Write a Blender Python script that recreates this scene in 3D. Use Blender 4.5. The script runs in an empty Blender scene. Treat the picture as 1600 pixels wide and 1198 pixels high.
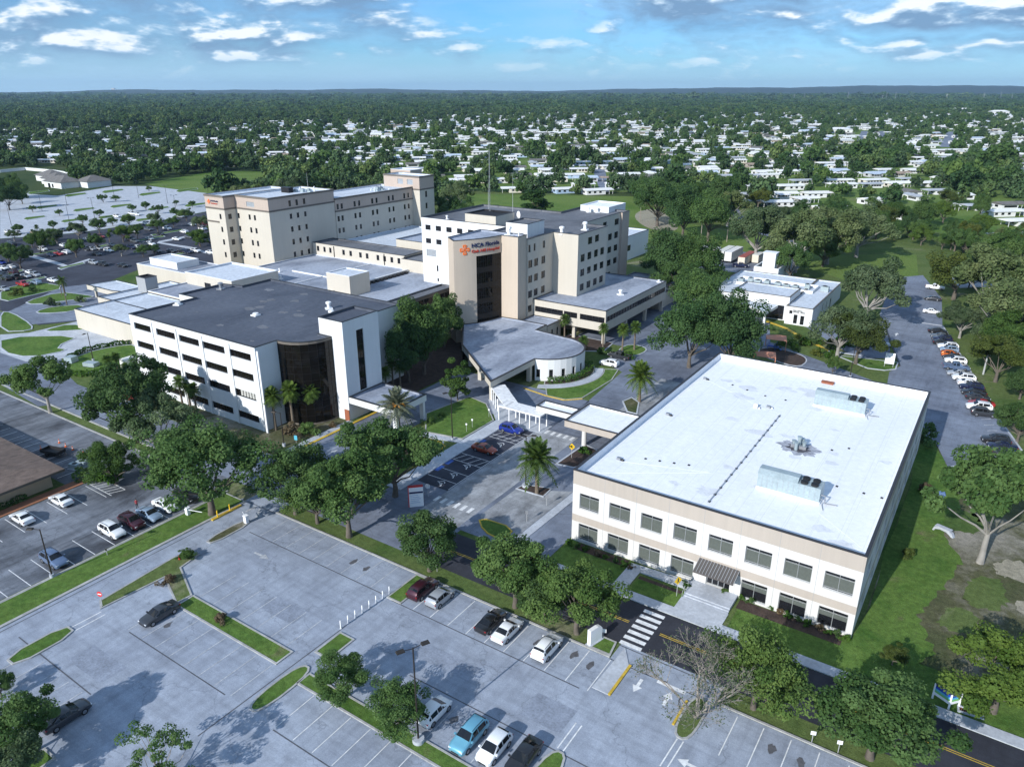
import bpy, bmesh, math, random
import numpy as np
from mathutils import Vector, Matrix
random.seed(7); RNG = np.random.default_rng(7)
S = bpy.context.scene; COL = S.collection
R_ = math.radians; PI = math.pi
# ---------------------------------------------------------------- the view (the scene's own axes follow the hospital's grid)
FOC, HORIZON, EYE = 1170., 142.3, 60.
PITCH = math.atan((599 - HORIZON) / FOC); YAW = R_(33.6)
def G(px, py, z=0.):
    """where the sight line through a point of the photograph meets height z"""
    u = (px - 800) / FOC; v = (599 - py) / FOC
    y = math.cos(PITCH) + v * math.sin(PITCH); d = -math.sin(PITCH) + v * math.cos(PITCH)
    t = (z - EYE) / d; x = u * t; y *= t
    return (x * math.cos(YAW) - y * math.sin(YAW), x * math.sin(YAW) + y * math.cos(YAW))
def proj(x, y, z=0.):
    x, y = x * math.cos(YAW) + y * math.sin(YAW), -x * math.sin(YAW) + y * math.cos(YAW)
    z -= EYE
    d = y * math.cos(PITCH) - z * math.sin(PITCH); u = y * math.sin(PITCH) + z * math.cos(PITCH)
    return 800 + x / d * FOC, 599 - u / d * FOC
cam = bpy.data.cameras.new('camera'); co = bpy.data.objects.new('camera', cam); COL.objects.link(co)
co.location = (0, 0, EYE); co.rotation_euler = (PI / 2 - PITCH, 0, YAW)
cam.sensor_width = 36; cam.sensor_fit = 'HORIZONTAL'; cam.lens = FOC / 1600 * 36; cam.clip_end = 60000; cam.clip_start = .5
S.camera = co
S.view_settings.view_transform = 'Standard'; S.view_settings.look = 'None'; S.view_settings.gamma = 1
S.view_settings.exposure = EXPOSURE = 0.74
S.cycles.max_bounces = 6; S.cycles.transparent_max_bounces = 6; S.cycles.volume_bounces = 0
# ---------------------------------------------------------------- materials
MATS = {}
class NT:
    def __init__(s, tree): s.t = tree; s.n = tree.nodes; s.l = tree.links
    def add(s, typ, **kw):
        n = s.n.new(typ)
        for k, v in kw.items(): setattr(n, k, v)
        return n
    def math(s, op, a, b=None, clamp=False):
        n = s.add('ShaderNodeMath', operation=op); n.use_clamp = clamp
        for i, v in enumerate((a, b)):
            if v is None: continue
            if hasattr(v, 'is_linked'): s.l.new(v, n.inputs[i])
            else: n.inputs[i].default_value = v
        return n.outputs[0]
    def noise(s, vec, scale, detail=4, rough=.55, dist=0.):
        n = s.add('ShaderNodeTexNoise'); n.inputs['Scale'].default_value = scale; n.inputs['Detail'].default_value = detail
        n.inputs['Roughness'].default_value = rough; n.inputs['Distortion'].default_value = dist
        if vec is not None: s.l.new(vec, n.inputs['Vector'])
        return n.outputs['Fac']
    def ramp(s, fac, stops):
        n = s.add('ShaderNodeValToRGB'); e = n.color_ramp.elements
        while len(e) < len(stops): e.new(.5)
        for el, (p, c) in zip(e, stops): el.position = p; el.color = (*c, 1) if len(c) == 3 else c
        s.l.new(fac, n.inputs[0]); return n.outputs[0]
    def mix(s, fac, a, b, mode='MIX'):
        n = s.add('ShaderNodeMix', data_type='RGBA', blend_type=mode)
        for sock, v in ((n.inputs[0], fac), (n.inputs[6], a), (n.inputs[7], b)):
            if hasattr(v, 'is_linked'): s.l.new(v, sock)
            else: sock.default_value = v if isinstance(v, (int, float)) else (*v[:3], 1)
        return n.outputs[2]
    def map(s, vec, scale=(1, 1, 1), rot=(0, 0, 0)):
        n = s.add('ShaderNodeMapping'); n.inputs['Scale'].default_value = scale; n.inputs['Rotation'].default_value = rot
        s.l.new(vec, n.inputs['Vector']); return n.outputs[0]
def new_mat(name):
    m = bpy.data.materials.new(name); m.use_nodes = True; t = NT(m.node_tree)
    b = t.n['Principled BSDF']; MATS[name] = m
    return m, t, b
def mat(name, c, rough=.6, metal=0., spec=.4, var=0., scale=.4, var2=0., scale2=4., bump=0., stretch=None, coat=0.):
    """plain paint or stone with two octaves of wear"""
    m, t, b = new_mat(name)
    b.inputs['Roughness'].default_value = rough; b.inputs['Metallic'].default_value = metal
    b.inputs['Specular IOR Level'].default_value = spec; b.inputs['Coat Weight'].default_value = coat
    b.inputs['Coat Roughness'].default_value = .05
    if not var and not var2: b.inputs['Base Color'].default_value = (*c, 1); return m
    vec = t.add('ShaderNodeTexCoord').outputs['Object']
    if stretch: vec = t.map(vec, stretch)
    lo = [x * (1 - var) for x in c]; hi = [min(1, x * (1 + var)) for x in c]
    colr = t.ramp(t.noise(vec, scale, 5, .6), [(.3, lo), (.7, hi)])
    if var2:
        g = t.ramp(t.noise(vec, scale2, 4, .6), [(.3, (1 - var2,) * 3), (.7, (1,) * 3)])
        colr = t.mix(1., colr, g, 'MULTIPLY')
    t.l.new(colr, b.inputs['Base Color'])
    if bump:
        bn = t.add('ShaderNodeBump'); bn.inputs['Strength'].default_value = bump; bn.inputs['Distance'].default_value = .05
        t.l.new(t.noise(vec, scale2 * 2, 3), bn.inputs['Height']); t.l.new(bn.outputs[0], b.inputs['Normal'])
    return m
def asphalt(name, base, patch, crack=.5, stain=.35, pscale=.05, streak=(1, 1, 1)):
    m, t, b = new_mat(name); b.inputs['Roughness'].default_value = .85; b.inputs['Specular IOR Level'].default_value = .3
    P = t.add('ShaderNodeTexCoord').outputs['Object']
    big = t.noise(t.map(P, streak), pscale, 7, .62, .6)
    c = t.ramp(big, [(.34, patch), (.62, base)])
    mid = t.noise(t.map(P, streak), .45, 6, .7)
    c = t.mix(1., c, t.ramp(mid, [(.3, (1 - stain,) * 3), (.62, (1.0,) * 3)]), 'MULTIPLY')
    for sc_ in ((.05, 1.3, 1), (1.1, .06, 1)):  # faint tyre paths both ways
        c = t.mix(1., c, t.ramp(t.noise(t.map(P, sc_), 1., 4, .6), [(.3, (.86,) * 3), (.55, (1.02,) * 3)]), 'MULTIPLY')
    fine = t.noise(P, 9., 3, .7)
    c = t.mix(1., c, t.ramp(fine, [(.25, (.78,) * 3), (.75, (1.15,) * 3)]), 'MULTIPLY')
    if crack:
        v = t.add('ShaderNodeTexVoronoi', feature='DISTANCE_TO_EDGE'); v.inputs['Scale'].default_value = .085
        dv = t.add('ShaderNodeVectorMath', operation='ADD'); t.l.new(P, dv.inputs[0])
        nz = t.add('ShaderNodeTexNoise'); nz.inputs['Scale'].default_value = .35; nz.inputs['Detail'].default_value = 5
        t.l.new(P, nz.inputs['Vector'])
        sc = t.add('ShaderNodeVectorMath', operation='SCALE'); sc.inputs['Scale'].default_value = 7.
        t.l.new(nz.outputs['Color'], sc.inputs[0]); t.l.new(sc.outputs[0], dv.inputs[1]); t.l.new(dv.outputs[0], v.inputs['Vector'])
        line = t.ramp(v.outputs['Distance'], [(.0, (1 - crack,) * 3), (.009, (1,) * 3)])
        c = t.mix(1., c, line, 'MULTIPLY')
    t.l.new(c, b.inputs['Base Color']); return m
asphalt('lot_asphalt', (.37, .415, .495), (.28, .315, .385), .3, .28)
asphalt('worn_asphalt', (.25, .275, .32), (.05, .055, .068), .3, .4, .16, (1, .35, 1))
asphalt('dark_asphalt', (.06, .066, .09), (.035, .038, .055), .0, .25, .1)
asphalt('new_asphalt', (.042, .045, .058), (.024, .026, .036), .0, .2, .12)
asphalt('road_asphalt', (.235, .27, .34), (.14, .16, .21), .3, .25, .06)
asphalt('blotchy_concrete', (.43, .45, .48), (.25, .26, .28), .2, .55, .12, (1, .6, 1))
mat('concrete', (.47, .5, .55), .85, var=.16, scale=.3, var2=.25, scale2=2.5)
mat('kerb_concrete', (.42, .42, .41), .85, var=.2, scale=.5, var2=.3, scale2=3)
mat('white_line', (.78, .79, .8), .7, var=.12, scale=1.5, var2=.3, scale2=2.)
mat('faded_line', (.55, .57, .6), .8, var=.25, scale=.6, var2=.45, scale2=3)
mat('yellow_line', (.62, .42, .05), .7, var=.2, scale=1., var2=.3, scale2=4)
mat('blue_line', (.03, .09, .33), .7, var=.2, scale=1.)
mat('brick_path', (.34, .15, .085), .85, var=.2, scale=1., var2=.3, scale2=8)
mat('red_paint', (.4, .03, .03), .7, var=.2, scale=1.)
mat('mulch', (.075, .05, .04), .95, var=.35, scale=.9, var2=.5, scale2=6, bump=.4)
def grass_mat(name, a, b_, dirt, dirt_at=.66, sc=.09):
    m, t, b = new_mat(name); b.inputs['Roughness'].default_value = .95; b.inputs['Specular IOR Level'].default_value = .1
    P = t.add('ShaderNodeTexCoord').outputs['Object']
    c = t.ramp(t.noise(P, sc, 8, .65, .4), [(.32, a), (.52, b_), (dirt_at, b_), (min(.99, dirt_at + .13), dirt)])
    c = t.mix(1., c, t.ramp(t.noise(P, 1.3, 6, .7), [(.25, (.5,) * 3), (.7, (1.2,) * 3)]), 'MULTIPLY')
    c = t.mix(1., c, t.ramp(t.noise(P, 8., 4, .75), [(.25, (.55,) * 3), (.75, (1.3,) * 3)]), 'MULTIPLY')
    bn = t.add('ShaderNodeBump'); bn.inputs['Strength'].default_value = .7; bn.inputs['Distance'].default_value = .12
    t.l.new(t.noise(P, 5., 5, .7), bn.inputs['Height']); t.l.new(bn.outputs[0], b.inputs['Normal'])
    t.l.new(c, b.inputs['Base Color']); return m
grass_mat('lawn', (.06, .135, .026), (.12, .2, .045), (.17, .155, .085), .6, .14)
grass_mat('rough_grass', (.06, .12, .028), (.125, .17, .055), (.3, .27, .2), .58, .05)
grass_mat('dry_grass', (.05, .08, .025), (.12, .12, .065), (.34, .315, .265), .52, .07)
grass_mat('field', (.08, .16, .028), (.15, .22, .055), (.27, .24, .15), .62, .02)
grass_mat('meadow', (.03, .062, .02), (.06, .09, .03), (.16, .15, .12), .62, .02)
grass_mat('sand', (.42, .38, .31), (.36, .33, .25), (.12, .14, .05), .62, .09)
def wall_mat(name, c, streak=.06, rough=.75):
    """stucco with faint rain streaks"""
    m, t, b = new_mat(name); b.inputs['Roughness'].default_value = rough; b.inputs['Specular IOR Level'].default_value = .25
    P = t.add('ShaderNodeTexCoord').outputs['Object']
    col = t.ramp(t.noise(P, .12, 4), [(.3, [x * .94 for x in c]), (.7, c)])
    col = t.mix(1., col, t.ramp(t.noise(t.map(P, (1.2, 1.2, .06)), 1., 5, .7), [(.3, (1 - streak,) * 3), (.6, (1,) * 3)]), 'MULTIPLY')
    bn = t.add('ShaderNodeBump'); bn.inputs['Strength'].default_value = .12; bn.inputs['Distance'].default_value = .02
    t.l.new(t.noise(P, 14., 3), bn.inputs['Height']); t.l.new(bn.outputs[0], b.inputs['Normal'])
    t.l.new(col, b.inputs['Base Color'])
wall_mat('white_stucco', (.72, .73, .735)); wall_mat('cream_stucco', (.56, .515, .44)); wall_mat('office_white', (.65, .635, .61))
wall_mat('beige_stucco', (.55, .46, .37)); wall_mat('office_beige', (.465, .41, .355), .08); wall_mat('pink_beige', (.47, .385, .325))
wall_mat('tower_beige', (.55, .465, .375)); wall_mat('grey_stucco', (.33, .34, .35)); wall_mat('dark_band', (.16, .14, .12))
wall_mat('tan_stucco', (.5, .4, .28)); wall_mat('house_white', (.74, .74, .73)); wall_mat('house_cream', (.7, .66, .56))
wall_mat('house_blue', (.4, .52, .68)); wall_mat('house_grey', (.5, .51, .52))
def roof_mat(name, c, dark, at=.45, sc=.08, seam=0., wear=.72):
    m, t, b = new_mat(name); b.inputs['Roughness'].default_value = .8; b.inputs['Specular IOR Level'].default_value = .3
    P = t.add('ShaderNodeTexCoord').outputs['Object']
    col = t.ramp(t.noise(t.map(P, (1, .5, 1)), sc, 8, .68, .5), [(at - .15, dark), (at + .13, c)])
    col = t.mix(1., col, t.ramp(t.noise(P, 1.1, 6, .7), [(.3, (wear,) * 3), (.65, (1.05,) * 3)]), 'MULTIPLY')
    if seam:
        w = t.add('ShaderNodeTexWave', wave_type='BANDS', bands_direction='X'); w.inputs['Scale'].default_value = .105
        t.l.new(P, w.inputs['Vector'])
        col = t.mix(1., col, t.ramp(w.outputs['Fac'], [(.0, (1 - seam,) * 3), (.006, (1,) * 3)]), 'MULTIPLY')
    t.l.new(col, b.inputs['Base Color'])
roof_mat('roof_grey', (.38, .42, .5), (.15, .17, .22)); roof_mat('roof_dark', (.115, .13, .165), (.07, .082, .11), .5)
roof_mat('roof_charcoal', (.2, .21, .235), (.1, .105, .12), .5, .06); roof_mat('roof_pale', (.6, .65, .72), (.42, .46, .52), .4)
roof_mat('roof_white', (.79, .805, .83), (.7, .73, .78), .42, .05, .1, .92); roof_mat('roof_black', (.02, .02, .024), (.012, .012, .014))
roof_mat('metal_white', (.8, .8, .8), (.66, .67, .68), .4, .2); roof_mat('metal_grey', (.45, .48, .52), (.36, .38, .42), .45, .2)
roof_mat('metal_blue', (.5, .58, .68), (.42, .5, .6), .45, .2); roof_mat('shingle_brown', (.2, .15, .125), (.12, .09, .075), .5, .9)
roof_mat('shingle_grey', (.2, .19, .18), (.14, .13, .125), .5, .5); roof_mat('shingle_tan', (.4, .31, .24), (.3, .23, .18), .5, .5)
mat('coping', (.03, .03, .034), .5); mat('coping_white', (.75, .76, .78), .6); mat('coping_brown', (.1, .085, .07), .6)
def glass(name, c, rough=.06, spec=.55):
    m, t, b = new_mat(name); b.inputs['Base Color'].default_value = (*c, 1); b.inputs['Roughness'].default_value = rough
    b.inputs['Specular IOR Level'].default_value = spec
glass('dark_glass', (.012, .013, .016)); glass('bronze_glass', (.008, .007, .006), .05, .25); glass('window_glass', (.018, .022, .027))
glass('car_glass', (.01, .011, .013), .05, .6)
mat('frame_metal', (.5, .52, .53), .4, .6); mat('frame_bronze', (.014, .012, .011), .5, .2); mat('frame_dark', (.025, .025, .027), .5)
mat('blind', (.095, .108, .095), .8, var=.15, scale=3); mat('blind_pale', (.45, .45, .42), .8)
mat('galvanised', (.42, .50, .52), .5, .35, var=.1, scale=.5, var2=.2, scale2=3); mat('steel', (.4, .41, .43), .45, .7, var=.2, scale=2)
mat('dark_metal', (.03, .03, .032), .5, .3); mat('bronze_pole', (.045, .038, .032), .5, .4); mat('pole_grey', (.45, .46, .46), .6, .2)
mat('wood_pole', (.28, .24, .2), .9, var=.2, scale=2); mat('rust', (.3, .1, .05), .8); mat('soot', (.05, .05, .055), .9)
mat('white_paint', (.82, .82, .82), .45, var=.05, scale=1); mat('sign_white', (.85, .86, .88), .4); mat('sign_red', (.6, .03, .03), .5)
mat('sign_navy', (.015, .02, .09), .5); mat('sign_orange', (.85, .16, .015), .5); mat('sign_yellow', (.85, .55, .02), .5)
mat('sign_blue', (.02, .06, .45), .5); mat('sign_cyan', (.1, .45, .6), .5); mat('sign_green', (.2, .5, .15), .5); mat('sign_brick', (.5, .05, .03), .5)
mat('cone_orange', (.75, .14, .02), .6); mat('canvas_orange', (.62, .27, .17), .8); mat('tarp_blue', (.09, .15, .28), .7)
mat('toy_blue', (.03, .12, .5), .5)
mat('container_white', (.74, .74, .7), .6, var=.08, scale=.6, var2=.15, scale2=3); mat('container_cream', (.66, .6, .5), .6, var=.08, scale=.6)
mat('container_red', (.34, .09, .07), .6, var=.12, scale=.6); mat('tyre', (.015, .015, .016), .9); mat('rim', (.35, .36, .38), .35, .8)
mat('headlight', (.75, .77, .8), .15, spec=.7); mat('taillight', (.3, .01, .01), .2, spec=.6); mat('skin', (.4, .25, .18), .6); mat('shirt_red', (.35, .05, .06), .9)
mat('wood', (.3, .2, .12), .8); mat('lamp_lens', (.6, .62, .62), .2)
CARPAINT = dict(white=(.78, .79, .8), black=(.012, .012, .014), silver=(.42, .44, .47), grey=(.13, .14, .155), charcoal=(.045, .048, .055), blue=(.012, .035, .28),
    navy=(.015, .02, .06), maroon=(.06, .012, .022), red=(.32, .015, .015), orange=(.62, .14, .02), paleblue=(.16, .42, .55), slate=(.14, .2, .32), rust=(.3, .05, .02), gold=(.38, .31, .2), steelblue=(.3, .4, .52))
for k, c in CARPAINT.items(): mat('paint_' + k, c, .3, .0 if k in ('white', 'black', 'red') else .35, .5, coat=.8)
def leaf_mat(name, a, b_, trans=.38, vary=.25):
    m, t, b = new_mat(name); b.inputs['Roughness'].default_value = .7; b.inputs['Specular IOR Level'].default_value = .15
    P = t.add('ShaderNodeTexCoord').outputs['Object']; at = t.add('ShaderNodeAttribute', attribute_name='tone')
    c = t.mix(at.outputs['Fac'], a, b_)
    oi = t.add('ShaderNodeObjectInfo')
    c = t.mix(1., c, t.ramp(oi.outputs['Random'], [(0, (1 - vary, 1 - vary, 1 - vary * .8)), (.5, (1, 1, 1)), (1, (1 + vary * 1.2, 1 + vary * .6, 1 - vary * .2))]), 'MULTIPLY')
    t.l.new(c, b.inputs['Base Color'])
    tr = t.add('ShaderNodeBsdfTranslucent'); t.l.new(c, tr.inputs['Color'])
    mx = t.add('ShaderNodeMixShader'); mx.inputs[0].default_value = trans
    t.l.new(b.outputs[0], mx.inputs[1]); t.l.new(tr.outputs[0], mx.inputs[2])
    t.l.new(mx.outputs[0], t.n['Material Output'].inputs['Surface'])
leaf_mat('oak_leaf', (0.043, 0.100, 0.026), (0.129, 0.215, 0.069)); leaf_mat('bright_leaf', (0.042, 0.099, 0.020), (0.110, 0.187, 0.046))
leaf_mat('grey_leaf', (0.055, 0.103, 0.037), (0.166, 0.223, 0.111)); leaf_mat('dark_leaf', (0.035, 0.085, 0.028), (0.095, 0.171, 0.058))
leaf_mat('pine_leaf', (.02, .055, .014), (.055, .11, .03)); leaf_mat('palm_leaf', (.04, .085, .014), (.12, .19, .045))
leaf_mat('date_leaf', (.09, .11, .07), (.24, .27, .19)); leaf_mat('olive_leaf', (.05, .08, .016), (.115, .15, .04)); leaf_mat('hedge_leaf', (0.033, 0.094, 0.013), (0.088, 0.176, 0.033))
leaf_mat('far_leaf', (0.032, 0.071, 0.028), (0.100, 0.160, 0.063), .12, .4)
leaf_mat('brown_leaf', (.11, .08, .045), (.2, .16, .1))
mat('bark', (.16, .135, .11), .9, var=.25, scale=1.5, var2=.4, scale2=8); mat('pale_bark', (.36, .34, .31), .9, var=.2, scale=1.2, var2=.4, scale2=7)
mat('palm_bark', (.2, .16, .12), .95, var=.2, scale=2, var2=.4, scale2=10); mat('awning_metal', (.11, .1, .095), .5, .2)
mat('twig_bark', (.27, .24, .205), .9, var=.2, scale=2)
mat('oil', (.1, .1, .11), .6, var=.3, scale=2)
mat('soot_stain', (.42, .44, .5), .9, var=.3, scale=.5, var2=.45, scale2=1.6)
mat('soot_core', (.1, .1, .12), .9, var=.4, scale=.7, var2=.6, scale2=2)
mat('steelblue_line', (.45, .55, .7), .6)
mat('hill_woods', (.022, .04, .028), .95, var=.35, scale=.006, var2=.4, scale2=.03)
m_h = bpy.data.materials.new('haze'); m_h.use_nodes = True; MATS['haze'] = m_h; _t = NT(m_h.node_tree); _t.n.remove(_t.n['Principled BSDF'])
_v = _t.add('ShaderNodeVolumePrincipled'); _v.inputs['Color'].default_value = (.5, .74, 1, 1); _v.inputs['Density'].default_value = 4.5e-5; _v.inputs['Anisotropy'].default_value = .2
_t.l.new(_v.outputs[0], _t.n['Material Output'].inputs['Volume'])
mat('tar', (.09, .095, .11), .8, var=.3, scale=1.)
mat('asphalt_patch', (.27, .305, .375), .85, var=.2, scale=.5, var2=.3, scale2=4)
mat('roof_stain', (.7, .72, .75), .85, var=.12, scale=.6, var2=.15, scale2=3)
mat('date_fruit', (.55, .24, .03), .7)
# ---------------------------------------------------------------- mesh builder
class MB:
    def __init__(s): s.v = []; s.f = []; s.m = []; s.mats = []
    def mi(s, m):
        if m not in s.mats: s.mats.append(m)
        return s.mats.index(m)
    def face(s, pts, m):
        n = len(s.v); s.v.extend(tuple(p) for p in pts); s.f.append(tuple(range(n, n + len(pts)))); s.m.append(s.mi(m))
    def hexa(s, c, m, skip=()):
        """eight corners, bottom ring then top ring, counterclockwise from above"""
        n = len(s.v); s.v.extend(tuple(p) for p in c)
        for i, q in enumerate(((3, 2, 1, 0), (4, 5, 6, 7), (0, 1, 5, 4), (1, 2, 6, 5), (2, 3, 7, 6), (3, 0, 4, 7))):
            if i in skip: continue
            s.f.append(tuple(n + k for k in q)); s.m.append(s.mi(m))
    def box(s, x0, x1, y0, y1, z0, z1, m, skip=()):
        s.hexa([(x0, y0, z0), (x1, y0, z0), (x1, y1, z0), (x0, y1, z0), (x0, y0, z1), (x1, y0, z1), (x1, y1, z1), (x0, y1, z1)], m, skip)
    def bar(s, p, q, w, h, m):
        """beam of width w and height h from p to q, p and q on its bottom middle"""
        p, q = Vector(p), Vector(q); d = (q - p); d.z = 0; d = d.normalized() if d.length > 1e-6 else Vector((1, 0, 0)); n = Vector((-d.y, d.x, 0)) * w / 2; u = Vector((0, 0, h))
        s.hexa([p - n, q - n, q + n, p + n, p - n + u, q - n + u, q + n + u, p + n + u], m)
    def prism(s, poly, z0, z1, m, mtop=None, bottom=False):
        n = len(poly)
        for i in range(n):
            a, b = poly[i], poly[(i + 1) % n]
            s.face([(a[0], a[1], z0), (b[0], b[1], z0), (b[0], b[1], z1), (a[0], a[1], z1)], m)
        s.face([(x, y, z1) for x, y in poly], mtop or m)
        if bottom: s.face([(x, y, z0) for x, y in reversed(poly)], m)
    def ring(s, outer, inner, z0, z1, m):
        n = len(outer)
        for i in range(n):
            j = (i + 1) % n; a, b, c, d = outer[i], outer[j], inner[j], inner[i]
            s.face([(*a, z1), (*b, z1), (*c, z1), (*d, z1)], m); s.face([(*a, z0), (*b, z0), (*b, z1), (*a, z1)], m)
            s.face([(*c, z0), (*d, z0), (*d, z1), (*c, z1)], m); s.face([(*d, z0), (*c, z0), (*b, z0), (*a, z0)], m)
    def tube(s, pts, rad, m, seg=8, cap=True):
        rings = []
        pts = [Vector(p) for p in pts]
        for i, p in enumerate(pts):
            t = (pts[min(i + 1, len(pts) - 1)] - pts[max(i - 1, 0)]).normalized()
            a = t.orthogonal().normalized() if i == 0 else (a - t * a.dot(t)).normalized()
            b = t.cross(a); r = rad[i] if hasattr(rad, '__len__') else rad
            n = len(s.v); s.v.extend(tuple(p + a * math.cos(2 * PI * k / seg) * r + b * math.sin(2 * PI * k / seg) * r) for k in range(seg)); rings.append(n)
        for u, w in zip(rings, rings[1:]):
            for k in range(seg):
                s.f.append((u + k, u + (k + 1) % seg, w + (k + 1) % seg, w + k)); s.m.append(s.mi(m))
        if cap:
            s.f.append(tuple(rings[0] + k for k in reversed(range(seg)))); s.m.append(s.mi(m))
            s.f.append(tuple(rings[-1] + k for k in range(seg))); s.m.append(s.mi(m))
    def cyl(s, x, y, z0, z1, r, m, seg=12, r2=None): s.tube([(x, y, z0), (x, y, z1)], [r, r if r2 is None else r2], m, seg)
    def mesh(s, name, smooth=None):
        me = bpy.data.meshes.new(name); me.from_pydata(s.v, [], s.f)
        for m in s.mats: me.materials.append(MATS[m])
        me.polygons.foreach_set('material_index', s.m)
        if smooth is not None: me.shade_smooth(); me.set_sharp_from_angle(angle=R_(smooth))
        me.update(); return me
    def build(s, name, parent=None, smooth=None, loc=None, rz=0.):
        return put(name, s.mesh(name, smooth), parent, loc, rz)
def put(name, me, parent=None, loc=None, rz=0., sc=None):
    o = bpy.data.objects.new(name, me); COL.objects.link(o); o.parent = parent
    if loc is not None: o.location = loc
    if rz: o.rotation_euler.z = rz
    if sc is not None: o.scale = sc if hasattr(sc, '__len__') else (sc,) * 3
    return o
def tag(o, label=None, cat=None, group=None, kind=None):
    for k, v in (('label', label), ('category', cat), ('group', group), ('kind', kind)):
        if v: o[k] = v
    return o
def thing(name, label, cat, loc=(0, 0, 0), rz=0., group=None, sc=None):
    return tag(put(name, None, None, loc, rz, sc), label, cat, group)
KIDS = {}
def copy_thing(src, loc, rz=0., sc=None, label=None, group=None, swap=None):
    """a copy of a thing with its parts and their sub-parts; swap changes materials on the copy's meshes"""
    kids = KIDS.get(src.name)
    if kids is None: kids = KIDS[src.name] = [(c, list(c.children)) for c in src.children]
    r = src.copy(); COL.objects.link(r); r.location = loc; r.rotation_euler = (0, 0, rz)
    if sc is not None: r.scale = sc if hasattr(sc, '__len__') else (sc,) * 3
    if label: r['label'] = label
    if group: r['group'] = group
    elif 'group' in r and label: pass
    for c, gs in kids:
        d = c.copy(); COL.objects.link(d); d.parent = r
        if swap and swap.get(c.data): d.data = swap[c.data]
        for g in gs:
            h = g.copy(); COL.objects.link(h); h.parent = d
    return r
def offset(poly, d):
    """inward (d > 0) offset of a counterclockwise polygon"""
    out = []; n = len(poly)
    for i in range(n):
        p, q, r = Vector(poly[i - 1]), Vector(poly[i]), Vector(poly[(i + 1) % n])
        a = (q - p).normalized(); b = (r - q).normalized(); na = Vector((-a.y, a.x)); nb = Vector((-b.y, b.x)); k = 1 + na.dot(nb)
        o = q + (na + nb) * (d / max(k, .25)); out.append((o.x, o.y))
    return out
def ragged(poly, amp, n=9, seed=1):
    r = random.Random(seed); out = []
    for i in range(len(poly)):
        a, b = poly[i], poly[(i + 1) % len(poly)]
        out += [(a[0] + (b[0] - a[0]) * k / n + r.uniform(-amp, amp), a[1] + (b[1] - a[1]) * k / n + r.uniform(-amp, amp)) for k in range(n)]
    return out
def rect(x0, x1, y0, y1): return [(x0, y0), (x1, y0), (x1, y1), (x0, y1)]
def ccw(p):
    a = sum(p[i - 1][0] * p[i][1] - p[i][0] * p[i - 1][1] for i in range(len(p)))
    return list(p) if a > 0 else list(reversed(p))
def P(*pts, z=0.): return ccw([G(x, y, z) for x, y in pts])
def smooth_poly(p, n=2):
    for _ in range(n):
        q = []
        for i in range(len(p)):
            a, b = p[i], p[(i + 1) % len(p)]
            q += [(a[0] * .75 + b[0] * .25, a[1] * .75 + b[1] * .25), (a[0] * .25 + b[0] * .75, a[1] * .25 + b[1] * .75)]
        p = q
    return p
def tri_mesh(mb, poly, z, m):
    """flat sheet of any outline"""
    from mathutils.geometry import tessellate_polygon
    n = len(mb.v); mb.v.extend((x, y, z) for x, y in poly)
    for t in tessellate_polygon([[Vector((x, y, 0)) for x, y in poly]]):
        a, b, c = (Vector(poly[i]) for i in t)
        if (b - a).cross(c - a) < 0: t = tuple(reversed(t))
        mb.f.append(tuple(n + i for i in t)); mb.m.append(mb.mi(m))
def sheet(name, polys, z, m):
    mb = MB()
    for p in polys: tri_mesh(mb, ccw(p), z, m)
    return tag(mb.build(name), kind='structure')
def island(name, poly, top='lawn', h=.15, kerb='kerb_concrete', w=.22, rnd=0):
    poly = ccw(poly)
    if rnd: poly = smooth_poly(poly, rnd)
    mb = MB(); ins = offset(poly, w); mb.ring(poly, ins, -.05, h, kerb); tri_mesh(mb, ins, h - .03, top)
    return tag(mb.build(name), kind='structure')
# ---------------------------------------------------------------- ground, roads, lots and paths
sheet('ground', [rect(-16000, 16000, -2000, 17000)], 0, 'meadow')
sheet('lawn', [rect(-330, 90, -80, 420)], .008, 'rough_grass')
sheet('field', [P((690, 352), (712, 303), (990, 307), (1062, 347), (1180, 368), (1290, 398), (1432, 398), (1436, 442), (1340, 444), (1290, 428), (1200, 412), (1100, 386), (1000, 372)),
                P((225, 287), (330, 268), (560, 268), (560, 300), (330, 312))], .016, 'field')
sheet('sand_patch', [smooth_poly(P((985, 335), (1020, 324), (1052, 342), (1064, 362), (1012, 360)))], .03, 'sand')
sheet('dry_field', [rect(-5.6, 80, 76, 150)], .016, 'dry_grass')
sheet('side_lawn', [ragged([(-5.8, 80.5), (.5, 79), (2.2, 84), (-.2, 90), (1.6, 97), (3.2, 106), (.5, 113), (2.4, 121), (1, 130), (2.5, 140), (-1, 135.6), (-3.8, 146), (-5.8, 150)], .45)], .028, 'lawn')
sheet('weed_patch', [ragged(smooth_poly([(x - a, y - b), (x + a, y - b * .6), (x + a * .8, y + b), (x - a * .7, y + b * .8)], 1), .4, 5, k) for k, (x, y, a, b) in enumerate(((4, 92, 2.2, 3), (6.5, 100, 2.6, 4.5), (2.6, 118, 3, 4), (8, 88, 3, 1.6), (5.5, 124, 2, 5), (14, 86, 4, 2)))], .03, 'rough_grass')
sheet('sand_scatter', [ragged(smooth_poly([(x - a, y - b), (x + a, y - b * .6), (x + a * .8, y + b), (x - a * .7, y + b * .8)], 1), .5, 5, k + 9) for k, (x, y, a, b) in enumerate(((10, 108, 3.2, 3), (13, 100, 3.6, 2.5), (-1.5, 93, .7, 5)))], .026, 'sand')
sheet('green_lawn', [[(-51, 76), (-44.2, 76), (-44.2, 94), (-49.9, 93)], rect(-44, -34, 75.2, 81.4), rect(-32, -25.6, 75.4, 79), rect(-19, 20, 75.1, 81.2)], .022, 'lawn')
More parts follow.
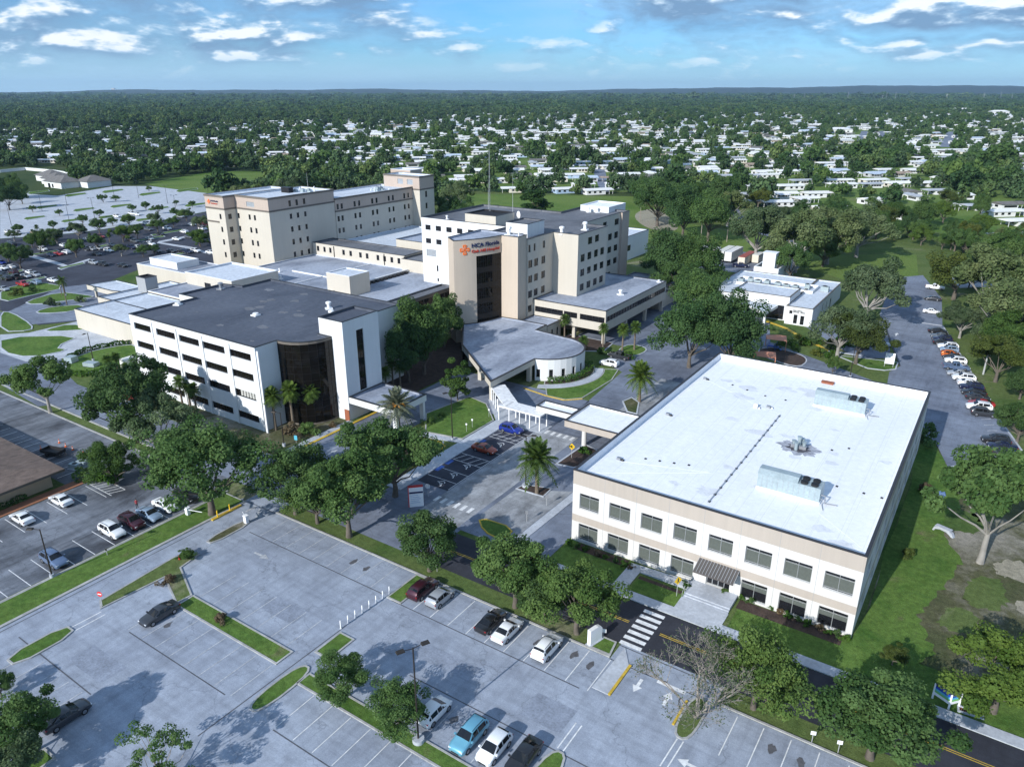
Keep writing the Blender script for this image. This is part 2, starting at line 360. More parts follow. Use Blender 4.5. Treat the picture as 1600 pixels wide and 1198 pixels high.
LOT = rect(-91.4, 60, -30, 62.7)
sheet('parking_lot', [LOT, rect(-92, -85, 62.6, 65.9), rect(-28.3, -16, 62.6, 65.9)], .03, 'lot_asphalt')
sheet('old_parking_lot', [rect(-118.4, -97.2, -5, 63), rect(-190, -118.3, 49.6, 63.2), rect(-117, -100.5, 62.9, 66)], .03, 'worn_asphalt')
sheet('road', [rect(-58.6, 90, 65.7, 73.55)], .036, 'new_asphalt')
sheet('old_road', [rect(-235, -58.6, 65.8, 74.7), rect(-99.0, -88.2, 74.6, 112), rect(-99, -66, 111.9, 128.5), [(-66.1, 112), (-54, 112), (-54, 165), (-72, 165), (-76, 152), (-68, 148), (-66.1, 126)],
                   rect(-90, -53, 164.9, 240), rect(-76, -44.2, 74.6, 112.1), rect(-53.9, -46, 112, 160)], .033, 'road_asphalt')
sheet('drive_lane', [rect(-67.3, -59.4, 75, 111.6)], .042, 'blotchy_concrete')
sheet('accessible_bays', [rect(-73.7, -67.4, 82.6, 109)], .046, 'dark_asphalt')
sheet('concrete_bays', [[(-58.6, 79.6), (-55.3, 76), (-50.8, 76.2), (-50.4, 93.6), (-58.5, 89)], rect(-58.8, -46, 126, 149)], .045, 'blotchy_concrete')
sheet('side_road', [[(-4, 146.5), (-1, 136.3), (9.2, 151), (5.3, 164.3), (-10.7, 229.3), (-14, 262), (-22.9, 294), (-31, 284), (-27, 232), (-15.5, 187.6), (-17, 182), (-16, 172), (-30, 180), (-46, 189), (-51, 206), (-54, 204), (-52, 184), (-34, 172), (-14, 160), (-9, 151)],
                    P((1250, 505), (1385, 500), (1392, 560), (1345, 560), (1330, 555)), rect(-104, -62, 262, 300)], .04, 'road_asphalt')
sheet('shaded_lot', [P((1480, 430), (1600, 428), (1600, 446), (1500, 450))], .03, 'concrete')
sheet('residential_road', [P((1138, 312), (1148, 310), (1158, 335), (1186, 355), (1238, 372), (1240, 379), (1190, 367), (1158, 352), (1143, 332)),
                           P((925, 262), (945, 262), (952, 300), (938, 300)), P((1346, 205), (1356, 205), (1350, 226), (1336, 226)), P((1372, 205), (1382, 205), (1384, 226), (1370, 226)),
                           P((1480, 206), (1494, 206), (1486, 230), (1468, 230)), P((1585, 265), (1600, 262), (1600, 310), (1590, 300))], .05, 'road_asphalt')
sheet('estate_lawn', [P((700, 298), (985, 300), (1160, 302), (1330, 338), (1480, 366), (1600, 390), (1700, 390), (1700, 185), (1000, 182), (480, 205), (560, 274), (690, 288))], .02, 'field')
# far lots at the back of the hospital
sheet('far_parking_lot', [P((0, 312), (40, 303), (90, 306), (180, 291), (235, 291), (330, 303), (335, 328), (250, 345), (120, 364), (0, 373))], .03, 'concrete')
sheet('hospital_parking_lot', [P((0, 374), (120, 365), (250, 346), (340, 328), (345, 408), (300, 428), (240, 412), (150, 448), (205, 470), (205, 500), (140, 500), (60, 508), (30, 495), (0, 485))], .026, 'dark_asphalt')
sheet('hospital_drive', [P((0, 493), (95, 449), (148, 443), (215, 452), (215, 500), (150, 498), (50, 507), (25, 495), (0, 487))], .034, 'road_asphalt')
sheet('plaza', [P((0, 523), (45, 520), (130, 500), (165, 494), (215, 508), (215, 545), (200, 548), (150, 547), (90, 562), (40, 565), (0, 551))], .042, 'concrete')
sheet('access_road', [P((0, 551), (40, 565), (95, 560), (110, 590), (145, 625), (60, 635), (0, 600))], .034, 'road_asphalt')
for nm, pts in (('lawn_island', ((36, 472), (94, 456), (135, 461), (152, 464), (115, 469), (52, 477))), ('lawn_island', ((54, 487), (83, 479), (136, 476), (118, 487), (63, 491))),
                ('lawn_island', ((0, 487), (20, 488), (52, 508), (50, 517), (0, 519))), ('lawn_island', ((66, 517), (112, 505), (146, 515), (80, 519))),
                ('lawn_island', ((0, 527), (130, 524), (86, 543), (112, 547), (46, 560), (0, 550))), ('planting_bed', ((138, 496), (163, 489), (193, 499), (205, 508), (168, 511))),
                ('hedge_lawn', ((98, 571), (130, 552), (180, 541), (216, 538), (220, 562), (190, 573), (112, 588))), ('grass_verge', ((0, 452), (60, 440), (108, 449), (50, 462), (0, 474)))):
    island(nm, P(*pts), 'lawn' if nm != 'planting_bed' else 'mulch', .15, 'concrete', .35, 1)
for y0, n in ((300, 5), (315, 6), (332, 6)):
    for i in range(n):
        x, y = 35 + i * 58 + (y0 * 7 % 23), y0 + (i % 2) * 5 - i * .8 + (8 if y0 > 310 else 0)
        if x < 325: island('grass_island', P((x, y + 3), (x + 4, y), (x + 34, y - 3), (x + 36, y - 1), (x + 6, y + 4)), 'lawn', .15, 'concrete', .3)
for px, py, w in ((60, 395, 60), (150, 385, 40), (230, 372, 50), (110, 414, 40), (280, 395, 45), (50, 436, 40), (20, 425, 30), (260, 362, 50)):
    island('grass_island', P((px - w / 2, py + 5), (px + w / 2, py - 4), (px + w / 2 + 4, py - 2), (px - w / 2 + 4, py + 7)), 'lawn', .15, 'concrete', .35)
sheet('footpath', [P((0, 384), (10, 386), (95, 411), (112, 417), (104, 418), (0, 389)), P((248, 377), (300, 367), (302, 369), (252, 379), (300, 386), (330, 396), (328, 398), (296, 389), (245, 380)),
                   P((90, 420), (140, 404), (142, 406), (96, 422))], .05, 'concrete')
# pavements (raised)
def pavement(name, polys, h=.13, m='concrete'):
    mb = MB()
    for p in polys: mb.prism(ccw(p), -.02, h, m)
    return tag(mb.build(name), kind='structure')
pavement('sidewalk', [rect(-51.6, 90, 73.62, 75.2), [(-51.6, 75.2), (-49.4, 75.2), (-48.9, 91.5), (-44.4, 95.2), (-44.4, 97), (-50.2, 94.2), (-50.6, 78)]])
pavement('entrance_path', [rect(-25.7, -19.6, 75.21, 77.6), rect(-34.2, -32.3, 75.21, 80.7)], .14)
pavement('bay_sidewalk', [rect(-76.7, -73.8, 78.5, 112.6), [(-84.6, 95.8), (-76.8, 97.6), (-76.8, 99), (-84.6, 97.6)]])
pavement('brick_walk', [rect(-120.6, -118.5, 10, 55)], .12, 'brick_path')
pavement('wedge_walk', [[(-27.9, 57.6), (-26.0, 57.6), (-26.0, 62.8), (-27.6, 65.2)]], .12)
arc = lambda cx, cy, r, a0, a1, n=14: [(cx + r * math.cos(R_(a0 + (a1 - a0) * i / n)), cy + r * math.sin(R_(a0 + (a1 - a0) * i / n))) for i in range(n + 1)]
pavement('curved_walk', [arc(-84, 141, 13.2, -68, 30) + list(reversed(arc(-84, 141, 11.3, -68, 30)))])
island('curved_lawn', arc(-84, 141, 13.3, -60, 28, 12) + [(-69.3, 149), (-67.6, 142), (-68, 129), (-70.5, 126.2), (-75, 126)], 'lawn', .14, 'kerb_concrete')
island('hedge_bed', arc(-84, 141, 11.2, -62, 45) + list(reversed(arc(-84, 141, 8.9, -62, 45))), 'mulch', .14)
island('garden_lawn', [(-90.2, 104.6), (-84.7, 97.8), (-76.9, 99.2), (-76.9, 109.4), (-82.9, 115.4), (-88.2, 116.6)], 'lawn', .16, 'kerb_concrete', .25)
island('front_island', [(-86.6, 82.6), (-84.5, 77), (-79, 75.2), (-77, 77), (-77, 95), (-80, 96.3), (-84.6, 95.4), (-86.8, 92)], 'lawn', .16, 'yellow_line', .25, 1)
sheet('mulch_bed', [smooth_poly([(-84, 85), (-79, 80), (-78, 93), (-84, 92)]), [(-108, 104), (-99.4, 104), (-99.4, 130), (-112, 146), (-116, 146), (-117, 120)]], .2, 'mulch')
sheet('building_lawn', [rect(-151, -110, 75.4, 81.2), rect(-109.99, -99.4, 75.4, 93.5)], .03, 'dry_grass')
mb = MB(); mb.box(-99.15, -98.6, 78, 100.8, 0, .16, 'yellow_line'); mb.box(-100.6, -99.2, 78, 93.6, 0, .14, 'concrete'); tag(mb.build('yellow_kerb'), kind='structure')
mb = MB(); mb.box(-150, -99, 75.0, 75.35, -.02, .14, 'kerb_concrete'); mb.box(-190, -117.2, 65.35, 65.7, -.02, .14, 'kerb_concrete'); mb.box(-190, -117.2, 63.2, 63.5, -.02, .14, 'kerb_concrete')
mb.box(-85, -28.4, 62.75, 63.0, -.02, .15, 'kerb_concrete'); mb.box(-15.9, 60, 62.75, 63.0, -.02, .15, 'kerb_concrete'); mb.box(-76.8, -74, 75, 75.3, -.02, .14, 'kerb_concrete')
mb.box(-96.9, -96.65, 5, 63, -.02, .15, 'kerb_concrete'); mb.box(-91.7, -91.45, -20, 62.5, -.02, .15, 'kerb_concrete'); tag(mb.build('kerb'), kind='structure')
mb = MB(); mb.bar((5.5, 164.2, 0), (-10.6, 229.4, 0), .3, .14, 'concrete'); mb.bar((5.5, 164.2, 0), (9.3, 151, 0), .3, .14, 'concrete'); mb.bar((-10.6, 229.4, 0), (-17, 229.4, 0), .3, .14, 'concrete')
mb.bar((-1, 136.2, 0), (9.3, 150.8, 0), .3, .14, 'concrete'); mb.bar((-15.6, 187.6, 0), (-26.2, 230, 0), .35, .14, 'dark_metal'); tag(mb.build('lot_kerb'), kind='structure')
island('lawn_island', [(-30, 187.3), (-22.5, 188.9), (-16.2, 190), (-15.9, 184.5), (-18, 182.2), (-21.6, 181.5)], 'lawn', .15, 'concrete', .3)
island('round_bed', smooth_poly([(-47, 178), (-35, 172), (-34, 180), (-38, 184), (-46, 185)]), 'mulch', .15, 'concrete', .3)
mb = MB(); pts = [(-52, 207), (-46, 203.5), (-39.5, 196.5), (-35.2, 193.0), (-32, 189.5)]
for a, b in zip(pts, pts[1:]): mb.bar((*a, 0), (*b, 0), .8, .15, 'yellow_line')
mb.bar((-32, 189.6, 0), (-24.5, 190.5, 0), .9, .14, 'concrete'); tag(mb.build('yellow_kerb'), kind='structure')
mb = MB(); pts = [(-81.4, 127.0), (-75, 125.9), (-70.6, 125.9), (-67.8, 128.6)]
for a, b in zip(pts, pts[1:]): mb.bar((*a, 0), (*b, 0), .25, .17, 'yellow_line')
tag(mb.build('yellow_kerb'), kind='structure')
# planted islands of the front lots
hedge_strip = rect(-96.6, -91.7, 5, 62.4)
island('grass_strip', hedge_strip, 'lawn', .15)
island('grass_strip', rect(-49.6, -24, 40.3, 42.2), 'lawn', .16); island('grass_strip', rect(-54.9, -49.6, 40.3, 42.2), 'lawn', .16)
island('grass_island', rect(-57.0, -54.7, 35.1, 42.8), 'lawn', .16, rnd=2); island('grass_island', rect(-57.0, -54.6, 44.8, 48.9), 'lawn', .16)
island('grass_island', rect(-56.9, -54.5, 56.8, 62.7), 'lawn', .16); island('grass_strip', rect(-77.7, -59.0, 41.0, 43.5), 'lawn', .16)
island('grass_strip', [(-86.6, 36.2), (-84.9, 35.4), (-84.2, 43.6), (-78, 41.2), (-77.8, 43.4), (-84.3, 46.2), (-85, 49.6), (-87.4, 47.2)], 'rough_grass', .16)
island('grass_island', rect(-85.6, -83.0, 24.6, 31.5), 'lawn', .16, rnd=1); island('grass_island', rect(-68.8, -66.6, 8, 20.8), 'lawn', .16)
island('grass_island', rect(-87.4, -85.6, 52, 59), 'dry_grass', .16, rnd=1)
island('grass_island', rect(-18.5, -16.3, 56.3, 62.7), 'rough_grass', .16, rnd=2); island('grass_island', rect(-27.6, -25.2, 40.4, 48.4), 'lawn', .16, rnd=2)
island('sign_island', [(-31.2, 63.0), (-28.4, 63.0), (-28.8, 65.5), (-31.2, 65.5)], 'lawn', .16)
island('curved_island', [(-58.8, 79), (-55.7, 76), (-51.9, 75.5), (-52, 79.4)], 'lawn', .15, 'yellow_line', .22, 1)
mb = MB(); mb.box(-26.0, -25.7, 57.6, 62.9, 0, .18, 'yellow_line'); mb.box(-18.75, -18.5, 57.6, 61.4, 0, .18, 'yellow_line'); tag(mb.build('yellow_kerb'), kind='structure')
island('palm_island', [(-58.6, 89.2), (-58.2, 91.2), (-53.6, 92.6), (-53.4, 89.4)], 'mulch', .16, 'concrete')
island('palm_island', [(-60.3, 132), (-57.2, 127.6), (-54.8, 127.6), (-57, 133.4), (-59.6, 135.2)], 'dry_grass', .16, 'concrete', .3)
island('canopy_island', [(-57.6, 100.2), (-54.2, 100.6), (-50, 107.7), (-57.2, 110)], 'mulch', .16, 'concrete', .3)
island('palm_island', smooth_poly([(-75.5, 159), (-70, 158), (-69, 167), (-76, 168)]), 'lawn', .16, 'concrete', .3)
island('wing_bed', [(-93, 158), (-82.2, 156), (-78, 158.5), (-79, 166), (-92, 166)], 'mulch', .16, 'concrete', .3)
sheet('front_bed', [rect(-42.6, -34.6, 79.6, 81.3), rect(-19.3, -7, 79.4, 81.3), rect(-32, -26, 78.2, 78.9)], .03, 'mulch')
# painted markings
def lines(name, segs, w=.1, m='white_line', z=.05):
    mb = MB()
    for x0, y0, x1, y1 in segs:
        d = Vector((x1 - x0, y1 - y0)).normalized(); n = Vector((-d.y, d.x)) * w / 2
        mb.face([(x0 - n.x, y0 - n.y, z), (x1 - n.x, y1 - n.y, z), (x1 + n.x, y1 + n.y, z), (x0 + n.x, y0 + n.y, z)][::1], m)
    return tag(mb.build(name), kind='structure')
lines('bay_line', [(-28.1 - 2.72 * k, 56.9, -28.1 - 2.72 * k, 62.5) for k in range(10)] + [(-13.5 + 2.7 * k, 56.5, -13.5 + 2.7 * k, 62.3) for k in range(8)], .11)
lines('faded_bay_line', [(-60.1 - 2.72 * k, 57.3, -60.1 - 2.72 * k, 62.6) for k in range(9)] + [(-33 - 2.72 * k, 42.5, -33 - 2.72 * k, 47.6) for k in range(7)]
      + [(-59.4 - 2.72 * k, 35.2, -59.4 - 2.72 * k, 40.8) for k in range(8)] + [(-60.5 - 2.72 * k, 43.8, -60.5 - 2.72 * k, 49.2) for k in range(7)]
      + [(-70.4 - 2.7 * k, 21.3, -70.4 - 2.7 * k, 26.8) for k in range(6)], .1, 'faded_line')
lines('bay_line', [(-35.7 - 2.72 * k, 34.9, -35.7 - 2.72 * k, 40.2) for k in range(7)], .1)
lines('bay_line', [(-117.5, 39 + k * 3.05, -111.2, 38.9 + k * 3.05) for k in range(-4, 5)] + [(-103.3, 33.1 + k * 2.83, -97.1, 33.0 + k * 2.83) for k in range(-5, 9)]
      + [(-124 - 2.8 * k, 50, -124 - 2.8 * k, 55.4) for k in range(14)], .11)
lines('hatched_bay', [(-117.5, 51.9, -111, 51.8), (-117.5, 54.2, -111, 54.1)] + [(-117.2 + i * 1.05, 51.9, -116.2 + i * 1.05, 54.1) for i in range(6)], .14)
lines('zebra_crossing', [(-28.6, 65.9 + i * 1.12, -25.9, 65.9 + i * 1.12) for i in range(7)], .62)
lines('zebra_crossing', [(-67.2 + i * 1.3, 79.0, -67.2 + i * 1.3, 80.6) for i in range(6)] + [(-65.6 + i * 1.35, 109.9, -65.6 + i * 1.35, 111.4) for i in range(5)], .62, z=.056)
lines('centre_line', [(x0, 69.6 + s, x1, 69.6 + s) for s in (-.14, .14) for x0, x1 in ((-58, -29.2), (-25.2, 80))], .1, 'yellow_line')
lines('stop_line', [(-22.4, 62.4, -19.2, 62.4)], .5); lines('stop_line', [(-86.4, 60.2, -88.4, 62.8)], .3, 'faded_line')
lines('bay_line', [(-73.6, 85.2 + k * 4.75 - (1.6 if k % 2 else 0), -67.5, 85.2 + k * 4.75 - (1.6 if k % 2 else 0)) for k in range(6)] + [(-73.6, 106.1, -67.5, 106.1), (-67.5, 83, -67.5, 109)], .1, z=.054)
lines('hatched_bay', [(-73.4 + i * 1.5, 103.0, -72.4 + i * 1.5, 106) for i in range(4)] + [(-73.4 + i * 1.5, 92.0, -72.4 + i * 1.5, 94.6) for i in range(4)] + [(-73.6, 103, -67.5, 103), (-73.6, 92, -67.5, 92)], .1, z=.058)
lines('blue_bay_mark', [(-73.3, 98.2, -73.3, 101.4), (-73.3, 87, -73.3, 89), (-73.3, 89.8, -73.3, 91.6)], .8, 'blue_line', .06)
def wheelchair(x, y, a):
    mb = MB(); c, s = math.cos(a), math.sin(a)
    T = lambda u, v: (x + u * c - v * s, y + u * s + v * c, .06)
    for (u0, v0, u1, v1) in ((0, .6, 0, -.1), (0, -.1, .5, -.1), (.5, -.1, .7, -.55), (0, .3, .35, .3), (.7, -.55, .95, -.5)):
        d = Vector((u1 - u0, v1 - v0)).normalized() * .07; mb.face([T(u0 + d.y, v0 - d.x), T(u1 + d.y, v1 - d.x), T(u1 - d.y, v1 + d.x), T(u0 - d.y, v0 + d.x)], 'white_line')
    for i in range(9):
        a0, a1 = R_(150 + i * 24), R_(150 + (i + 1) * 24)
        mb.face([T(.1 + .55 * math.cos(a0), -.3 + .55 * math.sin(a0)), T(.1 + .55 * math.cos(a1), -.3 + .55 * math.sin(a1)), T(.1 + .42 * math.cos(a1), -.3 + .42 * math.sin(a1)), T(.1 + .42 * math.cos(a0), -.3 + .42 * math.sin(a0))], 'white_line')
    mb.face([T(-.13, .65), T(.13, .65), T(.13, .9), T(-.13, .9)], 'white_line')
    return tag(mb.build('wheelchair_symbol'), kind='structure')
for y in (84, 87.3, 91, 101.3): wheelchair(-69.6, y, R_(200))
def arrow(x, y, a, L=2.2, m='white_line'):
    mb = MB(); c, s = math.cos(a), math.sin(a); T = lambda u, v: (x + u * c - v * s, y + u * s + v * c, .055)
    mb.face([T(-L / 2, -.18), T(.1, -.18), T(.1, .18), T(-L / 2, .18)], m); mb.face([T(.1, -.55), T(L / 2, 0), T(.1, .55)], m)
    return tag(mb.build('road_arrow'), kind='structure')
arrow(-23.9, 60.6, -PI / 2); arrow(-20.5, 60.6, PI / 2); arrow(-89.1, 61.5, PI / 2, m='faded_line'); arrow(-92.7, 61.9, PI / 2, m='faded_line'); arrow(-77.6, 54.1, 0, 3, 'faded_line')
arrow(-93, 82, PI / 2, 3, 'faded_line'); arrow(-92, 90, PI / 2, 3, 'faded_line'); arrow(-15.6, 53.9, PI, 2.2)
arrow(-62, 150, PI / 2, 3); arrow(-20, 214, PI / 2, 3); arrow(-23, 214, -PI / 2, 3)
lines('lane_box', [(-17.75, 52.2, -17.6, 56.2), (-17.1, 52.2, -16.95, 56.2), (-26.95, 48.6, -26.95, 52.4), (-26.3, 48.6, -26.3, 52.4), (-84.6, 30.2, -84.4, 35.2), (-83.6, 30.2, -83.5, 35.2)], .14)
lines('fire_lane', [G(168, 597, .05) + G(158, 590, .05)] if 0 else [(-152, 78.2, -146, 76.6)], 1.5, 'red_paint', .05)
lines('bay_line', [(4.2 - 1.2 - k * .66, 160 + k * 2.72, 4.2 + 4.0 - k * .66 - 3.6, 161.2 + k * 2.72) for k in range(-3, 26)], .1, z=.055)
# oil stains where cars stand
rs = random.Random(3); mb = MB()
for x, y in [(-41.3, 60.4), (-43.9, 60.6), (-36.1 - .3, 60.2), (-31.9, 61), (-29.6, 60.4), (-48, 45.2), (-42.6, 45), (-37.6, 45.8), (-9.4, 60.2), (-6.6, 60), (-78, 38.6), (-75.3, 38.3), (-40.2, 44.2), (-100, 36.6), (-100.2, 40), (-63.4, 60), (-66, 60.2)]:
    n = 11; p = [(x + math.cos(2 * PI * i / n) * .42 * rs.uniform(.5, 1.3), y + math.sin(2 * PI * i / n) * .7 * rs.uniform(.5, 1.3)) for i in range(n)]
    tri_mesh(mb, p, .045, 'oil')
tag(mb.build('oil_stain'), kind='structure')

lines('tar_seam', [(-56, 56.75, -29, 56.75), (-84, 57.1, -58, 57.1), (-52, 34.7, -33, 34.7), (-78, 35.0, -60, 35.0), (-57.3, 50.2, -57.6, 30), (-90.5, 54, -90.9, 10), (-45.5, 48.1, -22, 48.3), (-28.5, 65.3, -16, 65.25), (-72, 27.1, -88, 27.3), (-10.5, 40, -10.7, 56), (-62.4, 78, -62.3, 110), (-65, 88.5, -59.6, 88.4), (-66.6, 99, -59.6, 98.8)], .14, 'tar', .04)
rs = random.Random(31); mb = MB()
for x, y, a, b in ((-66, 48, 3.2, 1.4), (-44, 52, 4.5, 1.2), (-30, 52, 2.4, 1.8), (-76, 30, 3.4, 1.5), (-55, 26, 2.2, 2.8), (-86, 47, 1.5, 3.6), (-20, 46, 3, 2), (-63, 105, 1.6, 2.4), (-95, 86, 1.4, 4), (-21, 215, 1.8, 5)):
    tri_mesh(mb, [(x - a, y - b), (x + a * .97, y - b), (x + a, y + b), (x - a * .98, y + b * .98)], .0385, 'asphalt_patch')
tag(mb.build('asphalt_patch'), kind='structure')
# ---------------------------------------------------------------- buildings
WC = {}
def window_meshes(style, w, h):
    key = (style, round(w, 2), round(h, 2))
    if key in WC: return WC[key]
    pane, fr, extra = MB(), MB(), []
    gm = {'band': 'bronze_glass', 'bandb': 'bronze_glass', 'curtain': 'bronze_glass', 'office': 'window_glass', 'office2': 'window_glass', 'door': 'dark_glass', 'louvre': 'frame_metal'}.get(style, 'dark_glass')
    pane.face([(0, 0, 0), (w, 0, 0), (w, 0, h), (0, 0, h)], gm)
    def bars(xs, zs, t, m, d=.07):
        for x in xs: fr.box(x - t / 2, x + t / 2, -d, -.004, 0, h, m)
        for z in zs: fr.box(0, w, -d * .9, -.003, z - t / 2, z + t / 2, m)
    def rim(t, m): bars((t / 2, w - t / 2), (t / 2, h - t / 2), t, m)
    if style.startswith('office'):
        rim(.07, 'frame_metal'); bars((w / 2,), (h * .78,) + ((h * .1,) if style == 'office' else ()), .07, 'frame_metal')
        b = MB(); lo = {'office': .12, 'office2': .0}.get(style, .52)
        b.face([(.08, -.002, h * lo), (w - .08, -.002, h * lo), (w - .08, -.002, h * .76), (.08, -.002, h * .76)], 'blind'); extra.append(('blind', b))
    elif style == 'officeh': pass
    elif style in ('band', 'bandb'):
        n = 8; bars([w * i / n for i in range(1, n)], (), .05, 'frame_bronze', .05); rim(.06, 'frame_bronze')
        if style == 'bandb':
            b = MB()
            for i in range(2, 8): b.face([(w * i / n + .12, -.002, .2), (w * (i + 1) / n - .1, -.002, .2), (w * (i + 1) / n - .1, -.002, h - .1), (w * i / n + .12, -.002, h - .1)], 'blind_pale')
            extra.append(('blind', b))
    elif style == 'curtain':
        nx, nz = max(1, round(w / 1.1)), max(2, round(h / 1.5))
        bars([w * i / nx for i in range(nx + 1)], [h * i / nz for i in range(nz + 1)], .04, 'frame_bronze', .05)
    elif style == 'door':
        rim(.1, 'frame_metal'); bars([w * i / 4 for i in (1, 2, 3)], (), .09, 'frame_metal')
    elif style == 'louvre':
        bars((), [h * i / 9 for i in range(1, 9)], .06, 'metal_grey'); rim(.06, 'metal_grey')
    elif style == 'strip':
        n = max(2, round(w / 1.6)); bars([w * i / n for i in range(n + 1)], (), .09, 'frame_dark', .1)
    elif style == 'void': pass
    else:
        rim(.06, 'frame_dark')
        if w > 1.3: bars((w / 2,), (), .05, 'frame_dark')
        bars((), (h * .35,), .05, 'frame_dark')
    r = WC[key] = (pane.mesh('window'), fr.mesh('frame') if fr.f else None, [(n, b.mesh(n)) for n, b in extra])
    return r
class Building:
    def __init__(s, name, label, cat, x, y, z=0., group=None):
        s.root = thing(name, label, cat, (x, y, z), 0, group); s.o = (x, y, z); s.mb = {}
    def part(s, name): return s.mb.setdefault(name, MB())
    def rel(s, mb): x, y, z = s.o; mb.v = [(a - x, b - y, c - z) for a, b, c in mb.v]
    def finish(s):
        for n, mb in s.mb.items():
            if mb.f: s.rel(mb); mb.build(n, s.root)
        return s.root
    def add(s, name, mb, smooth=None): s.rel(mb); return mb.build(name, s.root, smooth)
    def opening(s, name, style, p, d, n, u0, za, w, h, depth, label=None):
        pane, fr, ex = window_meshes(style, w, h); x, y, z = s.o
        o = put(name, pane, s.root, (p.x + d.x * u0 - n.x * depth - x, p.y + d.y * u0 - n.y * depth - y, za - z), math.atan2(d.y, d.x))
        if fr: put('frame', fr, o)
        for nm, me in ex: put(nm, me, o)
        return o
    def wall(s, p, q, z0, z1, ops=(), m='white_stucco', bands=(), depth=.2, part='wall'):
        """outside lies to the right of p -> q; ops = (u0, u1, z0, z1, style)"""
        mb = s.part(part); p, q = Vector(p), Vector(q); W = (q - p).length; d = (q - p) / W; n = Vector((d.y, -d.x))
        us = sorted({0., W, *(u for o in ops for u in o[:2])}); zs = sorted({z0, z1, *(z for o in ops for z in o[2:4]), *(z for b in bands for z in b[:2] if z0 < z < z1)})
        pt = lambda u, z, k=0.: (p.x + d.x * u - n.x * k, p.y + d.y * u - n.y * k, z)
        for a, b in zip(us, us[1:]):
            for c, e in zip(zs, zs[1:]):
                um, zm = (a + b) / 2, (c + e) / 2
                if any(o[0] < um < o[1] and o[2] < zm < o[3] for o in ops): continue
                mm = next((bb[2] for bb in bands if bb[0] < zm < bb[1]), m)
                mb.face([pt(a, c), pt(b, c), pt(b, e), pt(a, e)], mm)
        for o in ops:
            a, b, c, e = o[:4]; mm = m
            dp = o[5] if len(o) > 5 else depth
            mb.face([pt(a, c), pt(a, e), pt(a, e, dp), pt(a, c, dp)][::-1], mm); mb.face([pt(b, c), pt(b, e), pt(b, e, dp), pt(b, c, dp)], mm)
            mb.face([pt(a, c), pt(b, c), pt(b, c, dp), pt(a, c, dp)][::-1], mm); mb.face([pt(a, e), pt(b, e), pt(b, e, dp), pt(a, e, dp)], mm)
            nm = {'door': 'door', 'void': 'opening', 'louvre': 'vent_grille'}.get(o[4], 'window')
            s.opening(nm, o[4], p, d, n, a, c, b - a, e - c, dp - .01)
    def roof(s, poly, z1, hp=.5, m='roof_grey', cop='coping', w=.3, part='roof', copw=.12):
        """roof sheet hp below the wall head, parapet and coping"""
        ins = offset(poly, w); out = offset(poly, -.07)
        mb = s.part(part); tri_mesh(mb, ins, z1 - hp, m); n = len(poly)
        for i in range(n):
            a, b = ins[i], ins[(i + 1) % n]
            mb.face([(*a, z1 - hp), (*a, z1), (*b, z1), (*b, z1 - hp)], m)
        s.part('coping').ring(out, offset(poly, w + .01), z1, z1 + copw, cop)
    def block(s, poly, z0, z1, ops=None, m='white_stucco', roof='roof_grey', hp=.5, cop='coping', bands=(), skip=(), depth=.2, part='wall'):
        ops = ops or {}; n = len(poly)
        for i in range(n):
            if i not in skip: s.wall(poly[i], poly[(i + 1) % n], z0, z1, ops.get(i, ()), m, bands, depth, part)
        s.roof(poly, z1, hp, roof, cop)
def grid_ops(us, zs, style='punch'): return [(a, b, c, e, style) for a, b in us for c, e in zs]
def roof_vent(x, y, z, h=1.1, r=.35, label='silver exhaust vent', m='galvanised', stain=True, group=None):
    t = thing('roof_vent', label, 'roof vent', (x, y, z), random.uniform(0, 3), group)
    mb = MB(); mb.box(-r * 1.25, r * 1.25, -r * 1.25, r * 1.25, 0, .25, m); mb.build('curb', t)
    mb = MB(); mb.cyl(0, 0, .25, h * .72, r * .62, m, 12); mb.build('stack', t, 40)
    mb = MB(); mb.tube([(0, 0, h * .66), (0, 0, h * .72), (0, 0, h * .92), (0, 0, h)], [r * .6, r, r, r * .45], m, 14); mb.build('cowl', t, 40)
    return t
# --- white two storey office at the front
b = Building('office_building', 'white two storey office with beige bands and a bright white flat roof', 'building', -25, 111)
X0, X1, Y0, Y1, ZT = -43.9, -6.2, 81.5, 141.0, 11.2
ux = [(1.1, 4.1), (5.7, 8.8), (10.4, 13.4), (15.0, 18.1), (19.7, 22.8), (24.4, 27.6), (29.1, 32.3), (33.7, 37.0)]
st = ['office', 'office', 'office2', 'office', 'office', 'officed', 'office2', 'office']
front = [(a, c, 5.45, 7.9, q if q != 'officed' else 'office') for (a, c), q in zip(ux, st)]
front += [(a, c, .45, 3.05, 'office') for k, (a, c) in enumerate(ux) if k not in (4, 5, 6, 7)] + [(a, c, .3, 2.95, 'officex') for k, (a, c) in enumerate(ux) if k > 4] + [(19.9, 23.0, .45, 2.75, 'door', .35)]
bands = [(9.1, 11.3, 'office_beige'), (3.25, 4.35, 'office_beige')]
side = [(a, a + 3, z, z + 2.4, 'office2') for a in range(4, 56, 6) for z in (5.45, .6)]
poly = rect(X0, X1, Y0, Y1)
b.block(poly, 0, ZT, {0: front, 1: side, 3: side[2:8]}, 'office_white', 'roof_white', 1.15, 'coping', bands, depth=.28)
for x in ux[1:]:  # panel joints
    b.part('panel_joint').box(X0 + x[0] - .83, X0 + x[0] - .79, Y0 - .006, Y0 + .01, 0, ZT, 'grey_stucco')
mb = MB(); 
mb.hexa([(-25.1, 79.2, 3.15), (-19.9, 79.2, 3.15), (-19.9, 81.48, 3.7), (-25.1, 81.48, 3.7), (-25.1, 79.2, 3.35), (-19.9, 79.2, 3.35), (-19.9, 81.48, 4.05), (-25.1, 81.48, 4.05)], 'awning_metal')
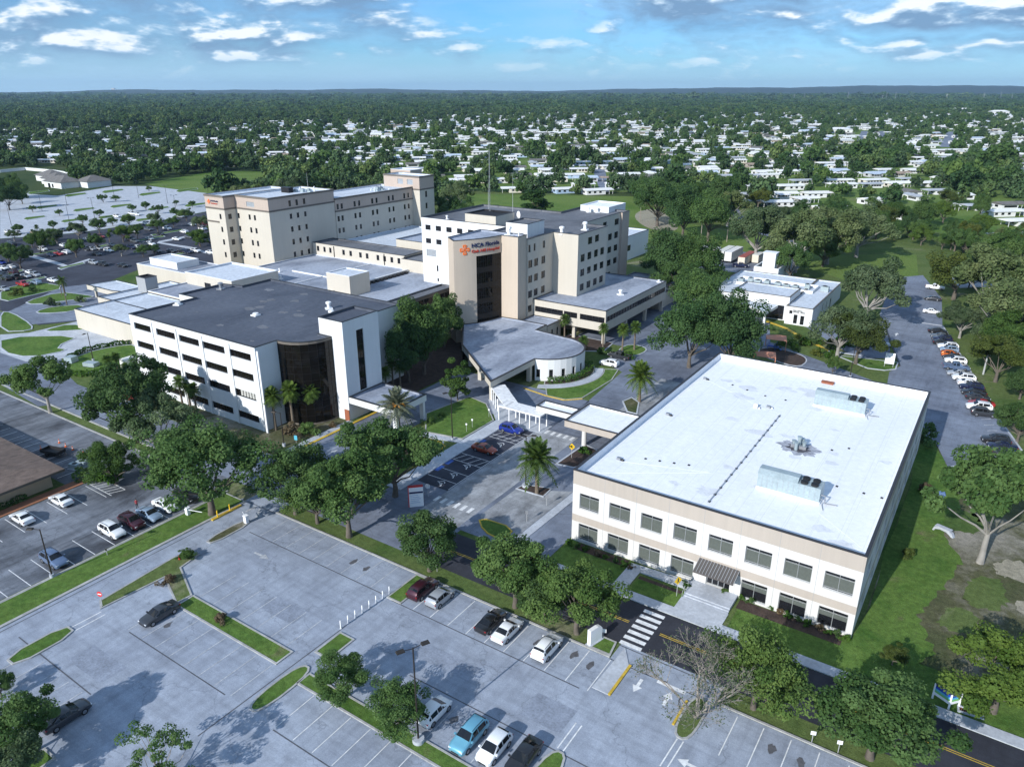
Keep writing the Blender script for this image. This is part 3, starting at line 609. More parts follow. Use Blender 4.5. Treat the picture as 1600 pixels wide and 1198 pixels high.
for i in range(14): mb.hexa([(-25.1 + i * .4, 79.19, 3.352), (-25.04 + i * .4, 79.19, 3.352), (-25.04 + i * .4, 81.47, 4.053), (-25.1 + i * .4, 81.47, 4.053), (-25.1 + i * .4, 79.19, 3.42), (-25.04 + i * .4, 79.19, 3.42), (-25.04 + i * .4, 81.47, 4.12), (-25.1 + i * .4, 81.47, 4.12)], 'grey_stucco')
b.add('awning', mb)
mb = MB(); mb.box(-25.6, -19.7, 78.3, 81.48, 0, .45, 'concrete'); mb.box(-25.6, -19.7, 77.95, 78.3, 0, .3, 'concrete'); mb.box(-25.6, -19.7, 77.6, 77.95, 0, .15, 'concrete'); b.add('steps', mb)
mb = MB(); mb.hexa([(-34, 79.5, 0), (-25.6, 79.5, 0), (-25.6, 81.0, 0), (-34, 81.0, 0), (-34, 79.5, .03), (-25.6, 79.5, .45), (-25.6, 81.0, .45), (-34, 81.0, .03)], 'concrete'); b.add('ramp', mb)
mb = MB()
for k in range(7): mb.cyl(-33.6 + k * 1.33, 79.55, .03, 1.05 + k * .065, .02, 'pole_grey', 6)
mb.tube([(-33.6, 79.55, 1.05), (-25.6, 79.55, 1.45)], .025, 'pole_grey', 6); mb.tube([(-33.6, 79.55, .6), (-25.6, 79.55, 1.0)], .02, 'pole_grey', 6)
mb.tube([(-25.6, 78.3, .45), (-25.6, 78.3, 1.4), (-25.6, 77.5, 1.0), (-25.6, 77.5, 0)], .025, 'pole_grey', 6); b.add('handrail', mb)
b.finish()
ZR = ZT - 1.15
def rooftop_unit(x, y, z, label):
    t = thing('rooftop_unit', label, 'air conditioner', (x, y, z), 0, 'rooftop units on the white office')
    mb = MB(); mb.box(0, 8.2, 0, 2.6, 0, .35, 'coping_white'); mb.build('curb', t)
    mb = MB(); mb.box(.05, 8.1, .05, 2.55, .35, 2.25, 'galvanised')
    mb.hexa([(0, 0, 2.25), (5.2, 0, 2.25), (5.2, 2.6, 2.25), (0, 2.6, 2.25), (0, .7, 2.8), (5.2, .7, 2.8), (5.2, 1.9, 2.8), (0, 1.9, 2.8)], 'galvanised'); mb.build('casing', t)
    mb = MB()
    for i in range(1, 12): mb.box(i * .68 - .02, i * .68 + .02, .03, .05, .4, 2.2, 'steel')
    mb.build('panel_seam', t)
    for fx in (5.9, 7.2):
        for fy in (.7, 1.85):
            mb = MB(); mb.cyl(fx, fy, 2.25, 2.55, .48, 'dark_metal', 14); mb.tube([(fx, fy, 2.56), (fx, fy, 2.58)], [.4, .1], 'frame_bronze', 10); mb.build('fan', t)
    mb = MB(); mb.tube([(8.1, .6, 1.2), (8.7, .6, 1.2), (8.7, .6, .15), (10.2, .9, .15)], .09, 'steel', 6); mb.tube([(8.1, .3, .8), (8.45, .3, .8), (8.45, .3, .1), (8.9, -1.2, .1)], .05, 'steel', 6); mb.build('pipe', t)
    mb = MB(); mb.box(.02, .05, .3, 2.3, .6, 1.6, 'steel'); mb.build('intake_hood', t)
    return t
rooftop_unit(-21.9, 92.5, ZR, 'long galvanised rooftop unit with four fans closer to the office front edge')
rooftop_unit(-22.3, 126.2, ZR, 'long galvanised rooftop unit with four fans near the far edge of the white roof')
# soot round the cluster of exhausts
mb = MB(); rs = random.Random(5)
for r0, r1, m, z in ((3.1, 2.5, 'soot_stain', .012), (1.75, 1.4, 'soot_core', .02)):
    tri_mesh(mb, [(-20.2 + math.cos(2 * PI * i / 40) * (r0 + rs.uniform(-.9, .5) * r0 / 3), 108.2 + math.sin(2 * PI * i / 40) * (r1 + rs.uniform(-.7, .5) * r1 / 2.5)) for i in range(40)], ZR + z, m)
tag(mb.build('soot_stain'), kind='structure')
t = thing('exhaust_cluster', 'cluster of silver exhaust stacks in a black soot patch on the white roof', 'roof vent', (-20.2, 108.2, ZR))
for dx, dy, h in ((0, 0, 1.9), (-.8, .3, 1.0), (.7, .2, 1.1), (-.2, -.8, 1.2), (.3, .9, 1.3)):
    mb = MB(); mb.tube([(dx, dy, 0), (dx, dy, h * .7), (dx, dy, h)], [.28, .24, .38], 'galvanised', 10); mb.build('stack', t, 40)
mb = MB(); mb.box(-1.1, 1.1, -.3, .3, 0, .5, 'steel'); mb.build('base', t)
for i, (x, y) in enumerate(((-29.6, 120.1), (-27.8, 121.2), (-40.8, 108.9), (-40.4, 89.8), (-41.5, 128.2))):
    t = thing('roof_drain', ('small white box vent in the middle of the white roof', 'small grey cylinder vent in the middle of the white roof', 'dark drain pair halfway along the office parapet over the canopy', 'dark drain pair at the corner of the white roof above the palm', 'grey vent at the far corner of the white roof')[i], 'roof vent', (x, y, ZR))
    mb = MB(); mb.cyl(0, 0, 0, .25, .28, 'dark_metal' if i > 1 else 'steel', 10, .16); mb.build('dome', t)
    mb = MB(); mb.box(-.9, -.3, -.2, .3, 0, .35 if i else .7, 'steel' if i else 'white_paint'); mb.build('box', t)
mb = MB()
for i in range(16): mb.box(-26.0, -25.7, 85.3 + i * 2.2, 85.6 + i * 2.2, ZR, ZR + .14, 'dark_metal')
for x, y in ((-36, 92.5), (-38, 92), (-34, 93), (-32, 93.6), (-13, 98.8), (-9.6, 98.8), (-7.4, 98.8), (-22, 98), (-14, 112), (-16, 110), (-37, 128), (-34, 127), (-30.5, 126), (-27, 126)): mb.box(x, x + .3, y, y + .3, ZR, ZR + .12, 'dark_metal')
mb.box(-25.9, -25.8, 85, 119, ZR + .14, ZR + .19, 'steel')
tag(mb.build('lightning_cable_block'), 'row of small black pipe blocks across the white office roof', 'pipe support', kind='stuff')
mb = MB(); rs = random.Random(15)
for i in range(26):
    x, y, r = rs.uniform(-42, -8), rs.uniform(84, 139), rs.uniform(.5, 2.2); tri_mesh(mb, [(x + math.cos(2 * PI * k / 14) * r * rs.uniform(.5, 1.2), y + math.sin(2 * PI * k / 14) * r * rs.uniform(.3, .8)) for k in range(14)], ZR + .006 + i * .0001, 'roof_stain')
for i in range(11): mb.box(-43.5 + i * 3.4, -43.46 + i * 3.4, 82, 140.6, ZR - .02, ZR + .004, 'roof_stain')
for a, c in (((-42, 84.3), (-28.4, 93.4)), ((-28.4, 93.4), (-28.4, 120)), ((-28.4, 120), (-41.5, 128)), ((-13.4, 90.6), (-7, 85)), ((-40.5, 89.5), (-28.4, 93.4))): mb.bar((*a, ZR), (*c, ZR), .07, .02, 'coping_white')
tag(mb.build('roof_stain'), kind='structure')
mb = MB(); mb.box(-23.6, -21.6, 138.2, 139.2, ZR, ZR + .25, 'rust'); mb.box(-23.7, -21.5, 138.1, 139.3, ZR + .25, ZR + .32, 'rust'); tag(mb.build('roof_hatch'), 'rust coloured roof hatch by the far parapet of the white office', 'roof hatch')
# --- four storey white building with the curved glass
b = Building('clinic_building', 'four storey white building with strip windows, dark roof and curved glass corner', 'building', -130, 100)
rows = [(13.75, 15.2), (9.75, 11.25), (5.8, 7.35), (1.3, 2.8)]
us = [(1.3, 7.9), (9.1, 15.6), (16.8, 23.2), (24.4, 31.0), (32.0, 38.6)]
ops = []
for k, (u0, u1) in enumerate(us):
    for j, (c, e) in enumerate(rows): ops.append((u0, u1, c, e, 'bandb' if (k, j) in ((4, 2), (0, 2)) else 'band', .35))
crv = [(-110.0, 86.4)] + [(-110.0 + 6.7 * math.sin(a) * 1.0, 94.0 - 7.6 * math.cos(a)) for a in [R_(10 * i) for i in range(1, 9)]] + [(-103.3, 94.0)]
crv = [(-110.0, 86.4), (-108.4, 86.55), (-106.9, 87.05), (-105.6, 87.85), (-104.55, 89.0), (-103.8, 90.4), (-103.4, 92.0), (-103.3, 93.7)]
poly = [(-150, 81.3), (-110, 81.3)] + crv + [(-106.5, 93.72), (-106.5, 104), (-108, 104), (-108, 118.4), (-150.3, 118.4), (-150.3, 110), (-156, 108.8), (-156, 97), (-150, 97)]
n = len(crv)
for i in range(len(poly)):
    p, q = poly[i], poly[(i + 1) % len(poly)]
    if i == 0: b.wall(p, q, 0, 16.7, ops)
    elif i == 1: b.wall(p, q, 0, 16.7)
    elif 2 <= i < 1 + n:
        w = (Vector(q) - Vector(p)).length
        b.wall(p, q, 0, .4, m='dark_band'); b.wall(p, q, 16.2, 16.7, m='dark_band')
        d = (Vector(q) - Vector(p)) / w; nn = Vector((d.y, -d.x)); b.opening('window', 'curtain', Vector(p), d, nn, 0, .4, w, 15.8, 0.)
    elif i not in (1 + n, 2 + n): b.wall(p, q, 0, 16.7)
b.roof(poly, 16.7, .35, 'roof_dark', 'coping')
tw = rect(-106.5, -100.2, 93.74, 103.3)
b.block(tw, 0, 20., {1: [(3.4, 5.3, 5.2, 17.6, 'curtain', .25)], 0: []}, roof='roof_dark', hp=.4)
for k in range(1, 6):  # slim fins between the window bays
    b.part('pilaster').box(-150 + 8.25 * k + .05 - 1.0 + .2, -150 + 8.25 * k - .25, 81.12, 81.32, 0, 16.2, 'white_stucco')
mb = MB(); mb.box(-101.4, -100.3 + .13, 93.6, 93.7, .0, 2.3, 'rust'); b.add('door', mb)
b.finish()
for x, y, g in ((-119, 108, 'white'), (-113.5, 103.5, 'silver-topped'), (-149, 92, 'short'), (-153, 106, 'tall'), (-128, 96, 'low')):
    roof_vent(x, y, 16.35, 1.7 if g not in ('low', 'short') else .6, .6, f'{g} mushroom vent on the dark roof of the four storey building', 'white_paint' if g != 'tall' else 'steel')
mb = MB(); rs = random.Random(44)
for i in range(9): mb.box(-149 + i * 4.6, -148.94 + i * 4.6, 82, 117.6, 16.3, 16.356, 'roof_charcoal')
for i in range(14):
    x, y, r = rs.uniform(-146, -113), rs.uniform(84, 115), rs.uniform(.4, 1.8); tri_mesh(mb, [(x + math.cos(2 * PI * k / 12) * r * rs.uniform(.5, 1.2), y + math.sin(2 * PI * k / 12) * r * rs.uniform(.4, .9)) for k in range(12)], 16.358 + i * .0004, 'roof_charcoal')
tag(mb.build('roof_patch'), kind='structure')
# porte cochere of that building
b = Building('entrance_canopy', 'flat grey roofed drop-off canopy against the shaded white stair tower', 'canopy', -94, 98.6)
poly = [(-100.15, 93.9), (-88.6, 93.9), (-88.6, 103.2), (-100.15, 103.2)]
b.block(poly, 3.7, 5., {}, 'white_stucco', 'roof_grey', .35)
mb = MB(); mb.box(-100.1, -88.7, 94, 103.1, 3.69, 3.72, 'cream_stucco'); b.add('soffit', mb)
for x, y in ((-89.6, 94.5), (-89.6, 102.2)):
    mb = MB(); mb.box(x, x + .9, y, y + .6, 0, 3.7, 'white_stucco'); b.add('pillar', mb)
b.finish()
# --- dark glass link and the low roofs behind
b = Building('link_building', 'dark glass link with a grey roof strip joining the white building and the logo tower', 'building', -121, 138)
poly = rect(-123.5, -119.2, 118.5, 152)
b.block(poly, 0, 12.2, {1: [(.6 + i * 4.1, 4.5 + i * 4.1, .8, 11.4, 'curtain', .1) for i in range(8)]}, 'dark_band', 'roof_charcoal', .3)
b.finish()
b = Building('base_building', 'sprawling one storey hospital base with patchy grey roofs around the towers', 'building', -165, 150)
b.block(rect(-206, -123.6, 118.6, 182), 0, 5.8, {}, 'cream_stucco', 'roof_grey', .3, 'coping_white')
b.block(rect(-206, -158, 97.2, 118.4), 0, 5.4, {}, 'cream_stucco', 'roof_pale', .3, 'coping')
b.block(rect(-157.9, -150.4, 97.2, 108.7), 0, 5.2, {}, 'cream_stucco', 'roof_pale', .3, 'coping')
for (x0, x1, y0, y1, z, m) in ((-161.8, -152.6, 147, 155, 12., 'roof_pale'),): b.block(rect(x0, x1, y0, y1), 5.4, 11.4, {}, 'cream_stucco', m, .25, 'coping_white')
# two storey wing with paired windows
zr = (7.2, 9.0); us = [(2.0, 3.2), (5.3, 6.4), (8.2, 9.3), (14.6, 15.8), (18, 19.2), (22.6, 23.8), (25.7, 26.9), (30.6, 31.8), (33.6, 34.8), (36.8, 38), (39.9, 41.1)]
b.block(rect(-206, -163, 182.1, 192), 0, 10., {0: [(a, c, *zr, 'punch') for a, c in us]}, 'cream_stucco', 'roof_charcoal', .3, 'coping')
b.block(rect(-162.9, -152, 180.6, 191), 0, 9.4, {}, 'cream_stucco', 'roof_charcoal', .3, 'coping')
for x in (-195.5, -172, -163.2): b.part('downpipe').box(x, x + .25, 181.9, 182.08, 5.8, 9.7, 'dark_metal')
b.block(rect(-178, -149, 195, 222), 0, 12., {}, 'cream_stucco', 'roof_grey', .4, 'coping')
b.block(rect(-205.9, -178.1, 192.1, 236), 0, 8.4, {}, 'cream_stucco', 'roof_pale', .3, 'coping_white')
mb = b.part('roof_screen')
for (x0, x1, y0, y1, z0, z1, m) in ((-156, -148.5, 119.5, 127.5, 5.6, 9.6, 'roof_black'), (-146, -135, 121, 129, 5.6, 9.2, 'roof_black')): mb.box(x0, x1, y0, y1, z0, z1, m)
mb = b.part('step_parapet'); mb.box(-160.4, -159.9, 128, 180, 5.5, 6.4, 'coping_white'); mb.box(-206, -160.4, 133.6, 134.1, 5.5, 6.3, 'coping_white')
mb.box(-192, -164, 160, 160.25, 5.5, 5.9, 'coping_white'); mb.box(-178, -177.7, 140, 182, 5.5, 5.85, 'coping_white')
mb = b.part('pipe_rack')
for i in range(26): mb.box(-159.6, -158.4, 130 + i * 1.9, 131 + i * 1.9, 5.5, 6.2, 'dark_metal')
for i in range(18): mb.box(-203 + i * 2.4, -202 + i * 2.4, 132.3, 133.3, 5.5, 6.1, 'dark_metal')
mb.tube([(-159, 129, 6.5), (-159, 179, 6.5)], .15, 'steel', 6); mb.tube([(-204, 132.8, 6.4), (-160, 132.8, 6.4)], .15, 'steel', 6)
b.finish()
rs = random.Random(11)
for i in range(16):
    x, y = rs.uniform(-200, -127), rs.uniform(122, 178)
    if -164 < x < -150 and 144 < y < 158: continue
    roof_vent(x, y, 5.5, rs.uniform(.7, 1.4), rs.uniform(.25, .5), 'small pale vent on the low grey hospital roofs', 'white_paint', group='vents on the low hospital roofs')
# --- low reception block at the far end of the white building
b = Building('reception_building', 'low cream building with pale blue-white roof and slit windows beside the plaza', 'building', -195, 110)
poly = rect(-214.5, -156.2, 108.2, 123.5)
b.block(rect(-214.5, -156.2, 108.2, 131), 0, 5.1, {0: [(8.5, 9.3, 1., 3.2, 'punch'), (13, 13.8, .9, 3.1, 'punch'), (18.4, 20.2, .2, 3.2, 'door')]}, 'cream_stucco', 'roof_pale', .4)
b.finish(); b.mb = {}
b.block([(-236, 116.5), (-222, 116.5), (-214.6, 119), (-214.6, 125), (-234, 125)], 2.6, 4., {}, 'cream_stucco', 'roof_pale', .25)
for x, y in ((-234, 117.5), (-223, 117.3), (-233, 124)):
    mb = MB(); mb.box(x, x + .6, y, y + .6, 0, 2.6, 'cream_stucco'); b.add('pillar', mb)
b.block(rect(-211, -206.6, 118.6, 122.4), 5, 9.4, {}, 'grey_stucco', 'roof_black', .3)
b.block(rect(-206, -184, 131.2, 148), 0, 9., {0: [(9, 12, 4.6, 7, 'punch')]}, 'cream_stucco', 'roof_pale', .5, 'coping_white')
b.block(rect(-240, -206.3, 136, 150), 0, 6.6, {}, 'cream_stucco', 'roof_grey', .4, 'coping_white')
b.block(rect(-237, -222, 139, 147), 6.2, 8.4, {}, 'white_stucco', 'roof_pale', .3, 'coping_white')
b.finish()
# --- tall patient tower on the left
b = Building('patient_tower', 'tall cream hospital block with a beige top storey and dark cornice bands', 'building', -215, 195)
Z = 27.; rz = [(23.4, 25.35), (19.2, 20.95), (14.8, 16.6), (10.45, 12.3), (6.1, 7.9)]
bands = [(22.9, 27.1, 'pink_beige')]
fr = [(5.8, 9.8, 23.6, 25.2, 'louvre')] + [(u, u + 1.05, *z, 'punch') for u in (.4, 6.2, 8.9) for z in rz[1:]]
rt = [(u, u + 1.05, *z, 'punch') for u in (8.5, 11.6, 14.9) for z in rz]
def tower(bld, poly, z0, z1, ops, bz, skip=(), roof='roof_pale'):
    bld.block(poly, z0, z1, ops, 'cream_stucco', roof, .6, 'dark_band', [(bz + .5, z1 + .1, 'pink_beige')], skip)
    out = offset(poly, -.14); bld.part('cornice').ring(out, offset(poly, .02), bz, bz + .55, 'dark_band')
    bld.part('cornice').ring(offset(poly, -.18), offset(poly, .02), z1 - .5, z1 + .13, 'dark_band')
tower(b, rect(-223.5, -206.5, 165.2, 194.6), 0, Z, {0: fr, 1: rt}, 22.4)
tower(b, rect(-233.6, -223.52, 160.5, 189), 0, Z, {0: [(7.0, 8.0, *z, 'punch') for z in rz[1:]], 1: [(1.2, 2.6, *z, 'punch') for z in rz[1:]]}, 22.4)
b.part('ledge').box(-233.75, -227, 160.32, 160.48, 17.9, 18.4, 'dark_band')
rz2 = [(19.8, 21.75), (15.5, 17.4), (11.2, 13.0), (9.0 - 2, 8.8)]
tower(b, rect(-224, -206.2, 194.62, 238), 0, 23.8, {1: [(u, u + 1.1, *z, 'punch') for u in (.6, 2.6, 9.2, 11.6, 18.6, 21, 27.9, 30.3, 37, 39.4) for z in rz2]}, 18.9)
tower(b, [(-221.5, 237.3), (-202.4, 237.3), (-202.4, 246.4), (-221.5, 246.4)], 0, 28., {0: [(7.5, 10.4, 24.6, 26.6, 'louvre'), (12.6, 15.6, 24.6, 26.6, 'louvre')], 1: [(3.4, 4.6, 19.6, 22, 'punch'), (3.4, 4.6, 15, 17.3, 'punch')]}, 22.6)
b.block(rect(-226, -215, 246.6, 254), 0, 29, {}, 'pink_beige', 'roof_pale', .4, 'coping_white')
b.finish()
def roof_clutter(name, label, x, y, z, n, seed, sx, sy, hmax=1.8, cat='roof equipment'):
    rs = random.Random(seed); t = thing(name, label, cat, (x, y, z))
    for i in range(n):
        mb = MB(); u, v, w, d, h = rs.uniform(-sx, sx), rs.uniform(-sy, sy), rs.uniform(.4, 1.1), rs.uniform(.4, .9), rs.uniform(.6, hmax)
        if i % 3: mb.box(u - w, u + w, v - d, v + d, 0, h * .7, 'galvanised'); mb.box(u - w * .6, u + w * .6, v - d * .6, v + d * .6, h * .7, h * .85, 'steel'); mb.build('housing', t)
        else: mb.tube([(u, v, 0), (u, v, h), (u + .4, v, h + .25)], .16, 'white_paint', 8); mb.build('pipe', t, 40)
    return t
roof_clutter('roof_equipment', 'clutter of vents and a mast on the near half of the tall block roof', -214, 188, 26.4, 7, 2, 3, 2)
roof_clutter('roof_equipment', 'cluster of white pipes and vents on the lower half of the tall block roof', -212, 224, 23.2, 10, 4, 4, 3)
mb = MB(); mb.box(-219.5, -215.5, 182, 184, 26.4, 28.1, 'roof_black'); mb.box(-219.7, -215.3, 181.8, 184.2, 28.1, 28.25, 'dark_metal'); tag(mb.build('roof_fan'), 'squat black fan housing on the tall block roof', 'roof equipment')
# --- logo tower and five storey block
b = Building('hospital_tower', 'beige and white five storey hospital with a curved logo tower and tall dark glass', 'building', -105, 175)
ZB = 25.; rows = [(21.6, 23.5), (17.5, 19.5), (13.6, 15.5), (9.6, 11.5)]
east = [(-101.6, 160.3), (-101.6, 172.8), (-94.0, 172.8), (-94.0, 189.6), (-101.9, 189.6), (-101.9, 214), (-101.2, 214), (-101.2, 219), (-118, 219), (-118, 205), (-147.6, 205), (-147.6, 173.2), (-116.5, 173.2), (-116.5, 160.3)]
ops = {0: [(.2, 1.2, *rows[0], 'punch'), (2.7, 3.6, *rows[0], 'punch'), (7.2, 8.3, *rows[0], 'punch')] + [(u, u + 1.9, *z, 'punch') for u in (-.7 + .9, 3.0, 6.6) for z in rows[1:]] + [(.2, 2, 5.8, 7.6, 'punch')],
       2: [(5.5, 7.9, *rows[0], 'punch'), (9.5, 11.8, *rows[0], 'punch')] + [(u, u + 2.2, *z, 'punch') for u in (1.7, 5.5, 9.3, 13.0) for z in rows[1:]],
       4: [(12.8, 15.2, *rows[0], 'punch'), (20.6, 23.4, *rows[0], 'punch')] + [(u, u + 2.5, *z, 'punch') for u in (16.6, 20.8) for z in rows[1:]] + [(16.6, 19, 5.8, 7.6, 'punch')],
       11: [(1.5 + i * 3.95, 3.5 + i * 3.95, 21.45, 22.95, 'punch') for i in range(6)] + [(1.5 + i * 3.95, 3.5 + i * 3.95, 17.45, 18.95, 'punch') for i in range(2)] + [(1.6, 5.3, 13.6, 15.7, 'louvre'), (5.3, 5.9, 9.3, 11.1, 'punch'), (5.4, 6., 6.2, 7.2, 'punch')]}
for i in range(len(east)):
    b.wall(east[i], east[(i + 1) % len(east)], 0, ZB, ops.get(i, ()), 'pink_beige' if i in (5, 6, 7) else 'white_stucco' if i == 11 else 'cream_stucco')
b.roof(east, ZB, .5, 'roof_charcoal', 'coping')
Z2 = 26.1
A0, A1, A2, A3 = (-112.4, 143.4), (-109.4, 147.7), (-107.5, 152.0), (-106.8, 156.0)
def bez(t):
    # circular bulge through the measured corner points
    p0, p1, p2 = Vector((-112.4, 143.4)), Vector((-108.2, 148.4)), Vector((-107.0, 156.0)); return p0 * (1 - t) ** 2 + p1 * 2 * t * (1 - t) + p2 * t * t
NB = 20; curve = [tuple(bez(i / NB)) for i in range(NB + 1)]
LOGO_SPAN = None
tower_poly = [(-116.6, 146.6)] + curve + [(-107.0, 156.2), (-102.0, 156.2), (-102.0, 160.28), (-116.4, 160.28)]
g0, g1 = 9, 20
for i in range(len(tower_poly)):
    p, q = tower_poly[i], tower_poly[(i + 1) % len(tower_poly)]
    if g0 + 1 <= i < g1 + 1 - 0 and i <= NB:
        b.wall(p, q, 0, 2.6, m='tower_beige', part='tower_wall'); b.wall(p, q, 21.9, Z2, m='tower_beige', part='tower_wall')
        w = (Vector(q) - Vector(p)).length; d = (Vector(q) - Vector(p)) / w; nn = Vector((d.y, -d.x))
        b.opening('window', 'curtain', Vector(p), d, nn, 0, 2.6, w, 19.3, .12)
    else: b.wall(p, q, 0, Z2, m='tower_beige', part='tower_wall')
b.roof(tower_poly, Z2, .4, 'roof_grey', 'coping')
for z in (5.6, 9.6, 13.6, 17.6):  # spandrels across the tall glazing
    for i in range(g0, NB): 
        p, q = Vector(curve[i]), Vector(curve[i + 1]); d = (q - p).normalized(); nn = Vector((d.y, -d.x)); pp = p - nn * .1; qq = q - nn * .1
        b.part('spandrel').face([(*pp, z), (*qq, z), (*qq, z + 1.3), (*pp, z + 1.3)], 'frame_bronze')
# penthouses
b.block(rect(-131.5, -120.8, 173.6, 183), 24.5, 27.4, {}, 'cream_stucco', 'roof_black', .3)
b.block(rect(-111, -104.3, 164.2, 172.5), 24.5, 28., {}, 'white_stucco', 'roof_charcoal', .3)
b.block(rect(-116, -106, 214, 226), 0, 26.2, {}, 'white_stucco', 'roof_white', .3, 'coping_white')
# wing on columns with the second storey strip window
wing = rect(-101.5, -80.2, 163, 201.2)
b.block(wing, 3.6, 8.9, {0: [(.5, 9.0, 5.7, 7.2, 'strip'), (9.3, 13.2, 5.7, 7.2, 'strip'), (14, 21.0, 5.7, 7.2, 'strip')], 1: [(.5, 37.6, 5.9, 7.3, 'strip')]}, 'cream_stucco', 'roof_grey', .35)
mb = MB(); mb.box(-101.4, -80.3, 163.1, 201.1, 3.58, 3.62, 'cream_stucco'); b.add('soffit', mb)
mb = MB(); mb.box(-101.3, -91.5, 170, 201, 0, 3.6, 'tan_stucco'); b.add('ground_floor', mb)
for x, y in ((-90.2, 164), (-81.4, 163.6), (-81.4, 176), (-81.4, 188.6), (-81.4, 200.2), (-90.5, 200)):
    mb = MB(); mb.box(x, x + .8, y, y + .8, 0, 3.6, 'cream_stucco'); b.add('column', mb)
b.block(rect(-101.4, -93.0, 156.2, 162.9), 0, 4.6, {1: [(2, 2.8, 1.2, 3.2, 'punch'), (4.6, 5.4, 1.2, 3.2, 'punch')]}, 'cream_stucco', 'roof_grey', .25)
b.block(rect(-101, -82, 201.4, 225), 0, 4.4, {}, 'cream_stucco', 'roof_grey', .3)
b.block(rect(-142, -119.8, 256, 278), 0, 9., {1: [(3, 6, 3.4, 5.6, 'punch')]}, 'white_stucco', 'roof_pale', .5)
b.finish()
for i, (x, y, z, h, r, l) in enumerate(((-106.6, 159, 25.7, 2.4, .7, 'large white exhaust behind the logo parapet'), (-99.5, 173.6, 24.5, 2.2, .7, 'tall twin-like silver exhaust by the inner roof corner'), (-97.6, 183, 24.5, 2.3, .7, 'tall silver exhaust midway along the white block roof'),
        (-112, 212, 24.5, 1.6, .5, 'small white vent at the far end of the block roof'), (-109.5, 213, 24.5, 1.6, .5, 'second small white vent at the far end of the block roof'), (-140, 176, 24.5, 1.3, .4, 'white pipe vent over the row of square windows'), (-102.6, 157.5, 25.7, 1.5, .25, 'slim white pipe at the square corner of the logo tower'),
        (-85, 181, 8.55, 1.5, .6, 'white vent in a soot patch on the wing roof'), (-82, 200, 8.55, .8, .4, 'small white vent at the far corner of the wing roof'))):
    roof_vent(x, y, z, h, r, l, 'white_paint')
t = thing('satellite_dish', 'white satellite dish beside the rooftop penthouse', 'dish', (-119.5, 183.5, 24.5), R_(-30))
mb = MB(); mb.cyl(0, 0, 0, 1.6, .1, 'steel', 8); mb.build('mast', t)
mb = MB(); mb.tube([(0, -.15 - .5 * (1 - (r / 1.1) ** 2), 2.1 + .1) for r in (1.1, .85, .55, .05)], [1.1, .85, .55, .05], 'white_paint', 18, False); mb.build('reflector', t, 60)
def lattice(name, label, x, y, z, h, w, m='steel', cat='antenna mast'):
    t = thing(name, label, cat, (x, y, z)); mb = MB()
    for dx, dy in ((-w, -w), (w, -w), (0, w)): mb.tube([(dx, dy, 0), (dx * .4, dy * .4, h)], .035, m, 5)
    mb.build('leg', t); mb = MB(); n = int(h / 1.3)
    for i in range(n):
        k0, k1 = 1 - .6 * i / n, 1 - .6 * (i + 1) / n; c = [(-w, -w), (w, -w), (0, w)]
        for j in range(3):
            a, e = c[j], c[(j + 1) % 3]; mb.tube([(a[0] * k0, a[1] * k0, h * i / n), (e[0] * k1, e[1] * k1, h * (i + 1) / n)], .018, m, 4, False)
    mb.build('lattice', t)
    mb = MB(); mb.tube([(0, 0, h), (0, 0, h + 2.5)], .03, m, 5); mb.build('aerial', t); return t
lattice('lattice_mast', 'tall thin lattice radio mast rising from the rooftop penthouse', -128, 181, 27.3, 17, .17, 'steel')
for x, y, z, h, l in ((-121, 182.5, 27.3, 11, 'thin whip aerial beside the lattice mast'), (-142, 200, 24.5, 9, 'thin whip aerial at the far corner of the white wing roof'), (-214.5, 190, 26.4, 6.5, 'thin pole aerial on the tall block roof'), (-211, 226, 23.2, 6, 'short aerial among pipes on the lower tall block roof'), (-200.5, 103, 5, 3.2, 'thin steel flue rising from the pale low roof')):
    mb = MB(); mb.tube([(0, 0, 0), (0, 0, h * .5), (0, 0, h)], [.07, .05, .02], 'pole_grey', 6); tag(mb.build('aerial', None, None, (x, y, z)), l, 'aerial')
# --- sign on the logo tower
def letters(body, size, m, depth=.12):
    cu = bpy.data.curves.new('lettering', 'FONT'); cu.body = body; cu.size = size; cu.extrude = depth / 2; cu.resolution_u = 3; cu.offset = .012 * size
    ob = bpy.data.objects.new('tmp', cu); COL.objects.link(ob); dg = bpy.context.evaluated_depsgraph_get(); me = bpy.data.meshes.new_from_object(ob.evaluated_get(dg))
    bpy.data.objects.remove(ob); bpy.data.curves.remove(cu); me.materials.clear(); me.materials.append(MATS[m]); return me
def bend(me, place):
    for v in me.vertices: v.co = place(v.co.x, v.co.y, v.co.z)
    me.update(); return me
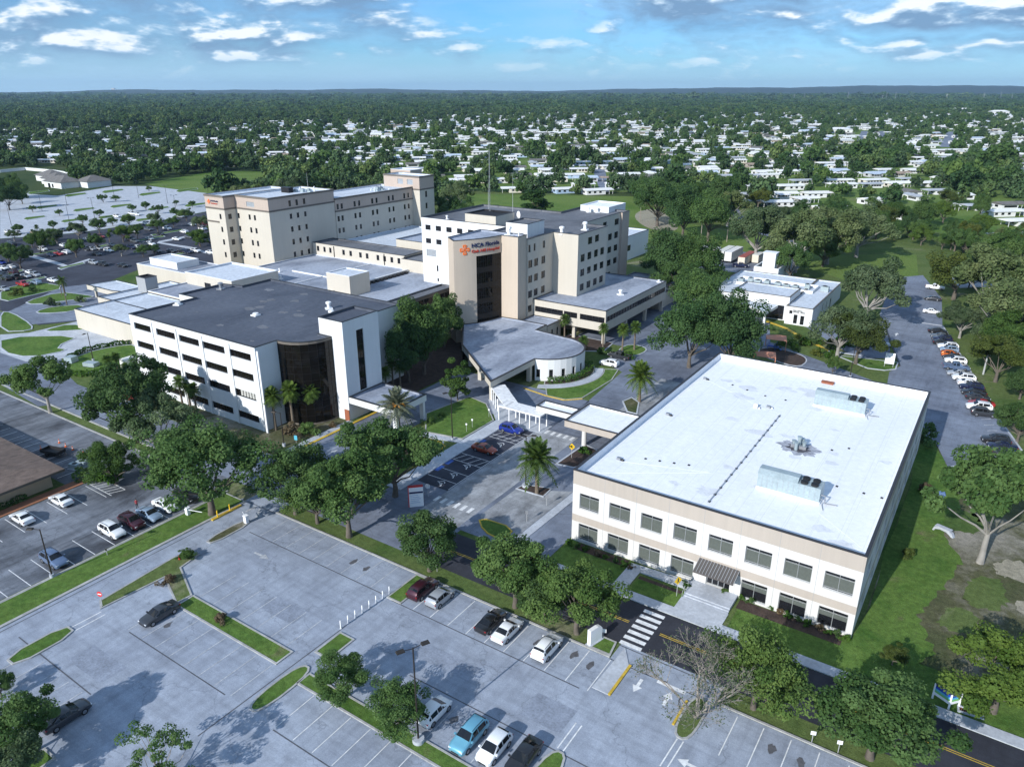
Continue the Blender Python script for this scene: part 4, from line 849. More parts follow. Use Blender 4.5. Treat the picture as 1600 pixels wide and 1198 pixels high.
# arc-length table of the curved wall
SA = [0.]; fine = [bez(i / 200) for i in range(201)]
for a, c in zip(fine, fine[1:]): SA.append(SA[-1] + (c - a).length)
def on_curve(sx, z, out):
    i = min(199, max(0, next((k for k, v in enumerate(SA) if v >= sx), 200) - 1)); f = (sx - SA[i]) / (SA[i + 1] - SA[i]); p = fine[i].lerp(fine[i + 1], f); d = (fine[i + 1] - fine[i]).normalized()
    return Vector((p.x + d.y * out, p.y - d.x * out, z))
t = thing('hospital_sign', 'orange cross emblem with navy and red lettering across the curved beige tower', 'sign', tuple(on_curve(6, 23, 0)))
o0 = t.location.copy()
LS = SA[-1]; print('logo arc', LS)
def emblem(cx, cz, r, place, parent, m='sign_orange'):
    """four rounded arms of a cross with pale slits"""
    mb = MB()
    for k in range(4):
        a = k * PI / 2; c, s = math.cos(a), math.sin(a); pts = []
        for u, v in ((.12, -.12), (.55, -.12 - .2), (.62, -.36), (.9, -.36), (1, -.26), (1, .26), (.9, .36), (.62, .36), (.55, .32), (.12, .12)): pts.append((cx + (u * c - v * s) * r, cz + (u * s + v * c) * r))
        f = [place(x, z, .14) for x, z in pts]; bk = [place(x, z, .01) for x, z in pts]
        mb.face(f, m); n = len(f)
        for i in range(n): j = (i + 1) % n; mb.face([f[j], f[i], bk[i], bk[j]], m)
    mb.build('emblem', parent)
    mb = MB()
    for k in range(4):
        a = k * PI / 2; c, s = math.cos(a), math.sin(a)
        q = [(.25, -.06), (.8, -.06), (.8, .06), (.25, .06)]; mb.face([place(cx + (u * c - v * s) * r, cz + (u * s + v * c) * r, .155) for u, v in q], 'tower_beige')
    mb.build('emblem_slit', parent)
pl = lambda x, z, out: on_curve(x, z, out) - o0
emblem(2.85, 23.75, 1.25, pl, t)
for body, size, m, x0, z0 in (('HCA Florida', 1.42, 'sign_navy', 4.6, 24.15), ('Oak Hill Hospital', 1.05, 'sign_brick', 4.6, 22.85)):
    me = letters(body, size, m); wid = max(v.co.x for v in me.vertices); k = 8.6 / wid
    put('lettering', bend(me, lambda x, y, z: pl(x0 + x * k, z0 + y, .1 + z)), t)
t = thing('tower_sign', 'small orange emblem and dark lettering high on the tall cream block', 'sign', (-231.5, 160.4, 24.5))
emblem(.2, .3, .75, lambda x, z, out: Vector((x, -out + .0, z)), t)
for body, size, m, z0 in (('HCA Florida', .75, 'sign_navy', .35), ('Oak Hill Hospital', .5, 'sign_brick', -.4)):
    me = letters(body, size, m); put('lettering', bend(me, lambda x, y, z: Vector((1.3 + x, -.08 - z, z0 + y))), t)
# --- entrance rotunda
b = Building('entrance_rotunda', 'single storey entrance with a broad pointed grey roof and round windowed end', 'building', -86, 138)
ra = arc(-84, 141, 8.8, -76, 92, 18)
poly = [(-102.5, 133.6), (-100.2, 131.4), (-82.1, 115.7), (-81.9, 132.45)] + ra + [(-92, 150.5), (-93.1, 156.1), (-107, 156.1), (-107, 152), (-106.9, 146), (-108, 141)]
poly = [(-101.5, 131.6), (-82.1, 115.7), (-81.9, 132.4)] + ra + [(-93.0, 151), (-93.1, 156.0), (-101.9, 156.0), (-106.7, 155.6), (-107.3, 152), (-108.4, 148.2), (-111, 144.6)]
n = len(ra)
for i in range(len(poly)):
    p, q = poly[i], poly[(i + 1) % len(poly)]
    if i in (0, 1): b.wall(p, q, 3.7, 5., m='cream_stucco')
    elif 3 <= i < 2 + n:
        w = (Vector(q) - Vector(p)).length; b.wall(p, q, 0, 5., [(.28, w - .28, .8, 2.7, 'punch')] if i % 2 and i < 16 else (), 'white_stucco')
    else: b.wall(p, q, 0, 5., m='cream_stucco')
b.roof(poly, 5., .3, 'roof_grey', 'coping')
mb = MB(); tri_mesh(mb, [(-101.4, 131.8), (-82.2, 116), (-82, 132.4), (-82, 150), (-110, 146)], 3.72, 'cream_stucco'); b.add('soffit', mb)
mb = MB(); mb.box(-106, -92.6, 139, 151, 0, 3.7, 'tan_stucco'); b.add('lobby', mb)
for x, y in ((-83.8, 117.6), (-83.2, 131.0), (-92.6, 125.6), (-99.8, 131.8), (-92.6, 136.5)):
    mb = MB(); mb.box(x, x + .9, y, y + .9, 0, 3.7, 'cream_stucco'); b.add('pillar', mb)
b.finish()
# --- white covered walkway and the flat canopy that meets the office
b = Building('covered_walkway', 'white covered walkway of slim posts bending out from the pointed entrance roof', 'walkway', -74, 112)
def slab(mb, q, z0, z1, m): q = ccw(q); mb.prism(q, z0, z1, m, bottom=True)
mb = MB(); slab(mb, [(-83.6, 117.5), (-81.2, 119.6), (-73.6, 112.9), (-74.6, 110.0)], 3.05, 3.35, 'metal_white'); slab(mb, [(-76.2, 109.8), (-66.6, 109.8), (-66.6, 113.0), (-73.8, 113.0)], 3.0, 3.3, 'metal_white')
for i in range(7): mb.bar((-76 + i * 1.35, 109.85, 3.3), (-76 + i * 1.35, 112.95, 3.3), .1, .05, 'white_paint')
b.add('roof', mb)
for x, y in ((-83, 117.3), (-81.5, 115.8), (-80, 114.4), (-78.4, 112.9), (-76.2, 110.1), (-73.8, 110.1), (-71.4, 110.1), (-69.1, 110.1), (-66.9, 110.1), (-66.9, 112.7), (-69.3, 112.7), (-71.6, 112.7), (-74, 112.8), (-81, 119), (-78.2, 116.4)):
    mb = MB(); mb.box(x - .09, x + .09, y - .09, y + .09, .1, 3.05, 'white_paint'); b.add('post', mb)
mb = MB(); slab(mb, [(-84, 117.5), (-81.2, 120), (-73.6, 113.2), (-76.4, 109.4)], 0, .1, 'concrete'); slab(mb, [(-76.4, 109.4), (-66, 109.4), (-66, 113.3), (-73.4, 113.3)], 0, .1, 'concrete'); b.add('floor', mb)
b.finish()
b = Building('flat_canopy', 'white flat roofed canopy with dark edge reaching from the office to the walkway', 'canopy', -55, 112)
b.block([(-60.6, 108.4), (-43.95, 108.4), (-43.95, 117.7), (-60.6, 117.7)], 3.3, 4.5, {}, 'office_beige', 'roof_white', .25, skip=(1,))
b.finish(); b.mb = {}
b.block(rect(-68.5, -60.62, 111.4, 114.5), 3.4, 4.45, {}, 'office_white', 'roof_white', .25)
mb = MB(); mb.box(-60.5, -44, 108.5, 117.6, 3.28, 3.32, 'office_white'); mb.box(-68.4, -60.65, 111.5, 114.4, 3.38, 3.42, 'office_white'); b.add('soffit', mb)
for x, y in ((-57, 109.4), (-57, 116.6), (-48, 109.4)):
    mb = MB(); mb.cyl(x, y, 0, 3.3, .45, 'office_white', 16); b.add('column', mb, 40)
b.finish()
# --- small white clinic up the side road
b = Building('outpatient_clinic', 'low white clinic with pale roof, raised centre and rows of rooftop units', 'building', -56, 225)
b.block(rect(-47.6, -40.5, 208, 245), 0, 5., {0: [(1.0, 1.8, 3, 3.9, 'punch'), (2.3, 3.3, .4, 2.9, 'punch'), (4.1, 5.1, .3, 2.8, 'punch')], 1: [(12, 13, 1.2, 3.6, 'punch'), (22, 23.4, .2, 3.2, 'punch'), (17, 18, 1.2, 3.4, 'punch')]}, 'white_stucco', 'roof_pale', .3, 'coping_brown')
b.block(rect(-72, -47.7, 213.4, 245), 0, 4.98, {}, 'white_stucco', 'roof_pale', .3, 'coping_brown')
b.block(rect(-63.2, -47.5, 210.6, 222.4), 0, 6.8, {0: [(1, 5, 1.0, 4.4, 'dark'), (7, 14.5, .2, 4.2, 'dark')]}, 'white_stucco', 'roof_pale', .3, 'coping_brown')
mb = MB(); slab(mb, [(-51.2, 200.8), (-50.4, 211), (-57.6, 213.6), (-60, 208)], 3.4, 4.1, 'white_stucco'); tri_mesh(mb, offset(ccw([(-51.2, 200.8), (-50.4, 211), (-57.6, 213.6), (-60, 208)]), .3), 4.11, 'roof_pale'); b.add('canopy', mb)
for x, y in ((-51.8, 202), (-59, 208.2)):
    mb = MB(); mb.box(x, x + .5, y, y + .5, 0, 3.4, 'white_stucco'); b.add('pillar', mb)
ring = rect(-68.4, -45, 226.5, 235); b.part('roof_screen').ring(ring, offset(ring, .3), 4.7, 5.5, 'coping_white')
b.finish()
rs = random.Random(9)
for i in range(9):
    x = -67 + i * 2.75; y = 229 + rs.uniform(-1.2, 3)
    if i == 8: x, y = -42.6, 231
    t = thing('clinic_unit', 'boxy pale rooftop unit on the low white clinic', 'air conditioner', (x, y, 4.7), rs.uniform(-.1, .1), 'rooftop units on the clinic')
    mb = MB(); w, d, h = rs.uniform(.7, 1.15), rs.uniform(.6, 1.), rs.uniform(1.2, 2.); mb.box(-w, w, -d, d, .2, h, 'galvanised'); mb.build('casing', t)
    mb = MB(); mb.cyl(0, 0, h, h + .15, w * .6, 'dark_metal', 10); mb.build('fan', t); mb = MB(); mb.box(-w, w, -d, -d + .15, 0, .2, 'steel'); mb.box(-w, w, d - .15, d, 0, .2, 'steel'); mb.build('base', t)
t = thing('clinic_sign', 'two small lines of dark lettering above the clinic windows', 'sign', (-45.6, 207.9, 3.6))
mb = MB()
for z0, segs in ((.35, ((.0, .9), (1.1, 2.5))), (-.05, ((.0, .8), (.95, 1.7), (2.0, 3.1)))):
    for a, c in segs:
        k = a
        while k < c - .1: mb.box(k, k + .15, -.05, -.01, z0, z0 + .26, 'frame_dark'); k += .23
mb.build('lettering', t)
b = Building('tank_enclosure', 'white walled roofless yard with a square white chimney behind the clinic', 'enclosure', -64, 255)
ring = rect(-68.6, -60.6, 247.5, 264); b.part('wall').ring(ring, offset(ring, .5), 0, 6.2, 'white_stucco')
b.part('chimney').box(-66.2, -62.2, 248.2, 251.6, 0, 10.8, 'white_stucco'); b.part('chimney').box(-66.4, -62.0, 248.0, 251.8, 10.8, 11.0, 'coping_white')
b.part('machinery').box(-67.5, -62, 254, 262, 0, 4.2, 'dark_metal'); b.finish()
# --- brown roofed office, lower left
b = Building('brown_office', 'low tan building under a broad brown shingle roof beside the brick walk', 'building', -136, 30)
b.wall((-121.8, -5), (-121.8, 48.2), 0, 3.2, [(20 + i * 6, 21.4 + i * 6, .8, 2.5, 'punch') for i in range(5)], 'tan_stucco'); b.wall((-121.8, 48.2), (-170, 48.2), 0, 3.2, m='tan_stucco')
mb = MB(); e = [(-119.8, -7), (-119.8, 49.7), (-172, 49.7), (-172, -7)]; r0, r1 = (-146, 24), (-146, 19)
mb.face([(*e[0], 3.2), (*e[1], 3.2), (*r0, 6.2), (*r1, 6.2)], 'shingle_brown'); mb.face([(*e[1], 3.2), (*e[2], 3.2), (*r0, 6.2)], 'shingle_brown'); mb.face([(*e[2], 3.2), (*e[3], 3.2), (*r1, 6.2), (*r0, 6.2)], 'shingle_brown'); mb.face([(*e[3], 3.2), (*e[0], 3.2), (*r1, 6.2)], 'shingle_brown')
b.add('roof', mb); mb = MB(); mb.box(-172, -119.8, -7, 49.7, 2.8, 3.19, 'coping_brown'); b.add('fascia', mb); b.finish()
# --- pale villa among trees, far left
b = Building('walled_villa', 'sprawling house with grey shingle roofs behind a curved white wall', 'house', -560, 290)
def hip(mb, x0, x1, y0, y1, z, h, m, ov=.8):
    x0 -= ov; x1 += ov; y0 -= ov; y1 += ov; c = (y1 - y0) / 2 if x1 - x0 > y1 - y0 else (x1 - x0) / 2
    if x1 - x0 > y1 - y0: a, e = (x0 + c, (y0 + y1) / 2, z + h), (x1 - c, (y0 + y1) / 2, z + h)
    else: a, e = ((x0 + x1) / 2, y1 - c, z + h), ((x0 + x1) / 2, y0 + c, z + h)
    A, B, C, D = (x0, y0, z), (x1, y0, z), (x1, y1, z), (x0, y1, z)
    if x1 - x0 > y1 - y0: fs = [(A, B, e, a), (B, C, e), (C, D, a, e), (D, A, a)]
    else: fs = [(A, B, e), (B, C, a, e), (C, D, a), (D, A, e, a)]
    for f in fs: mb.face(f, m)
cx, cy = G(70, 292)
for dx, dy, w, d in ((0, 0, 22, 14), (-20, 8, 16, 14), (18, 12, 14, 16), (-44, 16, 18, 14)):
    m1 = MB(); m1.box(cx + dx, cx + dx + w, cy + dy, cy + dy + d, 0, 4, 'white_stucco'); b.add('wall', m1); m1 = MB(); hip(m1, cx + dx, cx + dx + w, cy + dy, cy + dy + d, 4, 3.5, 'shingle_grey', 1); b.add('roof', m1)
b.part('window').box(cx + 5, cx + 8, cy - .06, cy, 0, 2.8, 'dark_glass'); b.part('window').box(cx + 10, cx + 12, cy - .06, cy, .3, 2.6, 'dark_glass')
pts = [G(x, y) for x, y in ((0, 270), (40, 266), (85, 270), (122, 276), (131, 281), (118, 287), (96, 292))]
for p, q in zip(pts, pts[1:]): b.part('garden_wall').bar((*p, 0), (*q, 0), .5, 2.2, 'white_stucco')
b.finish()
# trailers
for i, (x0, x1, y0, y1, h, m, top, l) in enumerate(((-90.4, -87.9, 275, 288, 3.4, 'container_white', 'container_white', 'white box trailer, outermost beside the trees'), (-87.5, -84.9, 275, 288.5, 3.4, 'container_white', 'metal_white', 'white box trailer next to the red topped one'),
        (-82.2, -79.7, 274.5, 288, 2.9, 'container_cream', 'container_red', 'cream box container with a faded red top'), (-79.0, -76.6, 281, 288, 2.9, 'container_cream', 'container_white', 'short cream container at the end of the row'), (-101, -94, 284, 290, 2.6, 'container_white', 'metal_white', 'low white storage unit half hidden behind the trees'))):
    t = thing('box_trailer', l, 'trailer', ((x0 + x1) / 2, (y0 + y1) / 2, 0), 0, 'trailers behind the clinic'); w, d = (x1 - x0) / 2, (y1 - y0) / 2
    z0 = .9 if i < 2 else .25
    mb = MB(); mb.box(-w, w, -d, d, z0, z0 + h - .12, m)
    for k in range(int(d * 2 / .8)): mb.box(w, w + .03, -d + .2 + k * .8, -d + .35 + k * .8, z0 + .1, z0 + h - .2, m)
    mb.build('body', t); mb = MB(); mb.box(-w - .03, w + .03, -d - .03, d + .03, z0 + h - .12, z0 + h, top); mb.build('roof', t)
    mb = MB(); mb.box(-w * .9, -.04, -d - .06, -d, z0 + .1, z0 + h - .25, m); mb.box(.04, w * .9, -d - .06, -d, z0 + .1, z0 + h - .25, m); mb.build('door', t)
    mb = MB()
    for yy in (-d + 1.5, d - 1.5):
        for xx in (-w * .7, w * .7): mb.tube([(xx - .12, yy, .45 if i < 2 else .15), (xx + .12, yy, .45 if i < 2 else .15)], .45 if i < 2 else .15, 'tyre', 10)
    mb.build('wheel', t)
# ---------------------------------------------------------------- vehicles
# stations along the car, rear to front: x, sill, belt, top, half width at belt, half width at top
CARS = {
 'sedan': (4.75, [(-2.37, .42, .68, .74, .74, .66), (-2.28, .30, .88, 1.0, .86, .72), (-1.6, .26, .94, 1.08, .91, .74), (-.85, .22, .93, 1.40, .91, .60), (-.2, .22, .92, 1.46, .91, .61), (.3, .22, .91, 1.43, .91, .61), (1.15, .22, .88, 1.0, .91, .76), (1.9, .24, .78, .87, .89, .74), (2.25, .28, .66, .74, .80, .66), (2.37, .36, .52, .58, .66, .56)], 3, 5, 2, 6),
 'suv': (4.7, [(-2.33, .46, .80, .95, .80, .70), (-2.27, .32, 1.0, 1.14, .89, .76), (-2.0, .28, 1.06, 1.5, .93, .68), (-1.7, .26, 1.06, 1.68, .94, .66), (-.4, .26, 1.04, 1.73, .94, .66), (.35, .26, 1.03, 1.68, .94, .65), (1.1, .26, 1.0, 1.14, .94, .80), (1.85, .27, .92, 1.03, .92, .78), (2.22, .32, .78, .88, .84, .7), (2.34, .42, .6, .68, .7, .6)], 3, 5, 2, 6),
 'hatch': (4.2, [(-2.08, .46, .80, .95, .78, .70), (-2.02, .30, .98, 1.12, .87, .74), (-1.75, .27, 1.02, 1.42, .9, .66), (-1.4, .25, 1.02, 1.58, .91, .64), (-.3, .25, 1.0, 1.63, .91, .64), (.35, .25, 1.0, 1.58, .91, .64), (1.2, .25, .96, 1.06, .91, .76), (1.75, .26, .84, .93, .88, .74), (2.0, .3, .7, .78, .8, .66), (2.1, .4, .55, .62, .66, .56)], 3, 5, 2, 6),
}
def car_proto(kind, paint):
    L, st, r0, r1, b0, w1 = CARS[kind]
    t = thing('parked_car', 'car', 'car', (0, -500, 0)); pm = 'paint_' + paint
    mb = MB(); rings = []
    for x, s, bl, tp, wb, wt in st:
        n = len(mb.v); mid = s + (bl - s) * .5
        half = [(wb * .93, s), (wb, s + (bl - s) * .25), (wb * 1.01, mid), (wb * .985, bl), (wt + .03, tp - .035), (wt * .86, tp), (0, tp + .025)]
        pts = [(x, -a, z) for a, z in half] + [(x, a, z) for a, z in reversed(half[:-1])]
        mb.v.extend(pts); rings.append(n)
    k = 13
    for a, c in zip(rings, rings[1:]):
        for i in range(k - 1): mb.f.append((a + i, c + i, c + i + 1, a + i + 1)); mb.m.append(mb.mi(pm))
        mb.f.append((a + k - 1, c + k - 1, c, a)); mb.m.append(mb.mi('dark_metal'))
    mb.f.append(tuple(rings[0] + i for i in range(k))); mb.m.append(mb.mi(pm)); mb.f.append(tuple(rings[-1] + i for i in reversed(range(k)))); mb.m.append(mb.mi(pm))
    mb.f = [tuple(reversed(f)) for f in mb.f]
    body = mb.build('body', t, 38)
    V = [Vector(v) for v in mb.v]
    def inset(q, ku, kv, out):
        a, b, c, d = q; n = (b - a).cross(d - a).normalized(); f = lambda u, v: a * (1 - u) * (1 - v) + b * u * (1 - v) + c * u * v + d * (1 - u) * v
        return [f(u, v) + n * out for u, v in ((ku[0], kv[0]), (ku[1], kv[0]), (ku[1], kv[1]), (ku[0], kv[1]))]
    def glassq(name, q, ku=(.06, .94), kv=(.08, .92), out=.012, m='car_glass'):
        mb = MB(); c = sum(q, Vector()) / 4; n = (q[1] - q[0]).cross(q[3] - q[0])
        if n.dot(c - Vector((0, 0, .8))) < 0: q = [q[1], q[0], q[3], q[2]]
        mb.face(inset(q, ku, kv, out), m); return mb.build(name, t)
    R = rings
    wt0, wt1 = st[r1], st[w1]
    def pane(name, i, j, k0, k1):
        mb = MB(); A_ = [V[R[i] + q].lerp(V[R[j] + q], k0) for q in range(4, 9)]; B_ = [V[R[i] + q].lerp(V[R[j] + q], k1) for q in range(4, 9)]
        for L_ in (A_, B_): L_[0] = L_[0].lerp(L_[1], .25); L_[4] = L_[4].lerp(L_[3], .25)
        o = Vector((.016 if j > i and i >= r1 else -.016, 0, .02))
        for q in range(4): mb.face([A_[q] + o, A_[q + 1] + o, B_[q + 1] + o, B_[q] + o], 'car_glass')
        return mb.build(name, t)
    pane('windscreen', r1, w1, .06, .93); pane('rear_window', b0, r0, .1, .92)
    mid = r0 + 1
    for sgn, (lo, hi) in ((-1, (3, 4)), (1, (9, 8))):
        for i, j, ku in ((r0, mid, (.06, .95)), (mid, r1, (.05, .97)), (b0, r0, (.35 if kind == 'sedan' else .25, .96)), (r1, w1, (.04, .6))):
            q = [V[R[i] + lo], V[R[j] + lo], V[R[j] + hi], V[R[i] + hi]]
            if sgn > 0: q = [q[1], q[0], q[3], q[2]]; ku = (1 - ku[1], 1 - ku[0])
            kv = (.12, .9) if (i, j) in ((r0, mid), (mid, r1)) else (.12, .62)
            mbx = MB(); mbx.face(inset(q, ku, kv, .014), 'car_glass'); mbx.build('side_window', t)
    front, rear = st[-2], st[1]
    for sgn in (-1, 1):
        mb = MB(); y = sgn * front[4] * .78; mb.box(front[0] - .06, front[0] + .07, y - .17, y + .17, front[2] - .1, front[2] + .03, 'headlight'); mb.build('headlight', t)
        mb = MB(); y = sgn * rear[4] * .86; mb.box(rear[0] - .05, rear[0] + .12, y - .12, y + .12, rear[2] - .14, rear[2] + .02, 'taillight'); mb.build('taillight', t)
        mb = MB(); y = sgn * (st[w1][4] + .1); mb.box(st[w1][0] - .3, st[w1][0] - .12, y - .1, y + .1, st[w1][2] + .02, st[w1][2] + .17, pm); mb.build('mirror', t)
    mb = MB(); mb.box(st[-1][0] - .05, st[-1][0] + .02, -.45, .45, .36, .52, 'dark_metal'); mb.build('grille', t)
    wr = .34 if kind == 'sedan' else .37
    for wx in (-L * .29, L * .305):
        for sgn in (-1, 1):
            y = sgn * (.93 if kind == 'suv' else .9); w = put('wheel', None, t)
            mb = MB(); mb.tube([(wx, y - .12 * sgn, wr), (wx, y + .025 * sgn, wr)], wr, 'tyre', 16); mb.build('tyre', w, 40)
            mb = MB(); mb.tube([(wx, y + .026 * sgn, wr), (wx, y + .035 * sgn, wr)], [wr * .62, wr * .55], 'rim', 12); mb.build('rim', w)
    if kind == 'suv':
        for sgn in (-1, 1): mb = MB(); mb.tube([(-1.6, sgn * .6, 1.73), (-.4, sgn * .6, 1.79), (.3, sgn * .6, 1.73)], .025, 'dark_metal', 5); mb.build('roof_rail', t)
    return t
def pickup_proto(paint):
    t = thing('pickup_truck', 'pickup', 'truck', (0, -500, 0)); pm = 'paint_' + paint; mb = MB()
    def loft(sec):
        rs = []
        for x, s, bl, tp, wb, wt in sec:
            n = len(mb.v); h = [(wb * .95, s), (wb, (s + bl) / 2), (wb * .98, bl), (wt, tp), (0, tp + .02)]
            mb.v.extend([(x, -a, z) for a, z in h] + [(x, a, z) for a, z in reversed(h[:-1])]); rs.append(n)
        for a, c in zip(rs, rs[1:]):
            for i in range(8): mb.f.append((a + i + 1, c + i + 1, c + i, a + i)); mb.m.append(mb.mi(pm))
            mb.f.append((a, c, c + 8, a + 8)); mb.m.append(mb.mi('dark_metal'))
        mb.f.append(tuple(rs[0] + i for i in reversed(range(9)))); mb.m.append(mb.mi(pm)); mb.f.append(tuple(rs[-1] + i for i in range(9))); mb.m.append(mb.mi(pm)); return rs
    rs = loft([(-.75, .4, 1.12, 1.8, .97, .7), (-.2, .4, 1.12, 1.88, .97, .72), (.6, .4, 1.12, 1.84, .97, .72), (1.35, .4, 1.1, 1.2, .97, .85), (2.5, .42, 1.02, 1.1, .94, .8), (2.75, .5, .85, .9, .85, .75)])
    mb.build('cab', t, 38); V = [Vector(v) for v in mb.v]
    mb = MB(); mb.box(-2.75, -.78, -.97, -.87, .5, 1.18, pm); mb.box(-2.75, -.78, .87, .97, .5, 1.18, pm); mb.box(-2.75, -2.65, -.87, .87, .5, 1.16, pm); mb.box(-2.65, -.78, -.87, .87, .5, .72, 'dark_metal'); mb.build('cargo_bed', t)
    def q(name, a, b, c, d, o):
        pts = [V[i] for i in (a, b, c, d)]; ctr = sum(pts, Vector()) / 4; n = (pts[1] - pts[0]).cross(pts[3] - pts[0]).normalized()
        if n.dot(ctr - Vector((.2, 0, 1))) < 0: n = -n; pts.reverse()
        g = MB(); g.face([ctr + (p - ctr) * .84 + n * o for p in pts], 'car_glass'); g.build(name, t)
    q('windscreen', rs[2] + 3, rs[3] + 3, rs[3] + 5, rs[2] + 5, .03)
    for s in ((2, 3), (6, 5)):
        for i in (0, 1): q('side_window', rs[i] + s[0], rs[i + 1] + s[0], rs[i + 1] + s[1], rs[i] + s[1], .015)
    q('rear_window', rs[0] + 2, rs[0] + 6, rs[0] + 5, rs[0] + 3, .015)
    for wx in (-1.75, 1.75):
        for sg in (-1, 1):
            w = put('wheel', None, t); mb = MB(); mb.tube([(wx, sg * .8, .4), (wx, sg * .985, .4)], .4, 'tyre', 16); mb.build('tyre', w, 40)
            mb = MB(); mb.tube([(wx, sg * .986, .4), (wx, sg * .995, .4)], [.25, .22], 'rim', 12); mb.build('rim', w)
    for sg in (-1, 1):
        mb = MB(); mb.box(2.62, 2.78, sg * .7 - .15, sg * .7 + .15, .78, .95, 'headlight'); mb.build('headlight', t)
        mb = MB(); mb.box(-2.79, -2.7, sg * .9 - .07, sg * .9 + .07, .8, 1.12, 'taillight'); mb.build('taillight', t)
    return t
PROTO = {}
def car(kind, paint, x, y, a, label, group=None, z=.045):
    key = (kind, paint)
    if key not in PROTO:
        base = next((k for k in PROTO if k[0] == kind), None)
        if base is None:
            PROTO[key] = (pickup_proto if kind == 'pickup' else lambda p: car_proto(kind, p))(paint); t = PROTO[key]
            t.location = (x, y, z); t.rotation_euler.z = a; t['label'] = label
            if group: t['group'] = group
            return t
        src = PROTO[base]; swap = {}
        for c in src.children:
            if any(m and m.name == 'paint_' + base[1] for m in c.data.materials) if c.data else False:
                me = swap.setdefault(c.data, c.data.copy())
                for i, m in enumerate(me.materials):
                    if m.name == 'paint_' + base[1]: me.materials[i] = MATS['paint_' + paint]
        t = PROTO[key] = copy_thing(src, (x, y, z), a, None, label, group, swap)
        if not group and 'group' in t: del t['group']
        return t
    t = copy_thing(PROTO[key], (x, y, z), a, None, label, group)
    if not group and 'group' in t: del t['group']
    return t
def carp(kind, paint, px, py, a, label, group=None, zc=.7): x, y = G(px, py, zc); return car(kind, paint, x, y, a, label, group)
U, D_ = PI / 2, -PI / 2
carp('suv', 'white', 855, 1010, U, 'white wagon with roof rails, last in its row before the concrete wedge walk')
carp('sedan', 'white', 793, 983, U, 'white saloon with a dark sunroof parked against a black car')
carp('sedan', 'black', 767, 969, U, 'black saloon parked between two empty bays and a white saloon', )
carp('hatch', 'silver', 688, 932, U, 'small silver hatchback beside the dark brown crossover')
carp('suv', 'maroon', 661, 919, U, 'dark brown crossover at the head of the row by the bollards')
carp('hatch', 'white', 678, 1110, U, 'white hatchback half under the tree by the tall lamp post')
carp('suv', 'paleblue', 733, 1148, D_, 'pale blue people carrier casting a long shadow')
carp('hatch', 'white', 772, 1166, D_, 'white boxy crossover between the pale blue car and a black car')
carp('sedan', 'black', 818, 1180, D_, 'black saloon at the end of the row by the rounded island')
carp('sedan', 'charcoal', 102, 1116, U, 'dark saloon with its tail under a tree in the physicians lot')
carp('sedan', 'charcoal', 249, 957, D_, 'dark saloon alone against the long grass divider')
carp('sedan', 'white', 34, 808, PI, 'white saloon facing the brick walk, farther from the hatched bay')
carp('sedan', 'white', 95, 780, PI, 'white saloon facing the brick walk, nearer the hatched bay')
carp('suv', 'white', 175, 828, 0, 'white crossover with dark sunroof against the grass strip')
carp('suv', 'maroon', 206, 814, 0, 'dark maroon crossover between white and pale silver cars')
carp('sedan', 'steelblue', 233, 802, 0, 'pale blue-silver saloon with a shiny roof beside a maroon crossover')
carp('sedan', 'white', 258, 788, 0, 'white saloon partly under the big spreading oak')
carp('suv', 'black', 291, 774, 0, 'black crossover in deep shade under the spreading oak')
carp('suv', 'slate', 84, 873, 0, 'grey-blue crossover parked alone beneath a lamp post')
carp('suv', 'blue', 799, 670, 0, 'deep blue crossover in the bay beside the covered walkway')
carp('sedan', 'rust', 757, 700, 0, 'rust red saloon in the accessible bays')
carp('suv', 'white', 952, 567, PI, 'white crossover parked by the curved lawn of the round entrance')
carp('pickup', 'charcoal', 968, 556, PI, 'dark pickup parked behind the white crossover by the palms')
A14 = R_(14)
row = [(126, 183, 'sedan', 'black', 'black saloon at the far end of the side road row'), (152, 222, 'sedan', 'grey', 'grey saloon second in the side road row'), (160, 247, 'suv', 'navy', 'navy crossover third in the side road row'), (166, 272, 'sedan', 'black', 'black saloon just before the white cars up the side road'),
       (206, 303, 'suv', 'white', 'white crossover behind the orange car'), (215, 328, 'hatch', 'steelblue', 'pale blue hatchback touching the orange car'), (225, 364, 'hatch', 'orange', 'bright orange hatchback in the side road row'), (250, 387, 'sedan', 'black', 'black saloon in the shade next to the orange hatchback'),
       (265, 415, 'suv', 'white', 'white crossover between a black saloon and a blue pickup'), (268, 466, 'pickup', 'slate', 'grey-blue pickup with planks on its bed'), (288, 512, 'sedan', 'silver', 'silver saloon beside the grey-blue pickup'), (330, 548, 'suv', 'white', 'white crossover nose out between silver and white saloons'),
       (372, 588, 'sedan', 'white', 'white saloon next to the navy crossover'), (390, 622, 'suv', 'navy', 'navy crossover midway down the side road row'), (408, 662, 'sedan', 'black', 'black saloon after the navy crossover'), (436, 698, 'sedan', 'charcoal', 'charcoal saloon beside the red car'),
       (468, 748, 'sedan', 'red', 'dark red saloon near the end of the side road row'), (450, 774, 'suv', 'white', 'white crossover between the red saloon and a charcoal wagon'), (486, 822, 'suv', 'charcoal', 'charcoal wagon closing the side road row'), (580, 1036, 'suv', 'black', 'black crossover at the kerb behind the pale trunked oak'), (630, 1082, 'sedan', 'navy', 'navy saloon partly hidden by the pale trunked oak'), (655, 1128, 'sedan', 'charcoal', 'dark saloon seen through the leaves of the pale trunked oak')]
for i, (x, y, k, p, l) in enumerate(row): carp(k, p, 1440 + x / 5, 480 + y / 5, A14 + (PI if i % 3 else 0), l)
